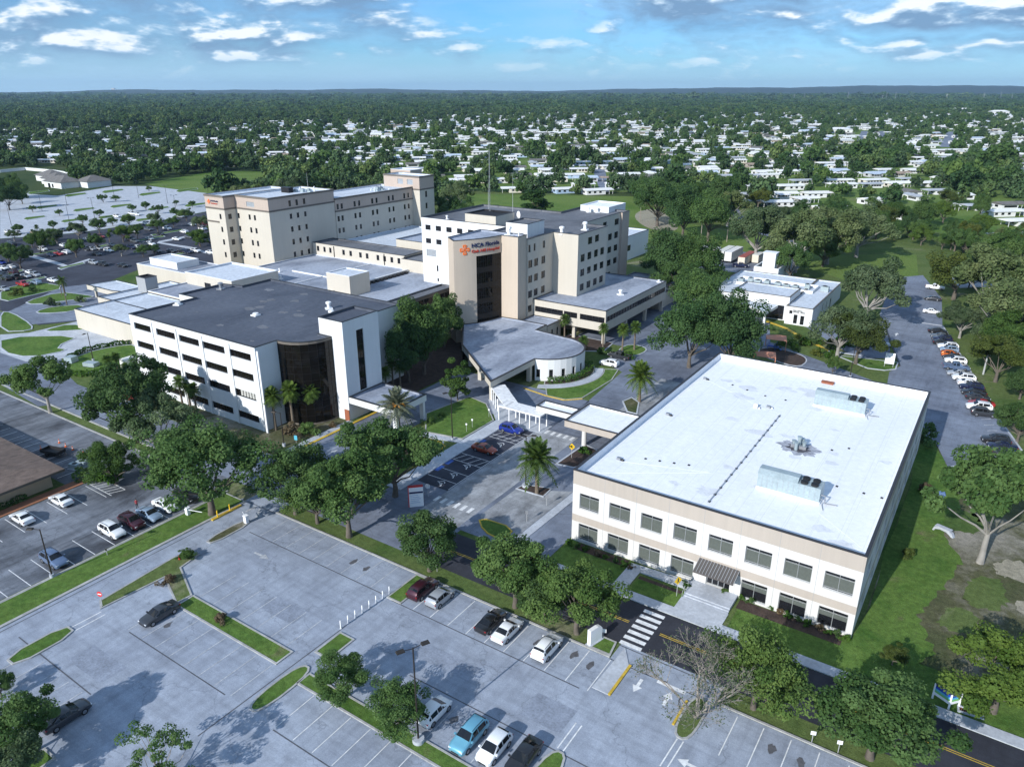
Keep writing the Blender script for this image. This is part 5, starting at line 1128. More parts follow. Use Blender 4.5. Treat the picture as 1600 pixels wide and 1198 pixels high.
carp('pickup', 'white', 1461, 449, .1, 'white pickup on the gravel edge above the side road'); carp('sedan', 'charcoal', 1457, 466, .1 + PI, 'dark saloon on the gravel edge of the side road'); carp('sedan', 'white', 1456, 486, .1, 'white saloon by the fence at the top of the side road')
carp('sedan', 'silver', 1376, 536, .05, 'silver saloon under the trees across from the clinic'); carp('suv', 'charcoal', 1504, 436, .2, 'dark crossover in the shade above the side road'); carp('sedan', 'white', 1563, 436, .2, 'white saloon in the pale lot at the wood edge')
carp('pickup', 'navy', 1157, 415, .3, 'navy pickup in front of the box trailers'); carp('sedan', 'slate', 1160 + 26, 422, .3, 'grey-blue saloon at the corner of the clinic yard')
far = [(20, 430, 'sedan blue'), (60, 525, 'sedan white'), (185, 505, 'sedan white'), (105, 705, 'suv black'), (275, 685, 'pickup charcoal'), (440, 660, 'sedan silver'), (600, 642, 'suv silver'), (390, 805, 'pickup red'), (615, 772, 'suv steelblue'), (900, 732, 'sedan white'), (60, 880, 'sedan silver'),
       (205, 125, 'suv charcoal'), (730, 208, 'suv white'), (870, 302, 'sedan navy'), (1000, 282, 'sedan red'), (1125, 262, 'suv white'), (1090, 142, 'sedan white'), (225, 598, 'suv maroon'), (60, 640, 'sedan black'), (-60, 560, 'sedan white'), (520, 598, 'sedan white')]
for x, y, kp in far:
    k, p = kp.split(); carp(k, p, x / 10.89, 370 + y / 10.89, (.0, PI)[int(x) % 2], f'{dict(sedan="saloon", suv="crossover", pickup="pickup")[k]} in {p} paint in the small lot by the palms and the access drive', 'cars in the small lot by the drive')
far = [(80, 238, 'suv grey'), (300, 215, 'sedan red'), (640, 275, 'suv black'), (672, 275, 'sedan silver'), (722, 270, 'sedan silver'), (800, 287, 'suv white'), (710, 312, 'sedan charcoal'), (690, 377, 'suv silver'), (760, 388, 'suv black'), (900, 396, 'sedan black'), (740, 187, 'suv red'), (640, 205, 'sedan silver'),
       (820, 247, 'sedan grey'), (950, 150, 'suv white'), (990, 148, 'sedan white'), (930, 180, 'sedan maroon'), (960, 207, 'suv charcoal'), (990, 217, 'sedan grey'), (968, 264, 'suv navy'), (1010, 262, 'sedan white'), (1062, 242, 'sedan charcoal'), (1110, 240, 'suv white'), (1100, 200, 'sedan silver'), (1080, 90, 'suv white'),
       (1090, 132, 'sedan grey'), (1230, 126, 'suv white'), (1355, 150, 'suv white'), (1390, 187, 'sedan grey'), (1412, 96, 'sedan white'), (1490, 85, 'sedan red'), (1515, 96, 'suv maroon'), (1492, 128, 'suv white'), (1545, 122, 'sedan red'), (1300, 202, 'sedan white'), (1378, 297, 'suv navy'), (1340, 292, 'sedan black'),
       (1440, 289, 'suv white'), (1550, 300, 'sedan white'), (1530, 217, 'suv black'), (1150, 292, 'sedan charcoal'), (860, 36, 'suv white'), (970, 17, 'suv white'), (1010, 22, 'sedan white'), (130, 156, 'sedan white'), (62, 152, 'suv white'), (250, 156, 'sedan gold'), (460, 136, 'sedan charcoal'), (1330, 37, 'sedan silver'), (1180, 60, 'sedan silver'), (550, 230, 'sedan navy'), (600, 150, 'sedan black'), (1180, 165, 'sedan black'), (1450, 190, 'sedan charcoal'), (1260, 290, 'sedan charcoal')]
for x, y, kp in far:
    k, p = kp.split(); carp(k, p, x / 4.706, 330 + y / 4.706, (.0, PI)[int(x) % 2], f'{dict(sedan="saloon", suv="crossover", pickup="pickup")[k]} in {p} paint among the trees of the large hospital lot', 'cars in the large hospital lot')
t = thing('box_van', 'white box van at the near corner of the four storey white building', 'van', (*G(213, 575), .04), R_(90))
mb = MB(); mb.box(-3, 1.2, -1.05, 1.05, .6, 2.9, 'container_white'); mb.build('cargo_box', t); mb = MB(); mb.hexa([(1.25, -.95, .5), (2.9, -.95, .5), (2.9, .95, .5), (1.25, .95, .5), (1.25, -.9, 2.1), (2.1, -.85, 2.1), (2.1, .85, 2.1), (1.25, .9, 2.1)], 'paint_white'); mb.build('cab', t)
for x in (-2, 2):
    for s in (-1, 1): mb = MB(); mb.tube([(x, s * .75, .42), (x, s * 1.0, .42)], .42, 'tyre', 14); mb.build('wheel', t)
t = thing('utility_trailer', 'dark open utility trailer beside the traffic cones', 'trailer', (*G(84, 710), .04), R_(15))
mb = MB(); mb.box(-1.9, 1.9, -.95, .95, .5, .6, 'dark_metal'); mb.build('deck', t); mb = MB()
for a in ((-1.9, 1.9, -.98, -.92), (-1.9, 1.9, .92, .98), (-1.93, -1.87, -.95, .95), (1.87, 1.93, -.95, .95)): mb.box(*a, .6, 1.05, 'dark_metal')
mb.build('side_rail', t); mb = MB(); mb.tube([(1.9, -.6, .55), (3.2, 0, .5), (1.9, .6, .55)], .05, 'dark_metal', 5); mb.build('drawbar', t)
for s in (-1, 1): mb = MB(); mb.tube([(-.2, s * 1.0, .35), (-.2, s * 1.2, .35)], .35, 'tyre', 12); mb.build('wheel', t)
# ---------------------------------------------------------------- street furniture
def first_copy(store, key, make, loc, rz=0, label=None, group=None):
    if key not in store:
        o = store[key] = make(); o.location = loc; o.rotation_euler = (0, 0, rz); o['label'] = label
        if group: o['group'] = group
        return o
    return copy_thing(store[key], loc, rz, None, label, group)
ST = {}
def cone():
    t = thing('traffic_cone', '', 'cone'); mb = MB(); mb.box(-.2, .2, -.2, .2, 0, .04, 'cone_orange'); mb.build('base', t)
    mb = MB(); mb.cyl(0, 0, .04, .3, .16, 'cone_orange', 10, .11); mb.cyl(0, 0, .42, .8, .08, 'cone_orange', 10, .03); mb.build('body', t, 40); mb = MB(); mb.cyl(0, 0, .3, .42, .11, 'white_paint', 10, .08); mb.build('band', t, 40); return t
for i, (px, py) in enumerate(((64, 702), (93, 692), (103, 698), (114, 703), (131, 711))): first_copy(ST, 'cone', cone, (*G(px, py), .04), 0, 'orange traffic cone with white band closing off the old lot', 'cones beside the utility trailer')
def bollard():
    t = thing('bollard', '', 'bollard'); mb = MB(); mb.cyl(0, 0, .04, .1, .18, 'concrete', 10); mb.build('base', t); mb = MB(); mb.tube([(0, 0, .1), (0, 0, 1.1), (0, 0, 1.2)], [.08, .08, .04], 'white_paint', 10); mb.build('post', t, 40); return t
for i in range(8): first_copy(ST, 'bollard', bollard, (-57.1 - .05 * i, 57.6 - i * 1.17, 0), 0, 'slim white marker post in the line across the lot entry', 'white marker posts between two islands')
def lamp(h, heads=2, m='bronze_pole', base=.55):
    def make():
        t = thing('street_lamp', '', 'lamp post'); mb = MB()
        if base: mb.cyl(0, 0, 0, .55, base, 'concrete', 16); mb.build('foot', t, 40)
        mb = MB(); mb.tube([(0, 0, .5 if base else 0), (0, 0, h)], [.11, .07], m, 8); mb.build('pole', t, 40)
        for k in range(heads):
            s = 1 if k else -1; hd = put('lamp_head', None, t); mb = MB(); mb.tube([(0, 0, h - .1), (s * .9, 0, h + .05)], .04, m, 5); mb.build('arm', hd)
            mb = MB(); mb.hexa([(s * 1.25 - .42, -.25, h), (s * 1.25 + .42, -.25, h), (s * 1.25 + .42, .25, h), (s * 1.25 - .42, .25, h), (s * 1.25 - .36, -.2, h + .16), (s * 1.25 + .36, -.2, h + .16), (s * 1.25 + .36, .2, h + .16), (s * 1.25 - .36, .2, h + .16)], m); mb.build('housing', hd)
            mb = MB(); mb.box(s * 1.25 - .34, s * 1.25 + .34, -.19, .19, h - .02, h, 'lamp_lens'); mb.build('lens', hd)
        return t
    return make
for px, py, h, n, a, l in ((654, 1159, 11.6, 2, 1.1, 'tall twin headed lamp post on a concrete foot in the grass strip'), (82, 902, 7.4, 1, .6, 'lamp post in the grass strip beside the grey-blue crossover'), (821.5, 761, 9.2, 2, .5, 'lamp post on the palm island by the worn lane'), (707, 688, 9.6, 1, 1.2, 'black lamp post where the garden path meets the bay pavement'),
                          (444, 697, 6.6, 1, .4, 'lamp post on the lawn by the curved glass corner'), (146, 564, 7, 1, 2, 'thin lamp post on the hedged lawn'), (1328, 590, 7, 1, 2, 'lamp post on the clinic drive behind the white office'), (103, 462, 5.5, 1, 1, 'thin lamp post at the tip of the far lawn island')):
    first_copy(ST, ('lamp', h, n), lamp(h, n, base=.6 if n == 2 else .3), (*G(px, py), .03), a, l)
for i, (px, py) in enumerate(((18, 353), (105, 322), (148, 341), (178, 304), (217, 310), (262, 318), (276, 336), (110, 354), (325, 300), (66, 330))):
    first_copy(ST, 'farlamp', lamp(10, 2, 'dark_metal', 0), (*G(px, py), .03), i * .7, 'tall dark lamp post in the pale far lot', 'lamp posts in the far lots')
def sign_post(name, label, px, py, h, plate, cat='sign', rz=None, m='pole_grey'):
    x, y = G(px, py); t = thing(name, label, cat, (x, y, .03), R_(20) if rz is None else rz); mb = MB(); mb.cyl(0, 0, 0, h, .04, m, 6); mb.build('post', t); plate(t, h); return t
def diamond(t, h):
    mb = MB(); s = .62; mb.face([(0, -.05, h - 2 * s), (s, -.05, h - s), (0, -.05, h), (-s, -.05, h - s)], 'sign_yellow'); mb.face([(0, -.03, h - 2 * s), (-s, -.03, h - s), (0, -.03, h), (s, -.03, h - s)], 'pole_grey'); mb.build('plate', t)
    mb = MB(); c = h - s
    for q in ([(-.06, .28), (.06, .28), (.06, .4), (-.06, .4)], [(-.1, .0), (.1, .0), (.12, .25), (-.12, .25)], [(-.22, -.35), (-.12, -.35), (.06, .0), (-.06, .0)], [(.12, -.35), (.22, -.35), (.08, .0), (-.04, .0)]): mb.face([(x, -.056, c + z) for x, z in q], 'dark_metal')
    mb.build('walking_figure', t)
sign_post('warning_sign', 'yellow diamond pedestrian sign by the flat canopy column', 893, 716, 2.9, diamond)
sign_post('warning_sign', 'yellow diamond pedestrian sign on the lawn before the office ramp', 1057, 931, 3.0, diamond, rz=R_(60))
def noentry(t, h):
    mb = MB(); mb.tube([(0, -.05, h - .35), (0, -.03, h - .35)], .38, 'sign_red', 20); mb.build('disc', t); mb = MB(); mb.box(-.26, .26, -.056, -.051, h - .42, h - .28, 'sign_white'); mb.build('bar', t)
sign_post('no_entry_sign', 'round red no entry sign at the tip of the grass divider', 160.5, 947, 2.2, noentry)
def plate(w, hh, m, back='pole_grey'):
    def f(t, h): mb = MB(); mb.box(-w / 2, w / 2, -.05, -.02, h - hh, h, m); mb.build('plate', t)
    return f
def disc(t, h): mb = MB(); mb.tube([(0, -.05, h - .4), (0, -.03, h - .4)], .42, 'sign_white', 18); mb.build('disc', t)
sign_post('round_sign', 'pale round sign on a post at the corner of the accessible bays', 669, 776, 2.3, disc)
for px, py, h, w, hh, m, l in ((1268, 1160, 1.5, .5, .45, 'sign_white', 'small white sign in the verge under the low oak, nearer the road'), (1309, 1176, 1.6, .5, .45, 'sign_white', 'small white sign in the verge under the low oak, nearer the lot'), (683, 893, 1.5, .35, .5, 'sign_white', 'small white sign beside the pale oak trunk in the verge'), (943, 993, 1.0, .6, .5, 'sign_white', 'low white plate beside the monument sign'),
                            (823, 815, 1.9, .4, .6, 'steel', 'grey sign post at the edge of the concrete bays'), (854, 790, 1.9, .4, .6, 'steel', 'grey sign post by the lawn corner of the white office'), (738, 668, 1.8, .3, .35, 'sign_white', 'small post with white cap on the garden lawn, nearer the bays'), (729, 675, 1.8, .3, .35, 'sign_white', 'small post with white cap on the garden lawn, nearer the path'), (764, 652, 1.8, .3, .35, 'sign_white', 'small post with white cap by the covered walkway'), (463, 692, 1.5, .6, .9, 'sign_cyan', 'pale green sign beside the drop-off lane'), (168, 868, 1.2, .3, .4, 'dark_metal', 'short dark post in the grass strip by the white crossover'), (693, 705, 2.0, .3, .4, 'sign_white', 'small post sign at the bottom of the garden path')):
    sign_post('post_sign', l, px, py, h, plate(w, hh, m))
# monument sign by the bays
x, y = G(651, 790); t = thing('monument_sign', 'tall white directory sign with red sides and a dark band near the bays', 'sign', (x, y, 0), R_(45))
mb = MB(); mb.box(-1.1, 1.1, -.28, .28, 0, 3.4, 'sign_white'); mb.build('panel', t); mb = MB(); mb.box(-1.22, -1.1, -.3, .3, 0, 3.5, 'sign_red'); mb.box(-1.22, 1.1, -.3, .3, 3.4, 3.52, 'sign_red'); mb.build('red_edge', t)
mb = MB(); mb.box(-1.05, 1.05, -.292, -.281, 2.35, 2.65, 'sign_navy'); mb.build('dark_band', t); mb = MB()
for i in range(5): mb.box(-.9, .3 + (i * 37 % 5) * .1, -.29, -.281, 2.0 - i * .32, 2.1 - i * .32, 'steelblue_line')
mb.build('text_line', t)
x, y = G(929, 1003); t = thing('monument_sign', 'blank white slab sign with a rounded shoulder at the lot entrance', 'sign', (x, y, .1), R_(75))
mb = MB(); pr = [(-1., 0), (1., 0), (1., 1.6), (.75, 1.95), (.3, 2.1), (-1., 2.1)]; f = [(u, -.25, z) for u, z in pr]; bk = [(u, .25, z) for u, z in pr]; mb.face(f, 'sign_white'); mb.face(bk[::-1], 'sign_white')
for i in range(6): j = (i + 1) % 6; mb.face([f[j], f[i], bk[i], bk[j]], 'sign_white')
mb.build('slab', t); mb = MB(); mb.box(-1.15, 1.15, -.4, .4, -.1, .08, 'concrete'); mb.build('plinth', t)
# blue and white roadside sign in a V
x, y = G(1476, 1100); t = thing('roadside_sign', 'V shaped roadside sign fading from navy to white on pale legs', 'sign', (x, y, 0), R_(8), None, .85)
for nm, p, q in (('panel', (-1.35, .5), (.35, -.7)), ('panel', (.35, -.7), (1.5, .3))):
    mb = MB(); p, q = Vector(p), Vector(q); d = (q - p).normalized(); n = Vector((d.y, -d.x)) * .05; hs = [.75, 1.15, 1.45, 1.75, 2.05, 2.4]
    for (a, c), m in zip(zip(hs, hs[1:]), ('sign_white', 'sign_green', 'sign_cyan', 'sign_blue', 'sign_navy')): mb.hexa([(*(p + n), a), (*(q + n), a), (*(q - n), a), (*(p - n), a), (*(p + n), c), (*(q + n), c), (*(q - n), c), (*(p - n), c)], m)
    mb.build(nm, t)
for u, v in ((-1.35, .5), (.35, -.7), (1.5, .3)): mb = MB(); mb.box(u - .1, u + .1, v - .1, v + .1, 0, 2.3, 'sign_white'); mb.build('leg', t)
x, y = G(1516, 1113); t = thing('storm_drain', 'rectangular storm drain with a pale concrete rim in the verge', 'drain', (x, y, 0), R_(6)); o = rect(-1.2, 1.2, -.5, .5); mb = MB(); mb.ring(o, offset(o, .18), 0, .18, 'concrete'); mb.build('rim', t)
mb = MB(); mb.box(-1.02, 1.02, -.32, .32, .02, .05, 'roof_black')
for i in range(12): mb.box(-1 + i * .17, -.95 + i * .17, -.32, .32, .05, .09, 'rust')
mb.build('grate', t)
x, y = G(1474, 833); t = thing('concrete_bench', 'weathered white concrete arched bench left on the rough lawn', 'bench', (x, y, 0), R_(-20)); mb = MB()
pr = [(-1.5, 0), (-1.25, 0), (-1.1, .35), (-.5, .55), (.4, .5), (.9, .25), (1.2, 0), (1.5, 0), (1.2, .6), (.5, .85), (-.5, .9), (-1.3, .65)]; f = [(u, -.3, z) for u, z in pr]; bk = [(u, .3, z) for u, z in pr]; mb.face(f, 'concrete'); mb.face(bk[::-1], 'concrete')
for i in range(len(pr)): j = (i + 1) % len(pr); mb.face([f[j], f[i], bk[i], bk[j]], 'concrete')
mb.build('arch', t); mb = MB(); mb.box(-1.2, 1.0, -.4, .4, .86, .96, 'concrete'); mb.build('seat', t)
x, y = G(1455, 770); rs = random.Random(4)
for nm, l, m, dx in (('tarpaulin', 'crumpled blue tarpaulin heap beside the office grass', 'tarp_blue', .8), ('debris_heap', 'heap of grey boards and brown cuttings by the blue tarpaulin', 'wood', -.8)):
    mb = MB()
    for i in range(9): u, v, a = rs.uniform(-.9, .9) + dx, rs.uniform(-.7, .7), rs.uniform(.2, .6); mb.hexa([(u - a, v - a * .6, 0), (u + a, v - a * .7, 0), (u + a * .8, v + a, 0), (u - a, v + a * .6, 0), (u - a * .5, v - a * .4, a * .7), (u + a * .5, v - .1, a * .5), (u + .2, v + a * .5, a * .9), (u - a * .6, v + .2, a * .4)], m if i % 3 else ('galvanised' if dx > 0 else 'bark'))
    tag(mb.build(nm, None, 30, (x, y, .02)), l, 'debris')
# gate in the lot entrance
t = thing('entry_gate', 'yellow kerbed gate island with two posts at the lot entrance', 'gate', (-91.2, 58.6, 0)); mb = MB(); mb.box(-.25, .25, -2.6, 2.6, 0, .25, 'yellow_line'); mb.build('kerb', t)
for yv in (-1.6, .6): mb = MB(); mb.cyl(0, yv, .25, 1.25, .09, 'sign_yellow', 10); mb.build('post', t)
for x, y, l in ((-95.6, 55, 'white gate control box in the grass strip'), (-86.3, 58.4, 'white gate control box on the small dry island')):
    t = thing('gate_operator', l, 'gate', (x, y, .15)); mb = MB(); mb.box(-.3, .3, -.25, .25, 0, 1.15, 'sign_white'); mb.build('cabinet', t); mb = MB(); mb.box(-.36, .36, -.31, .31, 1.15, 1.25, 'sign_white'); mb.build('lid', t)
    mb = MB(); mb.tube([(.3, 0, .9), (2.8 if y < 57 else -1.5, .6, 1.0)], .05, 'sign_white', 6); mb.build('barrier_arm', t)
x, y = G(281, 875); t = thing('fire_hydrant', 'small red fire hydrant at the tip of the planted divider', 'hydrant', (x, y, .15)); mb = MB(); mb.tube([(0, 0, 0), (0, 0, .55), (0, 0, .7)], [.13, .12, .05], 'sign_red', 10); mb.build('barrel', t); mb = MB(); mb.tube([(-.2, 0, .42), (.2, 0, .42)], .06, 'sign_red', 8); mb.build('outlet', t)
for px, py, w, d, h, m, l in ((112, 566, 1.1, 1, 1.5, 'pale', 'pale green utility cabinet in the hedged lawn, taller of the pair'), (143, 572, 1.6, .9, 1.0, 'pale', 'low green utility cabinet in the hedged lawn'), (118, 732, .9, .5, 1.0, 'grey', 'condenser unit by the brown office hedge, nearer the wall'), (129, 728, .9, .5, 1.0, 'grey', 'condenser unit by the brown office hedge, nearer the tree')):
    x, y = G(px, py); t = thing('utility_cabinet', l, 'utility box', (x, y, 0), .3); mb = MB(); mb.box(-w, w, -d, d, .12, h, 'galvanised'); mb.build('cabinet', t); mb = MB(); mb.box(-w - .15, w + .15, -d - .15, d + .15, 0, .12, 'concrete'); mb.build('plinth', t)
    if m == 'grey': mb = MB(); mb.cyl(0, 0, h, h + .05, .4, 'dark_metal', 12); mb.build('fan', t)
# playground
for px, py, l in ((1211, 545, 'orange shade canopy beside the blue play frame'), (1193, 572, 'orange shade canopy nearest the white office roof')):
    x, y = G(px, py); t = thing('shade_canopy', l, 'shade', (x, y, 0), .3); mb = MB(); mb.face([(-2.4, -2, 3.0), (2.4, -2, 2.8), (0, 0, 3.7)], 'canvas_orange'); mb.face([(2.4, -2, 2.8), (2.4, 2, 3.0), (0, 0, 3.7)], 'canvas_orange'); mb.face([(2.4, 2, 3.0), (-2.4, 2, 2.8), (0, 0, 3.7)], 'canvas_orange'); mb.face([(-2.4, 2, 2.8), (-2.4, -2, 3.0), (0, 0, 3.7)], 'canvas_orange')
    mb.face([(-2.4, -2, 2.96), (-2.4, 2, 2.76), (2.4, 2, 2.96), (2.4, -2, 2.76)], 'canvas_orange'); mb.build('sail', t)
    for u, v in ((2.3, -1.9), (-2.3, 1.9)): mb = MB(); mb.cyl(u, v, 0, 2.9, .08, 'canvas_orange', 8); mb.build('post', t)
x, y = G(1206, 545); t = thing('play_frame', 'blue play frame in the small garden behind the office', 'play frame', (x, y, 0)); mb = MB(); mb.box(-.9, .9, -.7, .7, .8, 1.0, 'toy_blue'); mb.hexa([(.9, -.4, .9), (2.4, -.4, 0), (2.4, .4, 0), (.9, .4, .9), (.9, -.4, 1.0), (2.4, -.4, .1), (2.4, .4, .1), (.9, .4, 1.0)], 'toy_blue'); mb.build('slide', t)
mb = MB()
for u in (-.9, .9):
    for v in (-.7, .7): mb.cyl(u, v, 0, 1.9, .06, 'toy_blue', 6)
mb.build('frame', t)
x, y = G(1388, 574); t = thing('notice_board', 'plain white board standing on the lawn by the side road', 'sign', (x, y, .1), R_(12)); mb = MB(); mb.box(-1.0, 1.0, -.06, .06, .8, 3.4, 'sign_white'); mb.build('board', t)
for u in (-.9, .9): mb = MB(); mb.box(u - .05, u + .05, .07, .17, 0, 3.2, 'pole_grey'); mb.build('post', t)
# utility poles and wires
poles = []
for px, py, ty, m, l, tr in ((1094, 384, 338, 'wood_pole', 'bare utility pole in the field behind the trailers', 0), (1135.5, 378, 341, 'wood_pole', 'utility pole with a transformer drum at the wood edge', 1), (1217, 374, 343, 'wood_pole', 'utility pole with a transformer by the residential road', 1), (1238, 430, 381, 'pole_grey', 'tall pale pole with a floodlight beside the clinic roof', 2), (1536, 585, 532, 'pole_grey', 'leaning pale concrete pole in the wood beside the side road', 0), (1289, 398, 372, 'wood_pole', 'utility pole among the oaks beyond the clinic', 0), (1000, 345, 322, 'wood_pole', 'short utility pole at the sandy patch', 0)):
    x, y = G(px, py); lo, hi = 1., 30.
    for _ in range(40):
        md = (lo + hi) / 2; lo, hi = (md, hi) if proj(x, y, md)[1] > ty else (lo, md)
    h = lo; t = thing('utility_pole', l, 'utility pole', (x, y, 0)); mb = MB(); mb.tube([(0, 0, 0), (0, 0, h)], [.2, .13], m, 8); mb.build('pole', t, 40)
    if tr != 2: mb = MB(); mb.box(-1.2, 1.2, -.06, .06, h - .7, h - .55, m); mb.build('crossarm', t); poles.append((x, y, h - .5))
    if tr == 1: mb = MB(); mb.cyl(.35, -.3, h - 2.4, h - 1.4, .28, 'steel', 12); mb.build('transformer', t)
    if tr == 2: mb = MB(); mb.box(-.9, .9, -.2, .2, h - .1, h + .2, 'steel'); mb.build('floodlight', t)
order = sorted(poles[:3] + poles[4:], key=lambda p: p[0])
for k, (a, c) in enumerate(zip(order, order[1:])):
    t = thing('power_line', f'thin sagging power lines between two utility poles, span {["by the sandy patch", "over the field", "past the trailers", "beside the road", "into the oaks"][k % 5]}', 'wire', a)
    for dx in (-1.1, 1.1):
        mb = MB(); n = 12; mb.tube([((c[0] - a[0]) * i / n + dx, (c[1] - a[1]) * i / n, (c[2] - a[2]) * i / n - 1.6 * math.sin(PI * i / n)) for i in range(n + 1)], .02, 'dark_metal', 4); mb.build('wire', t)
# one person crossing the old lot
def person(x, y, rz, label):
    me = bpy.data.meshes.new('person'); V = [(0, 0, .95), (0, .0, 1.2), (0, 0, 1.42), (0, .01, 1.52), (0, .02, 1.66), (.09, 0, .9), (.11, .03, .5), (.11, -.02, .08), (.12, .12, .04), (-.09, 0, .9), (-.11, -.08, .5), (-.11, -.18, .1), (-.12, -.06, .04), (.19, 0, 1.4), (.24, -.04, 1.12), (.22, .08, .9), (.22, .12, .82), (-.19, 0, 1.4), (-.24, .02, 1.12), (-.22, .14, .92), (-.22, .18, .84)]
    E_ = [(0, 1), (1, 2), (2, 3), (3, 4), (0, 5), (5, 6), (6, 7), (7, 8), (0, 9), (9, 10), (10, 11), (11, 12), (2, 13), (13, 14), (14, 15), (15, 16), (2, 17), (17, 18), (18, 19), (19, 20)]
    me.from_pydata(V, E_, []); ob = bpy.data.objects.new('tmp', me); COL.objects.link(ob); md = ob.modifiers.new('s', 'SKIN'); ob.modifiers.new('d', 'SUBSURF').levels = 1
    for v, r in zip(me.skin_vertices[0].data, [.13, .13, .14, .06, .1, .1, .07, .05, .04, .1, .07, .05, .04, .06, .045, .035, .035, .06, .045, .035, .035]): v.radius = (r, r * .85)
    me.skin_vertices[0].data[0].use_root = True
    out = bpy.data.meshes.new_from_object(ob.evaluated_get(bpy.context.evaluated_depsgraph_get())); bpy.data.objects.remove(ob)
    for m in ('skin', 'shirt_red', 'frame_dark'): out.materials.append(MATS[m])
    for p in out.polygons: z = p.center.z; p.material_index = 0 if z > 1.5 or abs(p.center.x) > .2 and z < 1.2 else (1 if z > .95 else 2); p.use_smooth = True
    t = put('person', out, None, (x, y, .04), rz); tag(t, label, 'person'); mb = MB(); mb.tube([(0, .0, 1.66), (0, .0, 1.74), (0, 0, 1.78)], [.105, .095, .03], 'frame_dark', 10); mb.build('hair', t, 50); return t
x, y = G(215, 795); person(x, y, 1.2, 'person in a dark red top walking behind the pale blue-silver saloon')
# ---------------------------------------------------------------- trees and plants
def quads(name, pts, nrm, size, tone, m, aspect=1.0, rng=RNG):
    """one mesh of many small leaf faces"""
    n = len(pts); nrm = nrm / np.maximum(np.linalg.norm(nrm, axis=1, keepdims=True), 1e-6)
    a = np.cross(nrm, rng.normal(size=(n, 3))); a /= np.maximum(np.linalg.norm(a, axis=1, keepdims=True), 1e-6); b = np.cross(nrm, a)
    s = size[:, None]; v = np.empty((n, 4, 3)); bend = nrm * s * .25
    v[:, 0] = pts - a * s - b * s * aspect * .45; v[:, 1] = pts + a * s * .2 - b * s * aspect - bend; v[:, 2] = pts + a * s + b * s * aspect * .45; v[:, 3] = pts - a * s * .2 + b * s * aspect - bend
    me = bpy.data.meshes.new(name); me.vertices.add(n * 4); me.vertices.foreach_set('co', v.reshape(-1).astype(np.float32))
    me.loops.add(n * 4); me.loops.foreach_set('vertex_index', np.arange(n * 4, dtype=np.int32)); me.polygons.add(n); me.polygons.foreach_set('loop_start', np.arange(0, n * 4, 4, dtype=np.int32))
    at = me.attributes.new('tone', 'FLOAT', 'FACE'); at.data.foreach_set('value', np.clip(tone, 0, 1).astype(np.float32))
    me.materials.append(MATS[m]); me.update(calc_edges=True); me.validate(); return me
def sphere_pts(n, rng): v = rng.normal(size=(n, 3)); return v / np.linalg.norm(v, axis=1, keepdims=True)
def crown_mesh(seed, clumps, leaves, leaf, m, zc=1.05, rz=.62, rc=(.2, .36), low=-.45, gap=.0, lean=.0, cone=0.):
    rng = np.random.default_rng(seed); C = sphere_pts(clumps * 4, rng); C = C[C[:, 2] > low][:clumps]; n = len(C)
    rr = rng.uniform(.4, .95, n) ** .7; big = rng.uniform(.66, 1.16, n)
    az = np.arctan2(C[:, 1], C[:, 0]); wob = 1 + .18 * np.sin(az * 2 + seed) + .15 * np.sin(az * 3 + seed * 2.3)
    cen = C * (rr * big * wob)[:, None] * np.array([1, 1, rz]); r = rng.uniform(*rc, n)
    if cone: cen[:, :2] *= np.clip(1 - cone * (cen[:, 2:3] / rz + .4) * .6, .15, 1.3); 
    k = rng.integers(0, n, leaves); d = sphere_pts(leaves, rng); rad = r[k] * rng.uniform(.35, 1.05, leaves) ** .5
    p = cen[k] + d * rad[:, None] * np.array([1, 1, .78]); p[:, 2] = p[:, 2] * 1.0 + zc
    nr = d * .8 + rng.normal(size=(leaves, 3)) * .55 + np.array([0, 0, .55])
    tone = rng.uniform(0, 1, n)[k] * .75 + rng.uniform(0, .35, leaves)
    keep = p[:, 2] > .18
    return quads('crown', p[keep], nr[keep], (leaf * rng.uniform(.6, 1.35, leaves))[keep], tone[keep], m, .8, rng), cen + np.array([0, 0, zc]), r
def trunk_mesh(seed, cen, m='bark', r0=.055, fork=.4, limbs=9, lean=0.):
    rs = random.Random(seed); mb = MB(); mb.tube([(0, 0, -.02), (rs.uniform(-.02, .02), rs.uniform(-.02, .02), fork * .5), (lean, 0, fork)], [r0 * 1.35, r0, r0 * .85], m, 8, False)
    idx = sorted(range(len(cen)), key=lambda i: rs.random())[:limbs]
    for i in idx:
        c = Vector(cen[i]); a = Vector((lean, 0, fork * rs.uniform(.75, 1.0))); md = a.lerp(c, .5) + Vector((rs.uniform(-.1, .1), rs.uniform(-.1, .1), -.06))
        mb.tube([a, a.lerp(md, .5) + Vector((rs.uniform(-.03, .03), rs.uniform(-.03, .03), .03)), md, c], [r0 * .42, r0 * .32, r0 * .24, r0 * .07], m, 6, False)
    return mb.mesh('trunk', 60)
def tree_proto(kind, seed, leafm, barkm='bark', clumps=34, leaves=9000, leaf=.043, name='oak_tree', cat='tree', **kw):
    tk = {k: kw.pop(k) for k in ('r0', 'fork', 'limbs', 'lean') if k in kw}
    me, cen, r = crown_mesh(seed, clumps, leaves, leaf, leafm, **kw)
    return (name, cat, me, trunk_mesh(seed, cen, barkm, **tk))
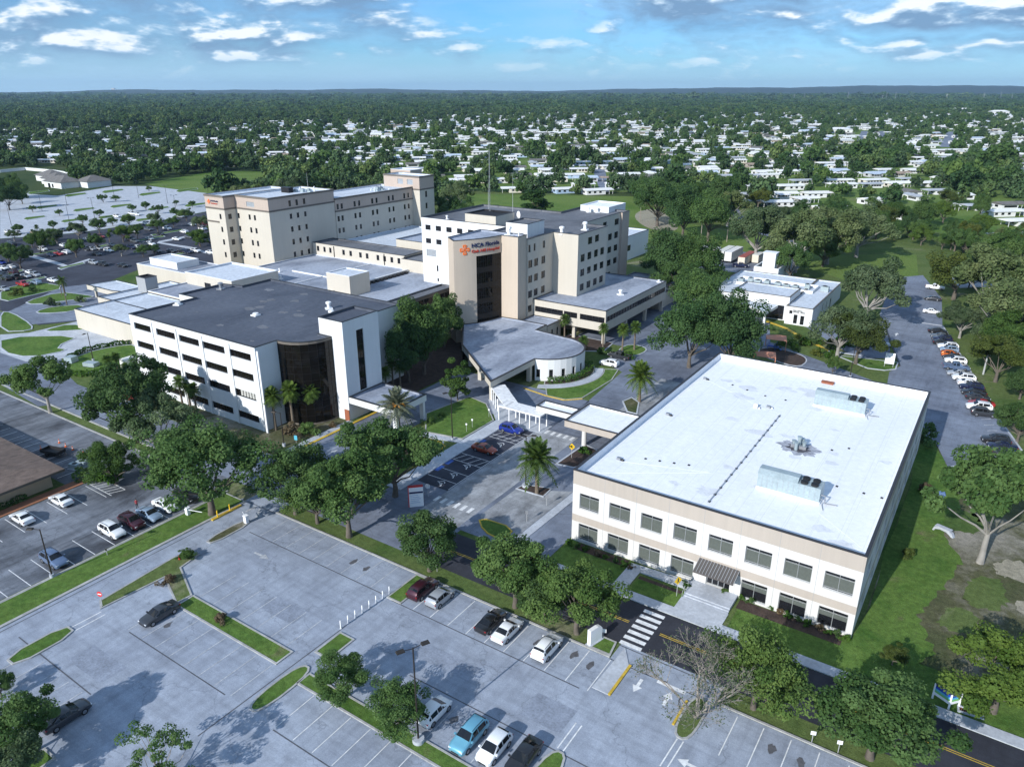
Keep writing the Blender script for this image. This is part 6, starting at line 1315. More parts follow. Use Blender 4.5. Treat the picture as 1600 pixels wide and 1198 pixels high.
TP = {
 'oak': [tree_proto('oak', s, 'oak_leaf', clumps=38 + s * 3, leaves=21000, leaf=.024, rc=(.13, .3), name='oak_tree', limbs=14) for s in (1, 2, 3, 17)],
 'oakdark': [tree_proto('o', s, 'dark_leaf', clumps=46, leaves=20000, leaf=.026, rz=.85, zc=1.05, rc=(.2, .32), name='oak_tree', fork=.3) for s in (4, 5)],
 'bright': [tree_proto('b', s, 'bright_leaf', clumps=44, leaves=20000, leaf=.024, rc=(.15, .3), rz=.75, zc=.98, name='shade_tree', fork=.3) for s in (6, 7)],
 'grey': [tree_proto('g', s, 'grey_leaf', 'pale_bark', clumps=36, leaves=17000, leaf=.025, rc=(.15, .3), name='moss_oak', limbs=16) for s in (8, 9)],
 'open': [tree_proto('p', s, 'oak_leaf', 'pale_bark', clumps=44, leaves=13000, leaf=.026, rc=(.11, .23), rz=.6, zc=1.15, name='oak_tree', limbs=10, r0=.045, fork=.5) for s in (10, 11)],
 'olive': [tree_proto('v', s, 'olive_leaf', 'bark', clumps=38, leaves=17000, leaf=.025, rc=(.15, .3), name='shade_tree') for s in (12,)],
 'sparse': [tree_proto('s', s, 'oak_leaf', 'twig_bark', clumps=34, leaves=4200, leaf=.024, rc=(.1, .2), rz=.8, zc=1.0, name='sparse_tree', limbs=24, r0=.035, fork=.3) for s in (13,)],
 'pine': [tree_proto('n', s, 'pine_leaf', 'bark', clumps=34, leaves=5200, leaf=.06, rz=1.5, zc=2.3, rc=(.22, .4), cone=.55, name='pine_tree', r0=.06, fork=1.6, limbs=14, low=-.9) for s in (14, 15)],
 'young': [tree_proto('y', s, 'bright_leaf', 'bark', clumps=30, leaves=6000, leaf=.06, rz=1.5, zc=1.9, rc=(.25, .42), cone=.2, name='young_tree', r0=.05, fork=.7, low=-.95) for s in (16,)],
}
def shrub_mesh(seed, m, leaves=900, leaf=.1):
    me, c, r = crown_mesh(seed, 14, leaves, leaf, m, zc=.5, rz=.6, rc=(.3, .45), low=-.6); return me
PARK = (0, -400, 0)
def plant_tree(kind, x, y, R, label, group=None, hs=1., rz=None, var=None, z=0.):
    ps = TP[kind]; name, cat, cm, tm = ps[(var if var is not None else random.randrange(len(ps))) % len(ps)]
    t = thing(name, label, cat, (x, y, z), random.uniform(0, 6.28) if rz is None else rz, group, (R, R, R * hs))
    put('trunk', tm, t); put('crown', cm, t); return t
def treep(kind, px, py, hw, label, group=None, hs=1., up=.95):
    """crown centre and half width in the photograph"""
    zc = 5.
    for _ in range(4):
        x, y = G(px, py, zc); d = math.dist((0, 0, EYE), (x, y, zc)); R = hw * d / FOC * 1.06
        zc = R * hs * {'pine': 2.2, 'young': 1.85}.get(kind, 1.05)
        R = min(R, 16)
    if ' in the verge ' in label + ' ' or 'physicians lot kerb' in label or 'kerb of the physicians' in label or 'opposite the office' in label:  # trunks stand in the grass verge
        y = 64.3; x = min((i * .25 for i in range(-480, 80)), key=lambda q: abs(proj(q, y, zc)[0] - px))
    return plant_tree(kind, x, y, R, label, group, hs)
NEAR = [
 ('open', 66, 592, 44, 'airy oak standing alone at the bend of the far access road', 1.), ('oak', 200, 617, 62, 'large dark oak between the old road and the end of the white strip-window building', 1.05), ('grey', 245, 668, 52, 'brownish moss-hung oak in the verge across from the strip windows', 1.05),
 ('bright', 173, 716, 36, 'bright green round tree on the little bed by the hatched bay', 1.), ('oak', 318, 722, 82, 'wide spreading oak at the head of the physicians lot', .95), ('oak', 456, 742, 54, 'dark oak in the verge at the physicians lot gate', 1.1), ('oak', 492, 772, 44, 'oak filling the gap between two crowns on the physicians lot kerb', 1.), ('oak', 538, 792, 74, 'broad dark oak over the kerb of the physicians lot', 1.05),
 ('oak', 613, 708, 68, 'dense oak on the yellow kerbed island by the drop-off lane', 1.0), ('oak', 668, 832, 56, 'oak with a pale trunk in the verge before the crosswalk bays', .95), ('oak', 852, 922, 52, 'lower oak squeezed between two dense crowns opposite the office', .9), ('oak', 804, 902, 68, 'dense oak in the verge opposite the office, nearer the bays', 1.05), ('oak', 902, 932, 66, 'dense oak in the verge opposite the office, nearer the blank white slab', 1.0),
 ('oak', 1185, 1030, 62, 'dark oak in the verge beside the bare branching tree', 1.1), ('oak', 1372, 1140, 84, 'low wide oak in the verge by two small white signs', .8), ('bright', 1572, 1040, 74, 'full green oak on the lawn behind the V shaped sign', .9), ('open', 1560, 772, 82, 'open crowned oak with a thick pale trunk on bare sand', 1.15),
 ('oakdark', 1082, 512, 50, 'big dark oak beside the wing on columns', 1.15), ('oakdark', 1146, 516, 52, 'big dark oak in front of the low white clinic', 1.1), ('oak', 1092, 462, 44, 'dark oak between the wing roof and the clinic', 1.1), ('oakdark', 1040, 400, 42, 'dark oak behind the five storey block corner', 1.1), ('oakdark', 1092, 408, 40, 'dark oak beside the white box trailers', 1.15), ('oak', 1066, 432, 36, 'rounded oak above the wing on columns roof edge', 1.),
 ('grey', 1316, 508, 44, 'moss-hung oak at the clinic corner, nearer the clinic wall', 1.), ('olive', 1345, 522, 40, 'yellowish oak over the small bays beside the side road', 1.), ('grey', 1362, 446, 50, 'moss-hung oak leaning over the upper side road', 1.),
 ('oakdark', 660, 520, 48, 'tall dark oak in front of the dark glass link', 1.3), ('oakdark', 693, 498, 27, 'tall dark oak against the curved logo tower', 1.55), ('oakdark', 636, 545, 36, 'dark oak nearest the flat drop-off canopy', 1.4), ('young', 714, 592, 19, 'young pale green tree on the garden lawn by the pointed roof', 1.0),
 ('grey', 1560, 430, 58, 'large moss-hung oak at the top of the wood by the side road', 1.1), ('grey', 1596, 478, 55, 'moss-hung oak at the edge of view above the parked row', 1.), ('grey', 1506, 496, 26, 'grey twiggy oak beside the pale lot', 1.0), ('olive', 1566, 552, 36, 'yellow-green tree behind the leaning pale pole', 1.), ('bright', 1592, 520, 40, 'bright green tree in the wood past the side road row', 1.), ('grey', 1540, 520, 22, 'grey-green tree behind the far parked cars', 1.), ('bright', 1398, 408, 10, 'small bright tree by the gravel edge', 1.),
 ('olive', 1500, 420, 42, 'light green spreading tree at the top of the side road', .9), ('oak', 1600, 596, 22, 'tree in the wood edge beside the leaning pole', 1.), ('oak', 1598, 656, 28, 'leafy tree on the verge by the last parked cars', 1.), ('bright', 1590, 640, 12, 'light green bush-like tree by the lot kerb', 1.),
 ('grey', 1186, 352, 42, 'moss-hung oak at the residential road bend', 1.1), ('grey', 1250, 362, 52, 'broad moss-hung oak above the clinic chimney', 1.), ('oak', 1238, 402, 26, 'dark oak right behind the clinic chimney', 1.3), ('grey', 1300, 356, 46, 'moss-hung oak beyond the bright meadow', 1.), ('grey', 1346, 352, 40, 'moss-hung oak at the far meadow edge', 1.), ('oak', 1290, 385, 26, 'dark oak at the near meadow edge', 1.),
 ('oak', 1030, 308, 38, 'dark oak in the wood behind the sandy patch', 1.), ('oakdark', 1070, 326, 34, 'dark tree in the wood before the residential road', 1.1), ('oak', 1110, 330, 36, 'oak in the wood with poles before the residential road', 1.1), ('grey', 1140, 318, 30, 'grey oak at the residential road corner', 1.), ('oak', 1010, 292, 24, 'oak at the head of the grassy field', 1.), ('bright', 1128, 296, 26, 'bright green oak beside the white houses by the road', .9),
 ('pine', 838, 316, 26, 'dark pine standing alone in the field behind the hospital', .62), ('oak', 706, 334, 28, 'grey-green oak against the tall cream block', 1.2), ('grey', 716, 300, 22, 'bare-looking grey oak behind the tall cream block', 1.2),
 ('oak', 530, 1056, 42, 'small oak at the corner of the grass strip', .95), ('oak', 622, 1100, 44, 'small oak in the grass strip by the tall lamp post', .95), ('sparse', 242, 1172, 52, 'thin half bare tree in the nearest part of the lot', 1.), ('oak', 32, 1128, 46, 'leafy tree over the tail of the dark saloon', 1.), ('oak', -4, 1068, 18, 'small tree at the edge of the physicians lot', 1.), ('grey', 20, 1180, 44, 'olive tree in the nearest grass strip', .9),
 ('oakdark', 4, 290, 15, 'dark oak beside the walled villa, nearest its curved wall', 1.), ('oakdark', 22, 292, 14, 'dark oak beside the walled villa, nearest the houses', 1.), ('oakdark', 10, 306, 16, 'dark oak at the corner of the pale far lot', 1.), ('oakdark', 32, 305, 10, 'small dark oak at the corner of the pale far lot', 1.),
 ('olive', 1398, 1020, 16, 'small yellow-green sapling on the office lawn', 1.1), ('oak', 1303, 568, 9, 'small cypress-like tree behind the white office', 2.0), ('bright', 290, 866, 13, 'spiky green shrub tree at the tip of the planted divider', .6),
]
for k, px, py, hw, l, hs in NEAR: treep(k, px, py, hw, l, None, hs)
# rows of small trees in the far lots
FARLOT = [(27, 356, 9), (60, 366, 12), (82, 350, 8), (83, 366, 14), (128, 342, 9), (153, 350, 14), (154, 333, 7), (175, 345, 8), (160, 309, 7), (180, 309, 6), (206, 324, 7), (227, 320, 8), (246, 326, 8), (200, 342, 12), (238, 340, 12), (275, 330, 9), (290, 333, 12), (300, 318, 6), (275, 316, 5), (92, 331, 6), (50, 325, 6), (232, 294, 5), (120, 357, 16), (60, 376, 18), (48, 374, 12), (116, 384, 17), (87, 368, 14), (190, 362, 16), (150, 376, 14), (245, 350, 12), (310, 346, 14), (310, 368, 16), (222, 390, 11), (240, 388, 10), (188, 388, 12), (312, 376, 10), (10, 392, 16), (28, 400, 18), (20, 366, 10), (335, 355, 10), (212, 358, 10), (270, 345, 10)]
for i, (px, py, hw) in enumerate(FARLOT):
    treep(('oak', 'oak', 'grey', 'bright')[i % 4] if hw > 8 else 'oak', px, py, hw * .86, 'small parking lot tree among the far rows of cars' if hw > 8 else 'sapling on a grass island of the pale far lot', 'trees in the hospital parking lot' if hw > 8 else 'saplings in the pale far lot', .95)
# palms
def frond(mb, az, el, L, w, droop, m, n=7, leafl=10):
    pts = []
    for i in range(n + 1):
        t = i / n; r = L * t * math.cos(el) * (1 - .12 * droop * t); z = L * t * math.sin(el) - droop * L * t * t * .55; pts.append(Vector((r * math.cos(az), r * math.sin(az), z)))
    side = Vector((-math.sin(az), math.cos(az), 0))
    for a, b in zip(pts, pts[1:]): 
        d = side * .025 * L / 3; mb.face([a - d, b - d, b + d, a + d], m)
    for i in range(leafl):
        t = (i + 1.2) / (leafl + 1); k = min(n - 1, int(t * n)); f = t * n - k; p = pts[k].lerp(pts[k + 1], f); d = (pts[k + 1] - pts[k]).normalized(); ll = w * math.sin(PI * min(1, t * .8 + .18)) * 1.05
        for s in (-1, 1):
            tip = p + side * s * ll + d * ll * .75 - Vector((0, 0, ll * .35)); hw = d * (L / leafl * .42)
            mb.face([p - hw, p + hw, tip + hw * .25, tip - hw * .25], m)
def palm_proto(kind):
    rs = random.Random({'sabal': 1, 'date': 2, 'pygmy': 3, 'tall': 4}[kind]); mb = MB(); cr = MB()
    H, r, nf, L, w, m = {'sabal': (5.6, .2, 34, 1.75, .62, 'palm_leaf'), 'date': (4.8, .42, 66, 4.3, .55, 'date_leaf'), 'pygmy': (3.6, .2, 54, 3.0, .5, 'palm_leaf'), 'tall': (9.5, .17, 26, 2.6, .5, 'palm_leaf')}[kind]
    mb.tube([(0, 0, 0), (.03, 0, H * .35), (.05, .02, H * .7), (.04, 0, H)], [r * 1.25, r, r * .95, r * 1.15], 'palm_bark', 10)
    me = mb.mesh('trunk', 60)
    for i in range(nf):
        f = i / nf; el = {'sabal': R_(75 - 125 * f), 'date': R_(82 - 112 * f), 'pygmy': R_(80 - 95 * f), 'tall': R_(65 - 110 * f)}[kind]
        frond(cr, i * 2.39996, el + rs.uniform(-.1, .1), L * rs.uniform(.85, 1.1), w * rs.uniform(.85, 1.1), .5 + .5 * f, m, 6, 12 if kind != 'sabal' else 9)
    cr.v = [(x + .04, y, z + H) for x, y, z in cr.v]; cm = cr.mesh('crown'); at = cm.attributes.new('tone', 'FLOAT', 'FACE'); at.data.foreach_set('value', np.random.default_rng(3).uniform(0, 1, len(cm.polygons)).astype(np.float32))
    return kind, me, cm, H
PP = {k: palm_proto(k) for k in ('sabal', 'date', 'pygmy', 'tall')}
def palm(kind, px, py, top, label, group=None, rz=0.):
    """px, py = crown centre; top = trunk foot in the photograph's rows"""
    x, y = G(px, top); lo, hi = .5, 25.
    for _ in range(40): md = (lo + hi) / 2; lo, hi = (md, hi) if proj(x, y, md)[1] > py else (lo, md)
    k = lo / PP[kind][3]; t = thing(dict(sabal='cabbage_palm', date='date_palm', pygmy='feather_palm', tall='coconut_palm')[kind], label, 'palm', (x, y, 0), random.uniform(0, 6.28), group, (k * .5 + .5 * min(1.2, max(.8, k)),) * 2 + (k,))
    put('trunk', PP[kind][1], t); put('crown', PP[kind][2], t)
    if kind == 'date':
        mb = MB(); rs = random.Random(2)
        for i in range(26):
            a, r = rs.uniform(0, 6.28), rs.uniform(.5, 1.3); mb.tube([(r * .3 * math.cos(a), r * .3 * math.sin(a), 4.8), (r * math.cos(a), r * math.sin(a), 5.1), (r * 1.25 * math.cos(a), r * 1.25 * math.sin(a), 4.6)], [.05, .1, .16], 'date_fruit', 5)
        mb.build('fruit_cluster', t)
    return t
for px, py, b, l in ((286, 596, 636, 'cabbage palm before the strip windows, nearer the far end'), (297, 604, 634, 'slimmer cabbage palm in the clump before the strip windows'), (308, 606, 646, 'cabbage palm before the strip windows, nearest the corner'), (431, 617, 672, 'leaning cabbage palm at the curved glass, nearest the white corner'), (459, 609, 668, 'middle cabbage palm before the curved glass'), (491, 609, 662, 'cabbage palm before the curved glass, nearest the stair tower'),
                    (604, 580, 616, 'cabbage palm in the mulch behind the drop-off canopy'), (626, 572, 608, 'cabbage palm in the shade of the dark oaks'), (614, 566, 602, 'small cabbage palm between two dark oaks'), (882, 498, 530, 'cabbage palm before the strip window wing'), (911, 531, 562, 'cabbage palm behind the round windowed end'), (942, 512, 543, 'cabbage palm at the wing corner column'), (972, 513, 549, 'cabbage palm on the round island, one of a pair'), (991, 510, 547, 'taller cabbage palm on the round island, one of a pair'), (172, 561, 590, 'cabbage palm by the hedged lawn'), (200, 572, 598, 'cabbage palm beside the box van'), (186, 556, 585, 'short cabbage palm between two others by the hedged lawn'),
                    (172, 366, 380, 'cabbage palm among the hospital lot cars'), (216, 362, 376, 'cabbage palm by the hospital lot path'), (310, 344, 358, 'cabbage palm near the tall cream block lot'), (60, 354, 368, 'cabbage palm at the pale lot edge')):
    palm('sabal', px, py, b, l)
palm('date', 622, 632, 672, 'large silvery date palm with orange fruit stalks by the drop-off canopy'); palm('pygmy', 839, 718, 771, 'full green feather palm on the island beside a lamp post'); palm('pygmy', 999, 588, 628, 'feather palm on the small island by the flat canopy')
palm('tall', 105, 437, 477, 'tall coconut-like palm in the far lawn island'); palm('tall', 97, 441, 462, 'second tall palm behind the far lawn island')
# bare branching tree
def bare_tree(px, py, H, label):
    x, y = G(px, py); rs = random.Random(21); t = thing('bare_tree', label, 'tree', (x, y, .1)); mb = MB(); tips = []
    def grow(p, d, L, r, lv):
        q = p + d * L; md = p.lerp(q, .5) + Vector((rs.uniform(-.1, .1), rs.uniform(-.1, .1), rs.uniform(-.02, .1))) * L * .6
        mb.tube([p, md, q], [r, r * .8, r * .6], 'twig_bark', 6 if lv < 2 else 4, False)
        if lv > 2: tips.append(q)
        if lv >= 6: return
        for _ in range(3 if lv < 4 else 2):
            nd = (d + Vector((rs.uniform(-.85, .85), rs.uniform(-.85, .85), rs.uniform(-.3, .4)))).normalized(); grow(q, nd, L * rs.uniform(.6, .82), max(.016, r * .58), lv + 1)
    for k in range(4):
        a = k * 1.57 + .4; grow(Vector((.1 * math.cos(a), .1 * math.sin(a), 0)), Vector((.6 * math.cos(a), .6 * math.sin(a), .8)).normalized(), H * .27, .16, 0)
    mb.build('branches', t, 60); rng = np.random.default_rng(5); T = np.array([tuple(q) for q in tips]); k = rng.integers(0, len(T), 1500 * 2); p = T[k] + rng.normal(size=(3000, 3)) * .2
    o = put('foliage', quads('foliage', p, rng.normal(size=(3000, 3)) + (0, 0, .5), rng.uniform(.04, .11, 3000), rng.uniform(0, 1, 3000), 'grey_leaf', .8, rng), t); return t
bare_tree(1088, 1122, 10.5, 'pale leafless branching tree on the island by the crosswalk')
# hedges and shrubs
def hedge(label, path, w, h, m='hedge_leaf', dens=55, name='hedge', seed=1, leaf=.16):
    rng = np.random.default_rng(seed); pts = []; nr = []
    for (x0, y0), (x1, y1) in zip(path, path[1:]):
        L = math.dist((x0, y0), (x1, y1)); n = max(6, int(L * dens * (w + h) / 2)); u = rng.uniform(0, 1, n); a = rng.uniform(-PI * .05, PI * 1.05, n); d = np.array([x1 - x0, y1 - y0]) / L
        rr = 1 + .12 * np.sin(u * L * 2.1) + rng.normal(size=n) * .07
        s = np.clip(np.cos(a) * 1.25, -1, 1) * w / 2 * rr; z = np.clip(np.sin(a) * 1.3, 0, 1) * h * rr
        pts.append(np.stack([x0 + (x1 - x0) * u - d[1] * s, y0 + (y1 - y0) * u + d[0] * s, z + .05], 1)); nr.append(np.stack([-d[1] * np.cos(a), d[0] * np.cos(a), np.sin(a)], 1) + rng.normal(size=(n, 3)) * .5)
    p = np.concatenate(pts); n = len(p); c = p.mean(0); c[2] = 0; me = quads(name, p - c, np.concatenate(nr), leaf * rng.uniform(.7, 1.3, n), rng.uniform(0, 1, n), m, .8, rng)
    return tag(put(name, me, None, tuple(c)), label, 'hedge')
hedge('clipped green hedge curving round the windowed end of the entrance', arc(-84, 141, 10., -58, 42, 16), 1.6, 1.1, seed=2)
hp = [G(x, y) for x, y in ((108, 562), (130, 551), (155, 545), (182, 540), (212, 537))]; hedge('low clipped hedge along the far side of the oval lawn', hp, 1., 1., seed=3, leaf=.22)
hp = [G(x, y) for x, y in ((104, 584), (130, 588), (160, 583), (190, 575))]; hedge('low clipped hedge along the near side of the oval lawn', hp, 1., 1., seed=4, leaf=.22)
hedge('overgrown hedge in front of the brown office condensers', [(-121, 51.5), (-116, 57)], 2.4, 1.5, 'oak_leaf', seed=5, leaf=.2)
hedge('curved hedge round the mulch bed behind the white office', [G(x, y) for x, y in ((1212, 548), (1222, 538), (1238, 538), (1244, 550))], 1.2, 1.2, seed=6)
hedge('dark clipped shrub row along the brown office wall', [(-121.2, 20), (-121.2, 36), (-121.2, 44)], .9, .8, 'oak_leaf', seed=7)
SM = {m: [shrub_mesh(30 + i, m) for i in range(2)] for m in ('hedge_leaf', 'oak_leaf', 'grey_leaf', 'brown_leaf', 'olive_leaf')}
def shrub(px, py, hw, m, label, group=None, hs=1.):
    x, y = G(px, py); R = hw * math.dist((0, 0, EYE), (x, y, 0)) / FOC
    return tag(put('shrub', random.choice(SM[m]), None, (x, y, .02), random.uniform(0, 6), (R, R, R * hs * 1.1)), label, 'shrub', group)
for i, (px, py) in enumerate(((890, 850), (903, 856), (914, 860), (934, 868), (945, 872), (962, 878), (976, 884), (985, 888), (1158, 936), (1172, 942), (1205, 952), (1218, 958), (1232, 964), (1248, 970), (1262, 976), (1278, 982), (1295, 990), (1308, 992), (1322, 1000))):
    shrub(px, py, (7, 5, 6)[i % 3], ('hedge_leaf', 'oak_leaf', 'hedge_leaf', 'brown_leaf')[i % 4], 'small shrub in the mulch bed along the office front', 'shrubs along the office front')
for px, py, hw, m, l in ((1072, 918, 8, 'hedge_leaf', 'low shrub in the little lawn before the office ramp'), (1132, 928, 7, 'oak_leaf', 'dark shrub beside the office steps'), (1446, 690, 18, 'oak_leaf', 'round dark bush at the far corner of the white office'), (690, 652, 7, 'oak_leaf', 'round clipped bush beside the drop-off canopy'), (672, 662, 9, 'oak_leaf', 'dark tall bush under the date palm'), (458, 680, 14, 'brown_leaf', 'reddish shrub at the curved glass corner'), (482, 678, 15, 'oak_leaf', 'green shrub at the curved glass corner'), (520, 668, 7, 'brown_leaf', 'small shrub by the stair tower door'),
                         (912, 708, 9, 'hedge_leaf', 'green shrub under the flat canopy'), (82, 478, 8, 'grey_leaf', 'grey bush at the near end of the lawn island'), (126, 472, 7, 'grey_leaf', 'grey bush at the far end of the lawn island'), (152, 494, 8, 'grey_leaf', 'grey bush in the plaza bed, nearer the palm'), (172, 498, 9, 'grey_leaf', 'grey bush in the plaza bed, nearer the wall'), (172, 755, 18, 'hedge_leaf', 'low ground cover mound under the bright green tree'), (1445, 768, 10, 'brown_leaf', 'dead brown brush beside the blue tarpaulin'), (*proj(-82.6, 43.2), 10, 'brown_leaf', 'dry shrub in the long grass divider'), (*proj(-70.5, 42.3), 10, 'brown_leaf', 'dry shrub in the middle of the long grass divider'),
                         (1160, 660 - 110, 8, 'hedge_leaf', 'green shrub under the big oaks'), (1206, 516, 6, 'oak_leaf', 'round dark clipped bush on the clinic drive'), (1300, 600 - 45, 6, 'hedge_leaf', 'small shrub in the round mulch bed'), (982, 560, 9, 'hedge_leaf', 'low green planting at the foot of the paired palms'), (905, 548, 9, 'brown_leaf', 'reddish planting before the wing columns'), (940, 552, 8, 'oak_leaf', 'dark planting at the wing corner'), (1260, 690 - 150, 7, 'hedge_leaf', 'low shrub beside the clinic drive kerb'), (1420, 870, 9, 'olive_leaf', 'yellowish weeds on the rough lawn'), (30, 462, 8, 'olive_leaf', 'olive shrub on the far verge'), (52, 456, 6, 'oak_leaf', 'dark shrub on the far verge')):
    shrub(px, py, hw, m, l)
for i in range(24):
    px, py = [(1262, 545), (1290, 560), (1310, 545), (1340, 548)][i % 4]; 
    shrub(px + random.uniform(-18, 18), py + random.uniform(-8, 8) - 8, random.uniform(4, 8), ('hedge_leaf', 'olive_leaf', 'oak_leaf')[i % 3], 'undergrowth shrub at the foot of the clinic oaks', 'undergrowth by the clinic')
# ---------------------------------------------------------------- white houses of the mobile home park
def house_meshes(seed):
    rs = random.Random(seed); w, d, h = rs.uniform(13, 19), rs.uniform(6.8, 8.6), 2.7; wall, roof, win, port = MB(), MB(), MB(), MB(); pw = rs.uniform(4.5, 6)
    wall.box(-w / 2, w / 2 - pw, -d / 2, d / 2, 0, h, 'house_white')
    e = .5; A = [(-w / 2 - e, -d / 2 - e), (w / 2 + e, -d / 2 - e), (w / 2 + e, d / 2 + e), (-w / 2 - e, d / 2 + e)]; rh = rs.uniform(.7, 1.3)
    a, b = (-w / 2 - e, 0, h + rh), (w / 2 + e, 0, h + rh)
    roof.face([(*A[0], h), (*A[1], h), b, a], 'metal_white'); roof.face([(*A[2], h), (*A[3], h), a, b], 'metal_white'); roof.face([(*A[1], h), (*A[2], h), b], 'metal_white'); roof.face([(*A[3], h), (*A[0], h), a], 'metal_white')
    roof.box(A[0][0], A[1][0], A[0][1], A[2][1], h - .16, h - .004, 'metal_white')
    for x, y in ((w / 2 - .2, -d / 2 + .2), (w / 2 - .2, d / 2 - .3), (w / 2 - pw * .5, -d / 2 + .2)): port.box(x - .08, x + .08, y - .08, y + .08, 0, h - .17, 'white_paint')
    if seed % 2:  # screened porch along the front
        port.box(-w / 2 + 1, -w / 2 + 7, -d / 2 - 3, -d / 2 - 2.9, 0, .9, 'house_white'); port.hexa([(-w / 2 + .6, -d / 2 - 3.3, 2.3), (-w / 2 + 7.4, -d / 2 - 3.3, 2.3), (-w / 2 + 7.4, -d / 2 - .5, 2.5), (-w / 2 + .6, -d / 2 - .5, 2.5), (-w / 2 + .6, -d / 2 - 3.3, 2.4), (-w / 2 + 7.4, -d / 2 - 3.3, 2.4), (-w / 2 + 7.4, -d / 2 - .5, 2.6), (-w / 2 + .6, -d / 2 - .5, 2.6)], 'metal_white')
        for i in range(5): port.box(-w / 2 + 1 + i * 1.48, -w / 2 + 1.12 + i * 1.48, -d / 2 - 3, -d / 2 - 2.9, .9, 2.3, 'white_paint')
    n = 3 + seed % 3
    for i in range(n):
        x = -w / 2 + 1.2 + i * (w - pw - 2) / n
        for y, s in ((-d / 2, -1), (d / 2, 1)): win.box(x, x + 1.6, min(y, y + s * .05), max(y, y + s * .05), 1.0, 2.1, 'dark_glass')
    for x in (-w / 2 - .05, w / 2 - pw): win.box(x, x + .05, -1.2, 1.2, .95, 2.1, 'dark_glass')
    return wall, roof, win, port
HV = []
for s, (rm, wm) in enumerate((('metal_white', 'house_white'), ('metal_white', 'house_white'), ('metal_white', 'house_cream'), ('metal_white', 'house_white'), ('metal_grey', 'house_white'), ('metal_blue', 'house_grey'), ('metal_white', 'house_blue'), ('shingle_tan', 'house_cream'), ('shingle_grey', 'house_white'), ('metal_white', 'house_cream'))):
    parts = house_meshes(s)
    for mb in parts: mb.mats = [rm if m == 'metal_white' else wm if m == 'house_white' else m for m in mb.mats]
    HV.append([mb.mesh(n) for mb, n in zip(parts, ('wall', 'roof', 'window', 'carport'))])
def inside(p, poly):
    x, y = p; c = False; n = len(poly)
    for i in range(n):
        (x0, y0), (x1, y1) = poly[i - 1], poly[i]
        if (y0 > y) != (y1 > y) and x < (x1 - x0) * (y - y0) / (y1 - y0) + x0: c = not c
    return c
HZ = [(-150, 206), (200, 198), (420, 190), (700, 180), (1000, 168), (1300, 160), (1800, 160), (1800, 390), (1590, 392), (1480, 366), (1395, 350), (1330, 338), (1200, 322), (1160, 302), (1060, 300), (985, 300), (700, 299), (690, 288), (560, 274), (450, 262), (300, 256), (180, 264), (130, 256), (-150, 236)]
WOODS = [[(1400, 345), (1480, 372), (1700, 398), (1700, 640), (1630, 640), (1585, 560), (1540, 505), (1495, 440), (1450, 395)], [(1000, 300), (1040, 282), (1150, 300), (1160, 345), (1020, 352)], [(1160, 345), (1330, 345), (1380, 356), (1380, 385), (1200, 385)], [(1320, 236), (1405, 232), (1412, 262), (1330, 270)], [(1475, 264), (1590, 258), (1590, 312), (1485, 305)], [(-200, 235), (210, 262), (330, 268), (330, 282), (60, 262), (-200, 262)]]
OPEN = [[(690, 352), (712, 303), (990, 307), (1062, 347), (1180, 368), (1290, 398), (1432, 398), (1436, 442), (1200, 412)], [(225, 287), (330, 268), (420, 268), (420, 300), (330, 312)], [(-200, 305), (180, 289), (345, 303), (345, 430), (-200, 480)], [(1338, 203), (1358, 203), (1352, 228), (1334, 228)], [(1370, 203), (1384, 203), (1386, 228), (1368, 228)], [(1478, 204), (1498, 204), (1490, 232), (1464, 232)], [(922, 260), (948, 260), (956, 302), (934, 302)], [(1582, 262), (1660, 262), (1660, 312), (1588, 312)], [(-40, 262), (100, 262), (135, 282), (90, 300), (-40, 300)], [(1132, 308), (1152, 308), (1244, 372), (1240, 382), (1145, 352)]]
HOUSES = []; rs = random.Random(77); ca, sa = math.cos(R_(33.6 + 8)), math.sin(R_(33.6 + 8))
row = 0; v = 250.
while v < 2300:
    step = 29 if v < 900 else 34; u = -2200.; 
    while u < 2200:
        uu = u + rs.uniform(-1.5, 1.5); vv = v + rs.uniform(-2, 2); x, y = uu * ca - vv * sa, uu * sa + vv * ca; dc = -x * math.sin(YAW) + y * math.cos(YAW)
        if dc > 300:
            p = proj(x, y, 1.5)
            if inside(p, HZ) and not any(inside(p, w) for w in WOODS + OPEN):
                pr = .93 if p[0] > 480 and p[1] > 205 else .75
                if rs.random() < pr: HOUSES.append((math.hypot(x, y), x, y, R_(33.6 + 8) + rs.choice((0, 0, 0, PI, PI, .12, PI / 2 * rs.choice((1, 0, 0)))), rs.randrange(100)))
        u += rs.choice((19, 20.5, 22)) + (6 if row % 3 == 2 else 0)
    v += step * (.8 if row % 2 else 1.35); row += 1
for px, py, k in ((722, 298, 0), (770, 298, 1), (806, 300, 3), (933, 303, 0), (886, 301, 9), (1066, 284, 0), (1150, 322, 4), (1212, 322, 0), (1256, 316, 1), (1294, 330, 3), (1384, 334, 8), (1420, 342, 1), (1462, 338, 2), (1502, 338, 4), (1548, 344, 0), (1440, 362, 7), (1500, 368, 1), (1566, 376, 3), (1592, 352, 0), (1330, 312, 5), (1362, 318, 1), (1170, 288, 13), (1232, 296, 0), (1020, 268, 1), (1108, 270, 2)):
    x, y = G(px, py); HOUSES = [h for h in HOUSES if math.dist(h[1:3], (x, y)) > 19]; HOUSES.append((math.hypot(x, y), x, y, R_(33.6 + 8) + rs.choice((0, PI, .2)), k))
HOUSES.sort(); print('houses', len(HOUSES))
VAR = [0, 1, 3, 2, 4, 4, 1, 5, 9, 6, 0, 3, 8, 7, 3, 5, 8, 1, 4, 2]
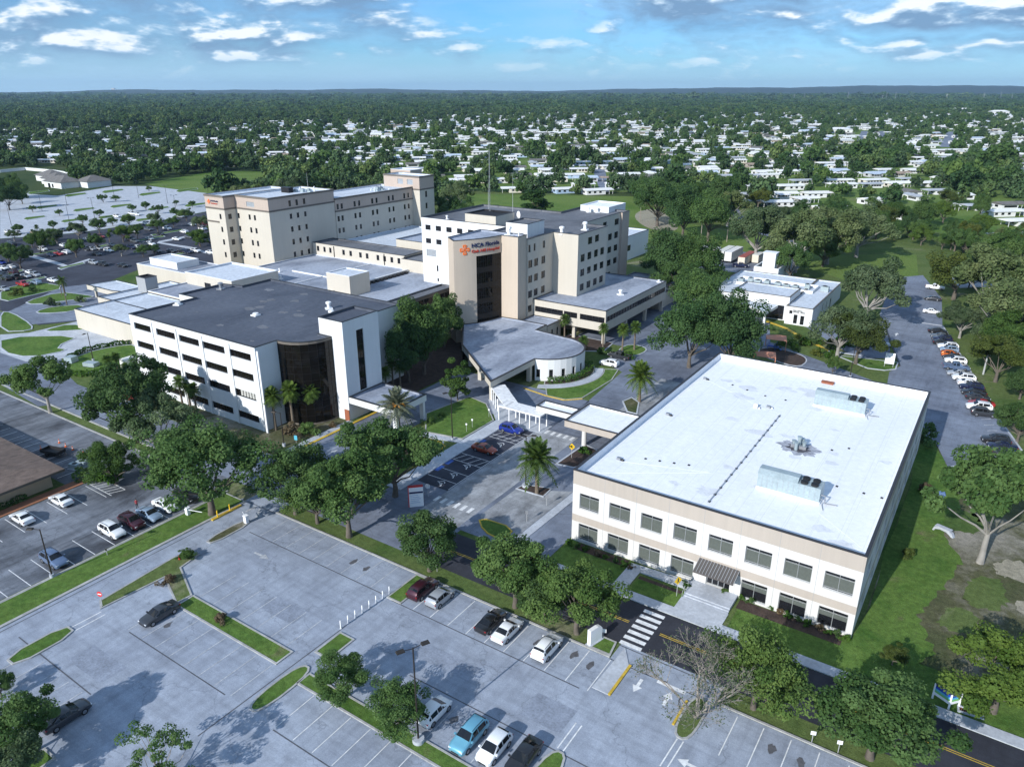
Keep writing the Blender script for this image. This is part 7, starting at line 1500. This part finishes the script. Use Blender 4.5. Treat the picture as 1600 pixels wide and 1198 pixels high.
DESC = {0: 'white metal roofed mobile home with a carport', 1: 'white mobile home with a screened front porch', 2: 'white roofed cream mobile home', 3: 'long white mobile home with a front porch', 4: 'white mobile home under a grey metal roof', 5: 'grey mobile home under a blue-grey metal roof', 6: 'blue walled mobile home under a white roof', 7: 'cream house under a tan shingle roof', 8: 'white house under a grey shingle roof', 9: 'cream mobile home with white roof and porch'}
for d, x, y, a, k in HOUSES[:280]:
    vi = VAR[k % 20]; zone = 'close behind the hospital field' if d < 560 else 'in the middle rows of the estate' if d < 800 else 'far back in the estate'
    t = thing('mobile_home', f'{DESC[vi]} {zone}', 'house', (x, y, .02), a, f'mobile homes {zone}')
    for nm, me in zip(('wall', 'roof', 'window', 'carport'), HV[vi]): put(nm, me, t)
# the rest, each too small to tell apart
vs, fs, ms, mats = [], [], [], []
off = 0; allm = []
for d, x, y, a, k in HOUSES[280:]:
    c, s = math.cos(a), math.sin(a)
    for me in HV[VAR[k % 20]][:3]:
        n = len(me.vertices); co = np.empty(n * 3, np.float32); me.vertices.foreach_get('co', co); co = co.reshape(-1, 3); q = co.copy(); q[:, 0] = co[:, 0] * c - co[:, 1] * s + x; q[:, 1] = co[:, 0] * s + co[:, 1] * c + y
        vs.append(q)
        for p in me.polygons:
            fs.append(tuple(i + off for i in p.vertices)); mn = me.materials[p.material_index].name
            if mn not in allm: allm.append(mn)
            ms.append(allm.index(mn))
        off += n
if vs:
    me = bpy.data.meshes.new('distant_homes'); me.from_pydata(np.concatenate(vs).tolist(), [], fs)
    for m in allm: me.materials.append(MATS[m])
    me.polygons.foreach_set('material_index', ms); me.update()
    tag(put('distant_homes', me), 'pale roofs of the farthest mobile homes scattered through the trees', 'houses', kind='stuff')
# bigger pale buildings on the skyline of the estate
for px, py, w, d, h, l in ((1500, 176, 60, 18, 9, 'long white apartment row at the far edge of the estate'), (1560, 180, 46, 18, 9, 'second white apartment row beyond the estate'), (1590, 158, 50, 30, 8, 'large pale shed near the skyline'), (1310, 208, 34, 20, 6, 'big white hall with a shallow roof in the estate'), (1215, 150, 70, 40, 10, 'pale warehouse far out in the woods'), (800, 145.8, 300, 60, 22, 'very distant pale hangar on the skyline'), (990, 145.5, 80, 40, 45, 'very distant pale tower block on the skyline, nearer the pylons'), (1010, 145.6, 60, 40, 36, 'lower distant pale block on the skyline')):
    x, y = G(px, py); t = thing('distant_hall', l, 'building', (x, y, 0), YAW); mb = MB(); mb.box(-w / 2, w / 2, -d / 2, d / 2, 0, h, 'house_white')
    mb.build('wall', t); mb = MB(); hip(mb, -w / 2, w / 2, -d / 2, d / 2, h, min(4, h * .4), 'metal_white', 1); mb.build('roof', t); mb = MB()
    for i in range(int(w / 6)): mb.box(-w / 2 + 2 + i * 6, -w / 2 + 5 + i * 6, -d / 2 - .08, -d / 2, h * .3, h * .6, 'dark_glass')
    mb.build('window', t)
for px, w, h, l in ((179, 40, 95, 'slim pale apartment tower on the far left skyline, tallest'), (186, 50, 75, 'broad pale apartment tower on the far skyline'), (192, 34, 60, 'lowest pale apartment tower on the far skyline')):
    x, y = G(px, 149.2); t = thing('distant_tower', l, 'building', (x, y, 0), YAW); mb = MB(); mb.box(-w / 2, w / 2, -20, 20, 0, h, 'house_white'); mb.build('wall', t); mb = MB()
    for i in range(int(h / 8)): mb.box(-w / 2 + 2, w / 2 - 2, -20.2, -20, 4 + i * 8, 7 + i * 8, 'dark_glass')
    mb.build('window', t); mb = MB(); mb.box(-w / 2 - 1, w / 2 + 1, -21, 21, h, h + 2, 'roof_grey'); mb.build('roof', t)
for i, px in enumerate((1240, 1256, 1324, 1378, 1384, 1398, 1478, 1536, 1562, 1580)):
    x, y = G(px, 158); h = 42 + (i * 7 % 3) * 6; lw = 'transmission pylon rising from the far woods'; t = thing('pylon', lw, 'pylon', (x, y, 0), YAW + .4 * i, 'pylons in the far woods'); mb = MB()
    for dx, dy in ((-3.5, -3.5), (3.5, -3.5), (3.5, 3.5), (-3.5, 3.5)): mb.tube([(dx, dy, 0), (dx * .25, dy * .25, h)], .28, 'steel', 4)
    mb.build('leg', t); mb = MB()
    for z, a in ((.72, 9), (.85, 7), (.97, 5)): mb.box(-a, a, -.3, .3, h * z, h * z + .7, 'steel')
    mb.build('crossarm', t); mb = MB()
    for k in range(8):
        z0, z1 = h * k / 8, h * (k + 1) / 8; f0, f1 = 3.5 * (1 - .75 * k / 8), 3.5 * (1 - .75 * (k + 1) / 8); mb.tube([(-f0, -f0, z0), (f1, -f1, z1)], .16, 'steel', 4); mb.tube([(f0, f0, z0), (-f1, f1, z1)], .16, 'steel', 4)
    mb.build('bracing', t)
# ---------------------------------------------------------------- trees between the houses and the woods beyond
HB = {}
for d, x, y, a, k in HOUSES: HB.setdefault((int(x // 30), int(y // 30)), []).append((x, y, a))
def near_house(x, y, r):
    for i in (-1, 0, 1):
        for j in (-1, 0, 1):
            for hx, hy, a in HB.get((int(x // 30) + i, int(y // 30) + j), ()):
                c, s = math.cos(a), math.sin(a); u, w = (x - hx) * c + (y - hy) * s, -(x - hx) * s + (y - hy) * c
                if abs(u) < 8 + r * .35 and abs(w) < 4 + r * .45: return True
    return False
rs = random.Random(5); TREES = []
def scatter(n, d0, d1, R0, R1):
    for _ in range(n):
        dc = math.sqrt(rs.uniform(d0 * d0, d1 * d1)); lat = dc * rs.uniform(-.80, .80); x, y = lat * math.cos(YAW) - dc * math.sin(YAW), lat * math.sin(YAW) + dc * math.cos(YAW)
        p = proj(x, y, 0)
        if p[1] > 395 and not (p[0] > 1505 and p[1] < 640 and inside(p, WOODS[0])) or any(inside(p, o) for o in OPEN): continue
        hz = inside(p, HZ); wood = any(inside(p, w) for w in WOODS)
        if dc < 420 and not (wood or dc > 330 and hz or p[1] < 300 and (p[0] < 330) or p[0] > 1380 and p[1] < 380): continue
        if hz and not wood and rs.random() > (.26 if p[1] > 192 and p[0] > 440 else .36 if p[1] > 178 else .7): continue
        R = rs.uniform(R0, R1) * (rs.uniform(.9, 1.5) if rs.random() < .2 else 1) * (.86 if hz and not wood else 1)
        if p[0] < 330 and p[1] > 240: R *= .8
        if dc < 2300 and near_house(x, y, R): continue
        TREES.append((dc, x, y, R, 1 if wood else 0, p))
scatter(900, 170, 330, 3.2, 5.6); scatter(6800, 330, 1100, 3.6, 7.2); scatter(14500, 1100, 2400, 4.5, 8.); scatter(17000, 2400, 5200, 10, 17); scatter(16000, 5200, 11500, 20, 34)
TREES.sort(); print('trees', len(TREES))
NI = 170; used = 0; rest = []
for i, (d, x, y, R, w, p) in enumerate(TREES):
    if used < NI:
        used += 1; k = rs.choice(('oak', 'oak', 'grey', 'oakdark', 'bright', 'olive')) if not (p[0] < 330) else rs.choice(('pine', 'pine', 'oak', 'bright'))
        zone = 'in the belt behind the pale far lot' if p[0] < 330 else 'in the estate behind the tall cream block' if p[0] < 700 else 'among the white homes past the grassy field' if p[0] < 1130 else 'among the homes beyond the clinic'
        nm = dict(oak='rounded green oak', grey='greyish moss-hung oak', oakdark='dense dark oak', bright='bright green shade tree', olive='yellow-green shade tree', pine='slender pine')[k]
        if k == 'pine': plant_tree(k, x, y, min(R, 4.2) * .9, f'{nm} {zone}', f'trees {zone}', 1.15)
        else: plant_tree(k, x, y, R, f'{nm} {zone}', f'trees {zone}', rs.uniform(.95, 1.3))
    else: rest.append((d, x, y, R))
def far_proto(name, seed, leaves, leaf, m):
    me, c, r = crown_mesh(seed, 22, leaves, leaf, m, zc=.9, rz=.75, rc=(.25, .42), low=-.8)
    return bpy.data.objects.new(name, me)
def forest(name, label, items, seeds, leaves, leaf, hs):
    col = bpy.data.collections.new(name + '_kinds')
    for i, s in enumerate(seeds): col.objects.link(far_proto(name + '_kind', s, leaves, leaf, ('far_leaf', 'far_leaf', 'oak_leaf', 'dark_leaf')[i % 4]))
    me = bpy.data.meshes.new(name); n = len(items); me.vertices.add(n); me.vertices.foreach_set('co', np.array([(x, y, 0) for d, x, y, R in items], np.float32).reshape(-1))
    rng = np.random.default_rng(len(items)); R = np.array([r for *_, r in items]); hz = R * rng.uniform(*hs, n)
    a = me.attributes.new('size', 'FLOAT_VECTOR', 'POINT'); a.data.foreach_set('vector', np.stack([R, R, hz], 1).astype(np.float32).reshape(-1))
    a = me.attributes.new('turn', 'FLOAT_VECTOR', 'POINT'); a.data.foreach_set('vector', np.stack([np.zeros(n), np.zeros(n), rng.uniform(0, 6.28, n)], 1).astype(np.float32).reshape(-1))
    ob = put(name, me); tag(ob, label, 'woods', kind='stuff')
    ng = bpy.data.node_groups.new(name, 'GeometryNodeTree'); ng.interface.new_socket('Geometry', in_out='INPUT', socket_type='NodeSocketGeometry'); ng.interface.new_socket('Geometry', in_out='OUTPUT', socket_type='NodeSocketGeometry')
    N, L = ng.nodes, ng.links; gi, go, ip, ci = N.new('NodeGroupInput'), N.new('NodeGroupOutput'), N.new('GeometryNodeInstanceOnPoints'), N.new('GeometryNodeCollectionInfo')
    ci.inputs['Collection'].default_value = col; ci.inputs['Separate Children'].default_value = True; ci.inputs['Reset Children'].default_value = True
    ip.inputs['Pick Instance'].default_value = True; L.new(gi.outputs[0], ip.inputs['Points']); L.new(ci.outputs[0], ip.inputs['Instance'])
    for nm, sk in (('size', 'Scale'), ('turn', 'Rotation')):
        na = N.new('GeometryNodeInputNamedAttribute'); na.data_type = 'FLOAT_VECTOR'; na.inputs['Name'].default_value = nm; out = na.outputs['Attribute']
        if sk == 'Rotation': er = N.new('FunctionNodeEulerToRotation'); L.new(out, er.inputs[0]); out = er.outputs[0]
        L.new(out, ip.inputs[sk])
    L.new(ip.outputs[0], go.inputs[0]); md = ob.modifiers.new('scatter', 'NODES'); md.node_group = ng; return ob
forest('woods', 'endless low woods filling the plain between and beyond the homes', [t for t in rest if t[0] < 2400], range(40, 46), 700, .13, (.95, 1.35))
forest('distant_woods', 'bluish woods stretching to the horizon', [t for t in rest if t[0] >= 2400], range(50, 54), 320, .2, (.45, .7))
# hills along the skyline
mb = MB(); n = 160; rr = random.Random(8); ph = [rr.uniform(0, 6.28) for _ in range(8)]
def hill_h(t):  # t 0..1 across the view
    base = 38 + 34 * math.exp(-((t - .40) / .14) ** 2) + 22 * math.exp(-((t - .24) / .1) ** 2) + 74 / (1 + math.exp(-(t - .62) * 22)) + 10 * t
    return base + 7 * math.sin(t * 31 + ph[0]) + 4 * math.sin(t * 67 + ph[1]) + 2.5 * math.sin(t * 170 + ph[2]) + 1.6 * math.sin(t * 390 + ph[3])
rows_ = [(9800, 0.), (10600, .55), (11600, 1.), (13500, .9), (15600, .3)]
for i in range(n + 1):
    t = i / n; a = YAW - math.atan((t - .5) * 1.62)
    for d, k in rows_: mb.v.append((-math.sin(a) * d, math.cos(a) * d, hill_h(t + d * 1e-6) * k - (2 if k == 0 else 0)))
m_ = len(rows_)
for i in range(n):
    for j in range(m_ - 1): a = i * m_ + j; mb.f.append((a, a + m_, a + m_ + 1, a + 1)); mb.m.append(mb.mi('hill_woods'))
o = tag(mb.build('hills', None, 60), kind='structure')
# ---------------------------------------------------------------- sky, sun and air
SUN_EL, SUN_AZ = 27., 262.5   # degrees; azimuth of the sun in the scene's own axes, counterclockwise from +x
sl = bpy.data.lights.new('sun', 'SUN'); so = bpy.data.objects.new('sun', sl); COL.objects.link(so); sl.energy = 3.2; sl.angle = R_(.53); sl.color = (1, .98, .945)
to = Vector((math.cos(R_(SUN_EL)) * math.cos(R_(SUN_AZ)), math.cos(R_(SUN_EL)) * math.sin(R_(SUN_AZ)), math.sin(R_(SUN_EL))))
so.rotation_euler = to.to_track_quat('Z', 'Y').to_euler(); so.location = (0, 0, 300)
w = bpy.data.worlds.new('World'); S.world = w; w.use_nodes = True; T = NT(w.node_tree); bg = T.n['Background']
sky = T.add('ShaderNodeTexSky', sky_type='NISHITA'); sky.sun_disc = False; sky.sun_elevation = R_(SUN_EL); sky.sun_rotation = R_(90 - SUN_AZ); sky.altitude = 60; sky.air_density = 1.; sky.dust_density = .6; sky.ozone_density = 2.5
D = T.add('ShaderNodeTexCoord').outputs['Generated']; sp = T.add('ShaderNodeSeparateXYZ'); T.l.new(D, sp.inputs[0]); zz = sp.outputs[2]
el = T.math('MAXIMUM', zz, .004)
# clouds lie on a flat deck seen in perspective, their tops nearer the sun brighter
def deck(shift, sc, detail, rough, squash=9., seed=0.):
    mp = T.add('ShaderNodeMapping'); mp.inputs['Scale'].default_value = (1, 1, squash); mp.inputs['Location'].default_value = (seed, seed * .7, shift * squash); T.l.new(D, mp.inputs['Vector'])
    return T.noise(mp.outputs[0], sc, detail, rough, .15)
blue = T.mix(1., sky.outputs[0], (.21, .41, .66), 'MULTIPLY')
def puffs(shift):
    mp = T.add('ShaderNodeMapping'); mp.inputs['Scale'].default_value = (1, 1, 3.1); mp.inputs['Location'].default_value = (5.3, 1.2, shift * 3.1); T.l.new(D, mp.inputs['Vector'])
    n = T.noise(mp.outputs[0], 3.3, 8, .58, .2); b_ = T.math('ABSOLUTE', T.math('SUBTRACT', T.noise(mp.outputs[0], 8., 5, .55, .2), .5))
    return T.math('ADD', T.math('MULTIPLY', n, .8), T.math('MULTIPLY', b_, .75))
cov = puffs(0); cov_up = puffs(.010); wisp = deck(0, 2.3, 7, .62, 7., 7.7); big_ = deck(0, 1.5, 3, .5, 5., 1.3)
cv = T.math('ADD', cov, T.math('MULTIPLY', T.math('SUBTRACT', big_, .5), .3))
thick = T.math('MULTIPLY', T.math('SUBTRACT', cv, .368), 6., True)
lit = T.math('MULTIPLY', T.math('ADD', T.math('SUBTRACT', cov, cov_up), .008), 13., True)
base = T.ramp(lit, [(.0, (.85, 1.45, 2.3)), (.35, (1.35, 2.05, 2.95)), (.66, (2.5, 3.2, 3.9)), (1., (4.4, 4.55, 4.65))])
veil = T.ramp(wisp, [(.38, (0, 0, 0)), (.66, (.62, .62, .62))])
c0 = T.mix(veil, blue, (1.95, 3.0, 4.0)); fade = T.ramp(el, [(.01, (0, 0, 0)), (.04, (.92, .92, .92))])
c1 = T.mix(T.math('MULTIPLY', thick, fade), c0, base)
low = T.ramp(el, [(.0, (.75, .75, .75)), (.05, (0, 0, 0))]); c2 = T.mix(low, c1, (2.2, 3.4, 4.4))
T.l.new(c2, bg.inputs['Color']); bg.inputs['Strength'].default_value = .15
# thin air over the plain
mb = MB(); mb.box(-15500, 15500, -1500, 16500, -1, 240, 'haze'); o = mb.build('haze'); tag(o, 'thin blue air over the whole plain', 'haze', kind='stuff')
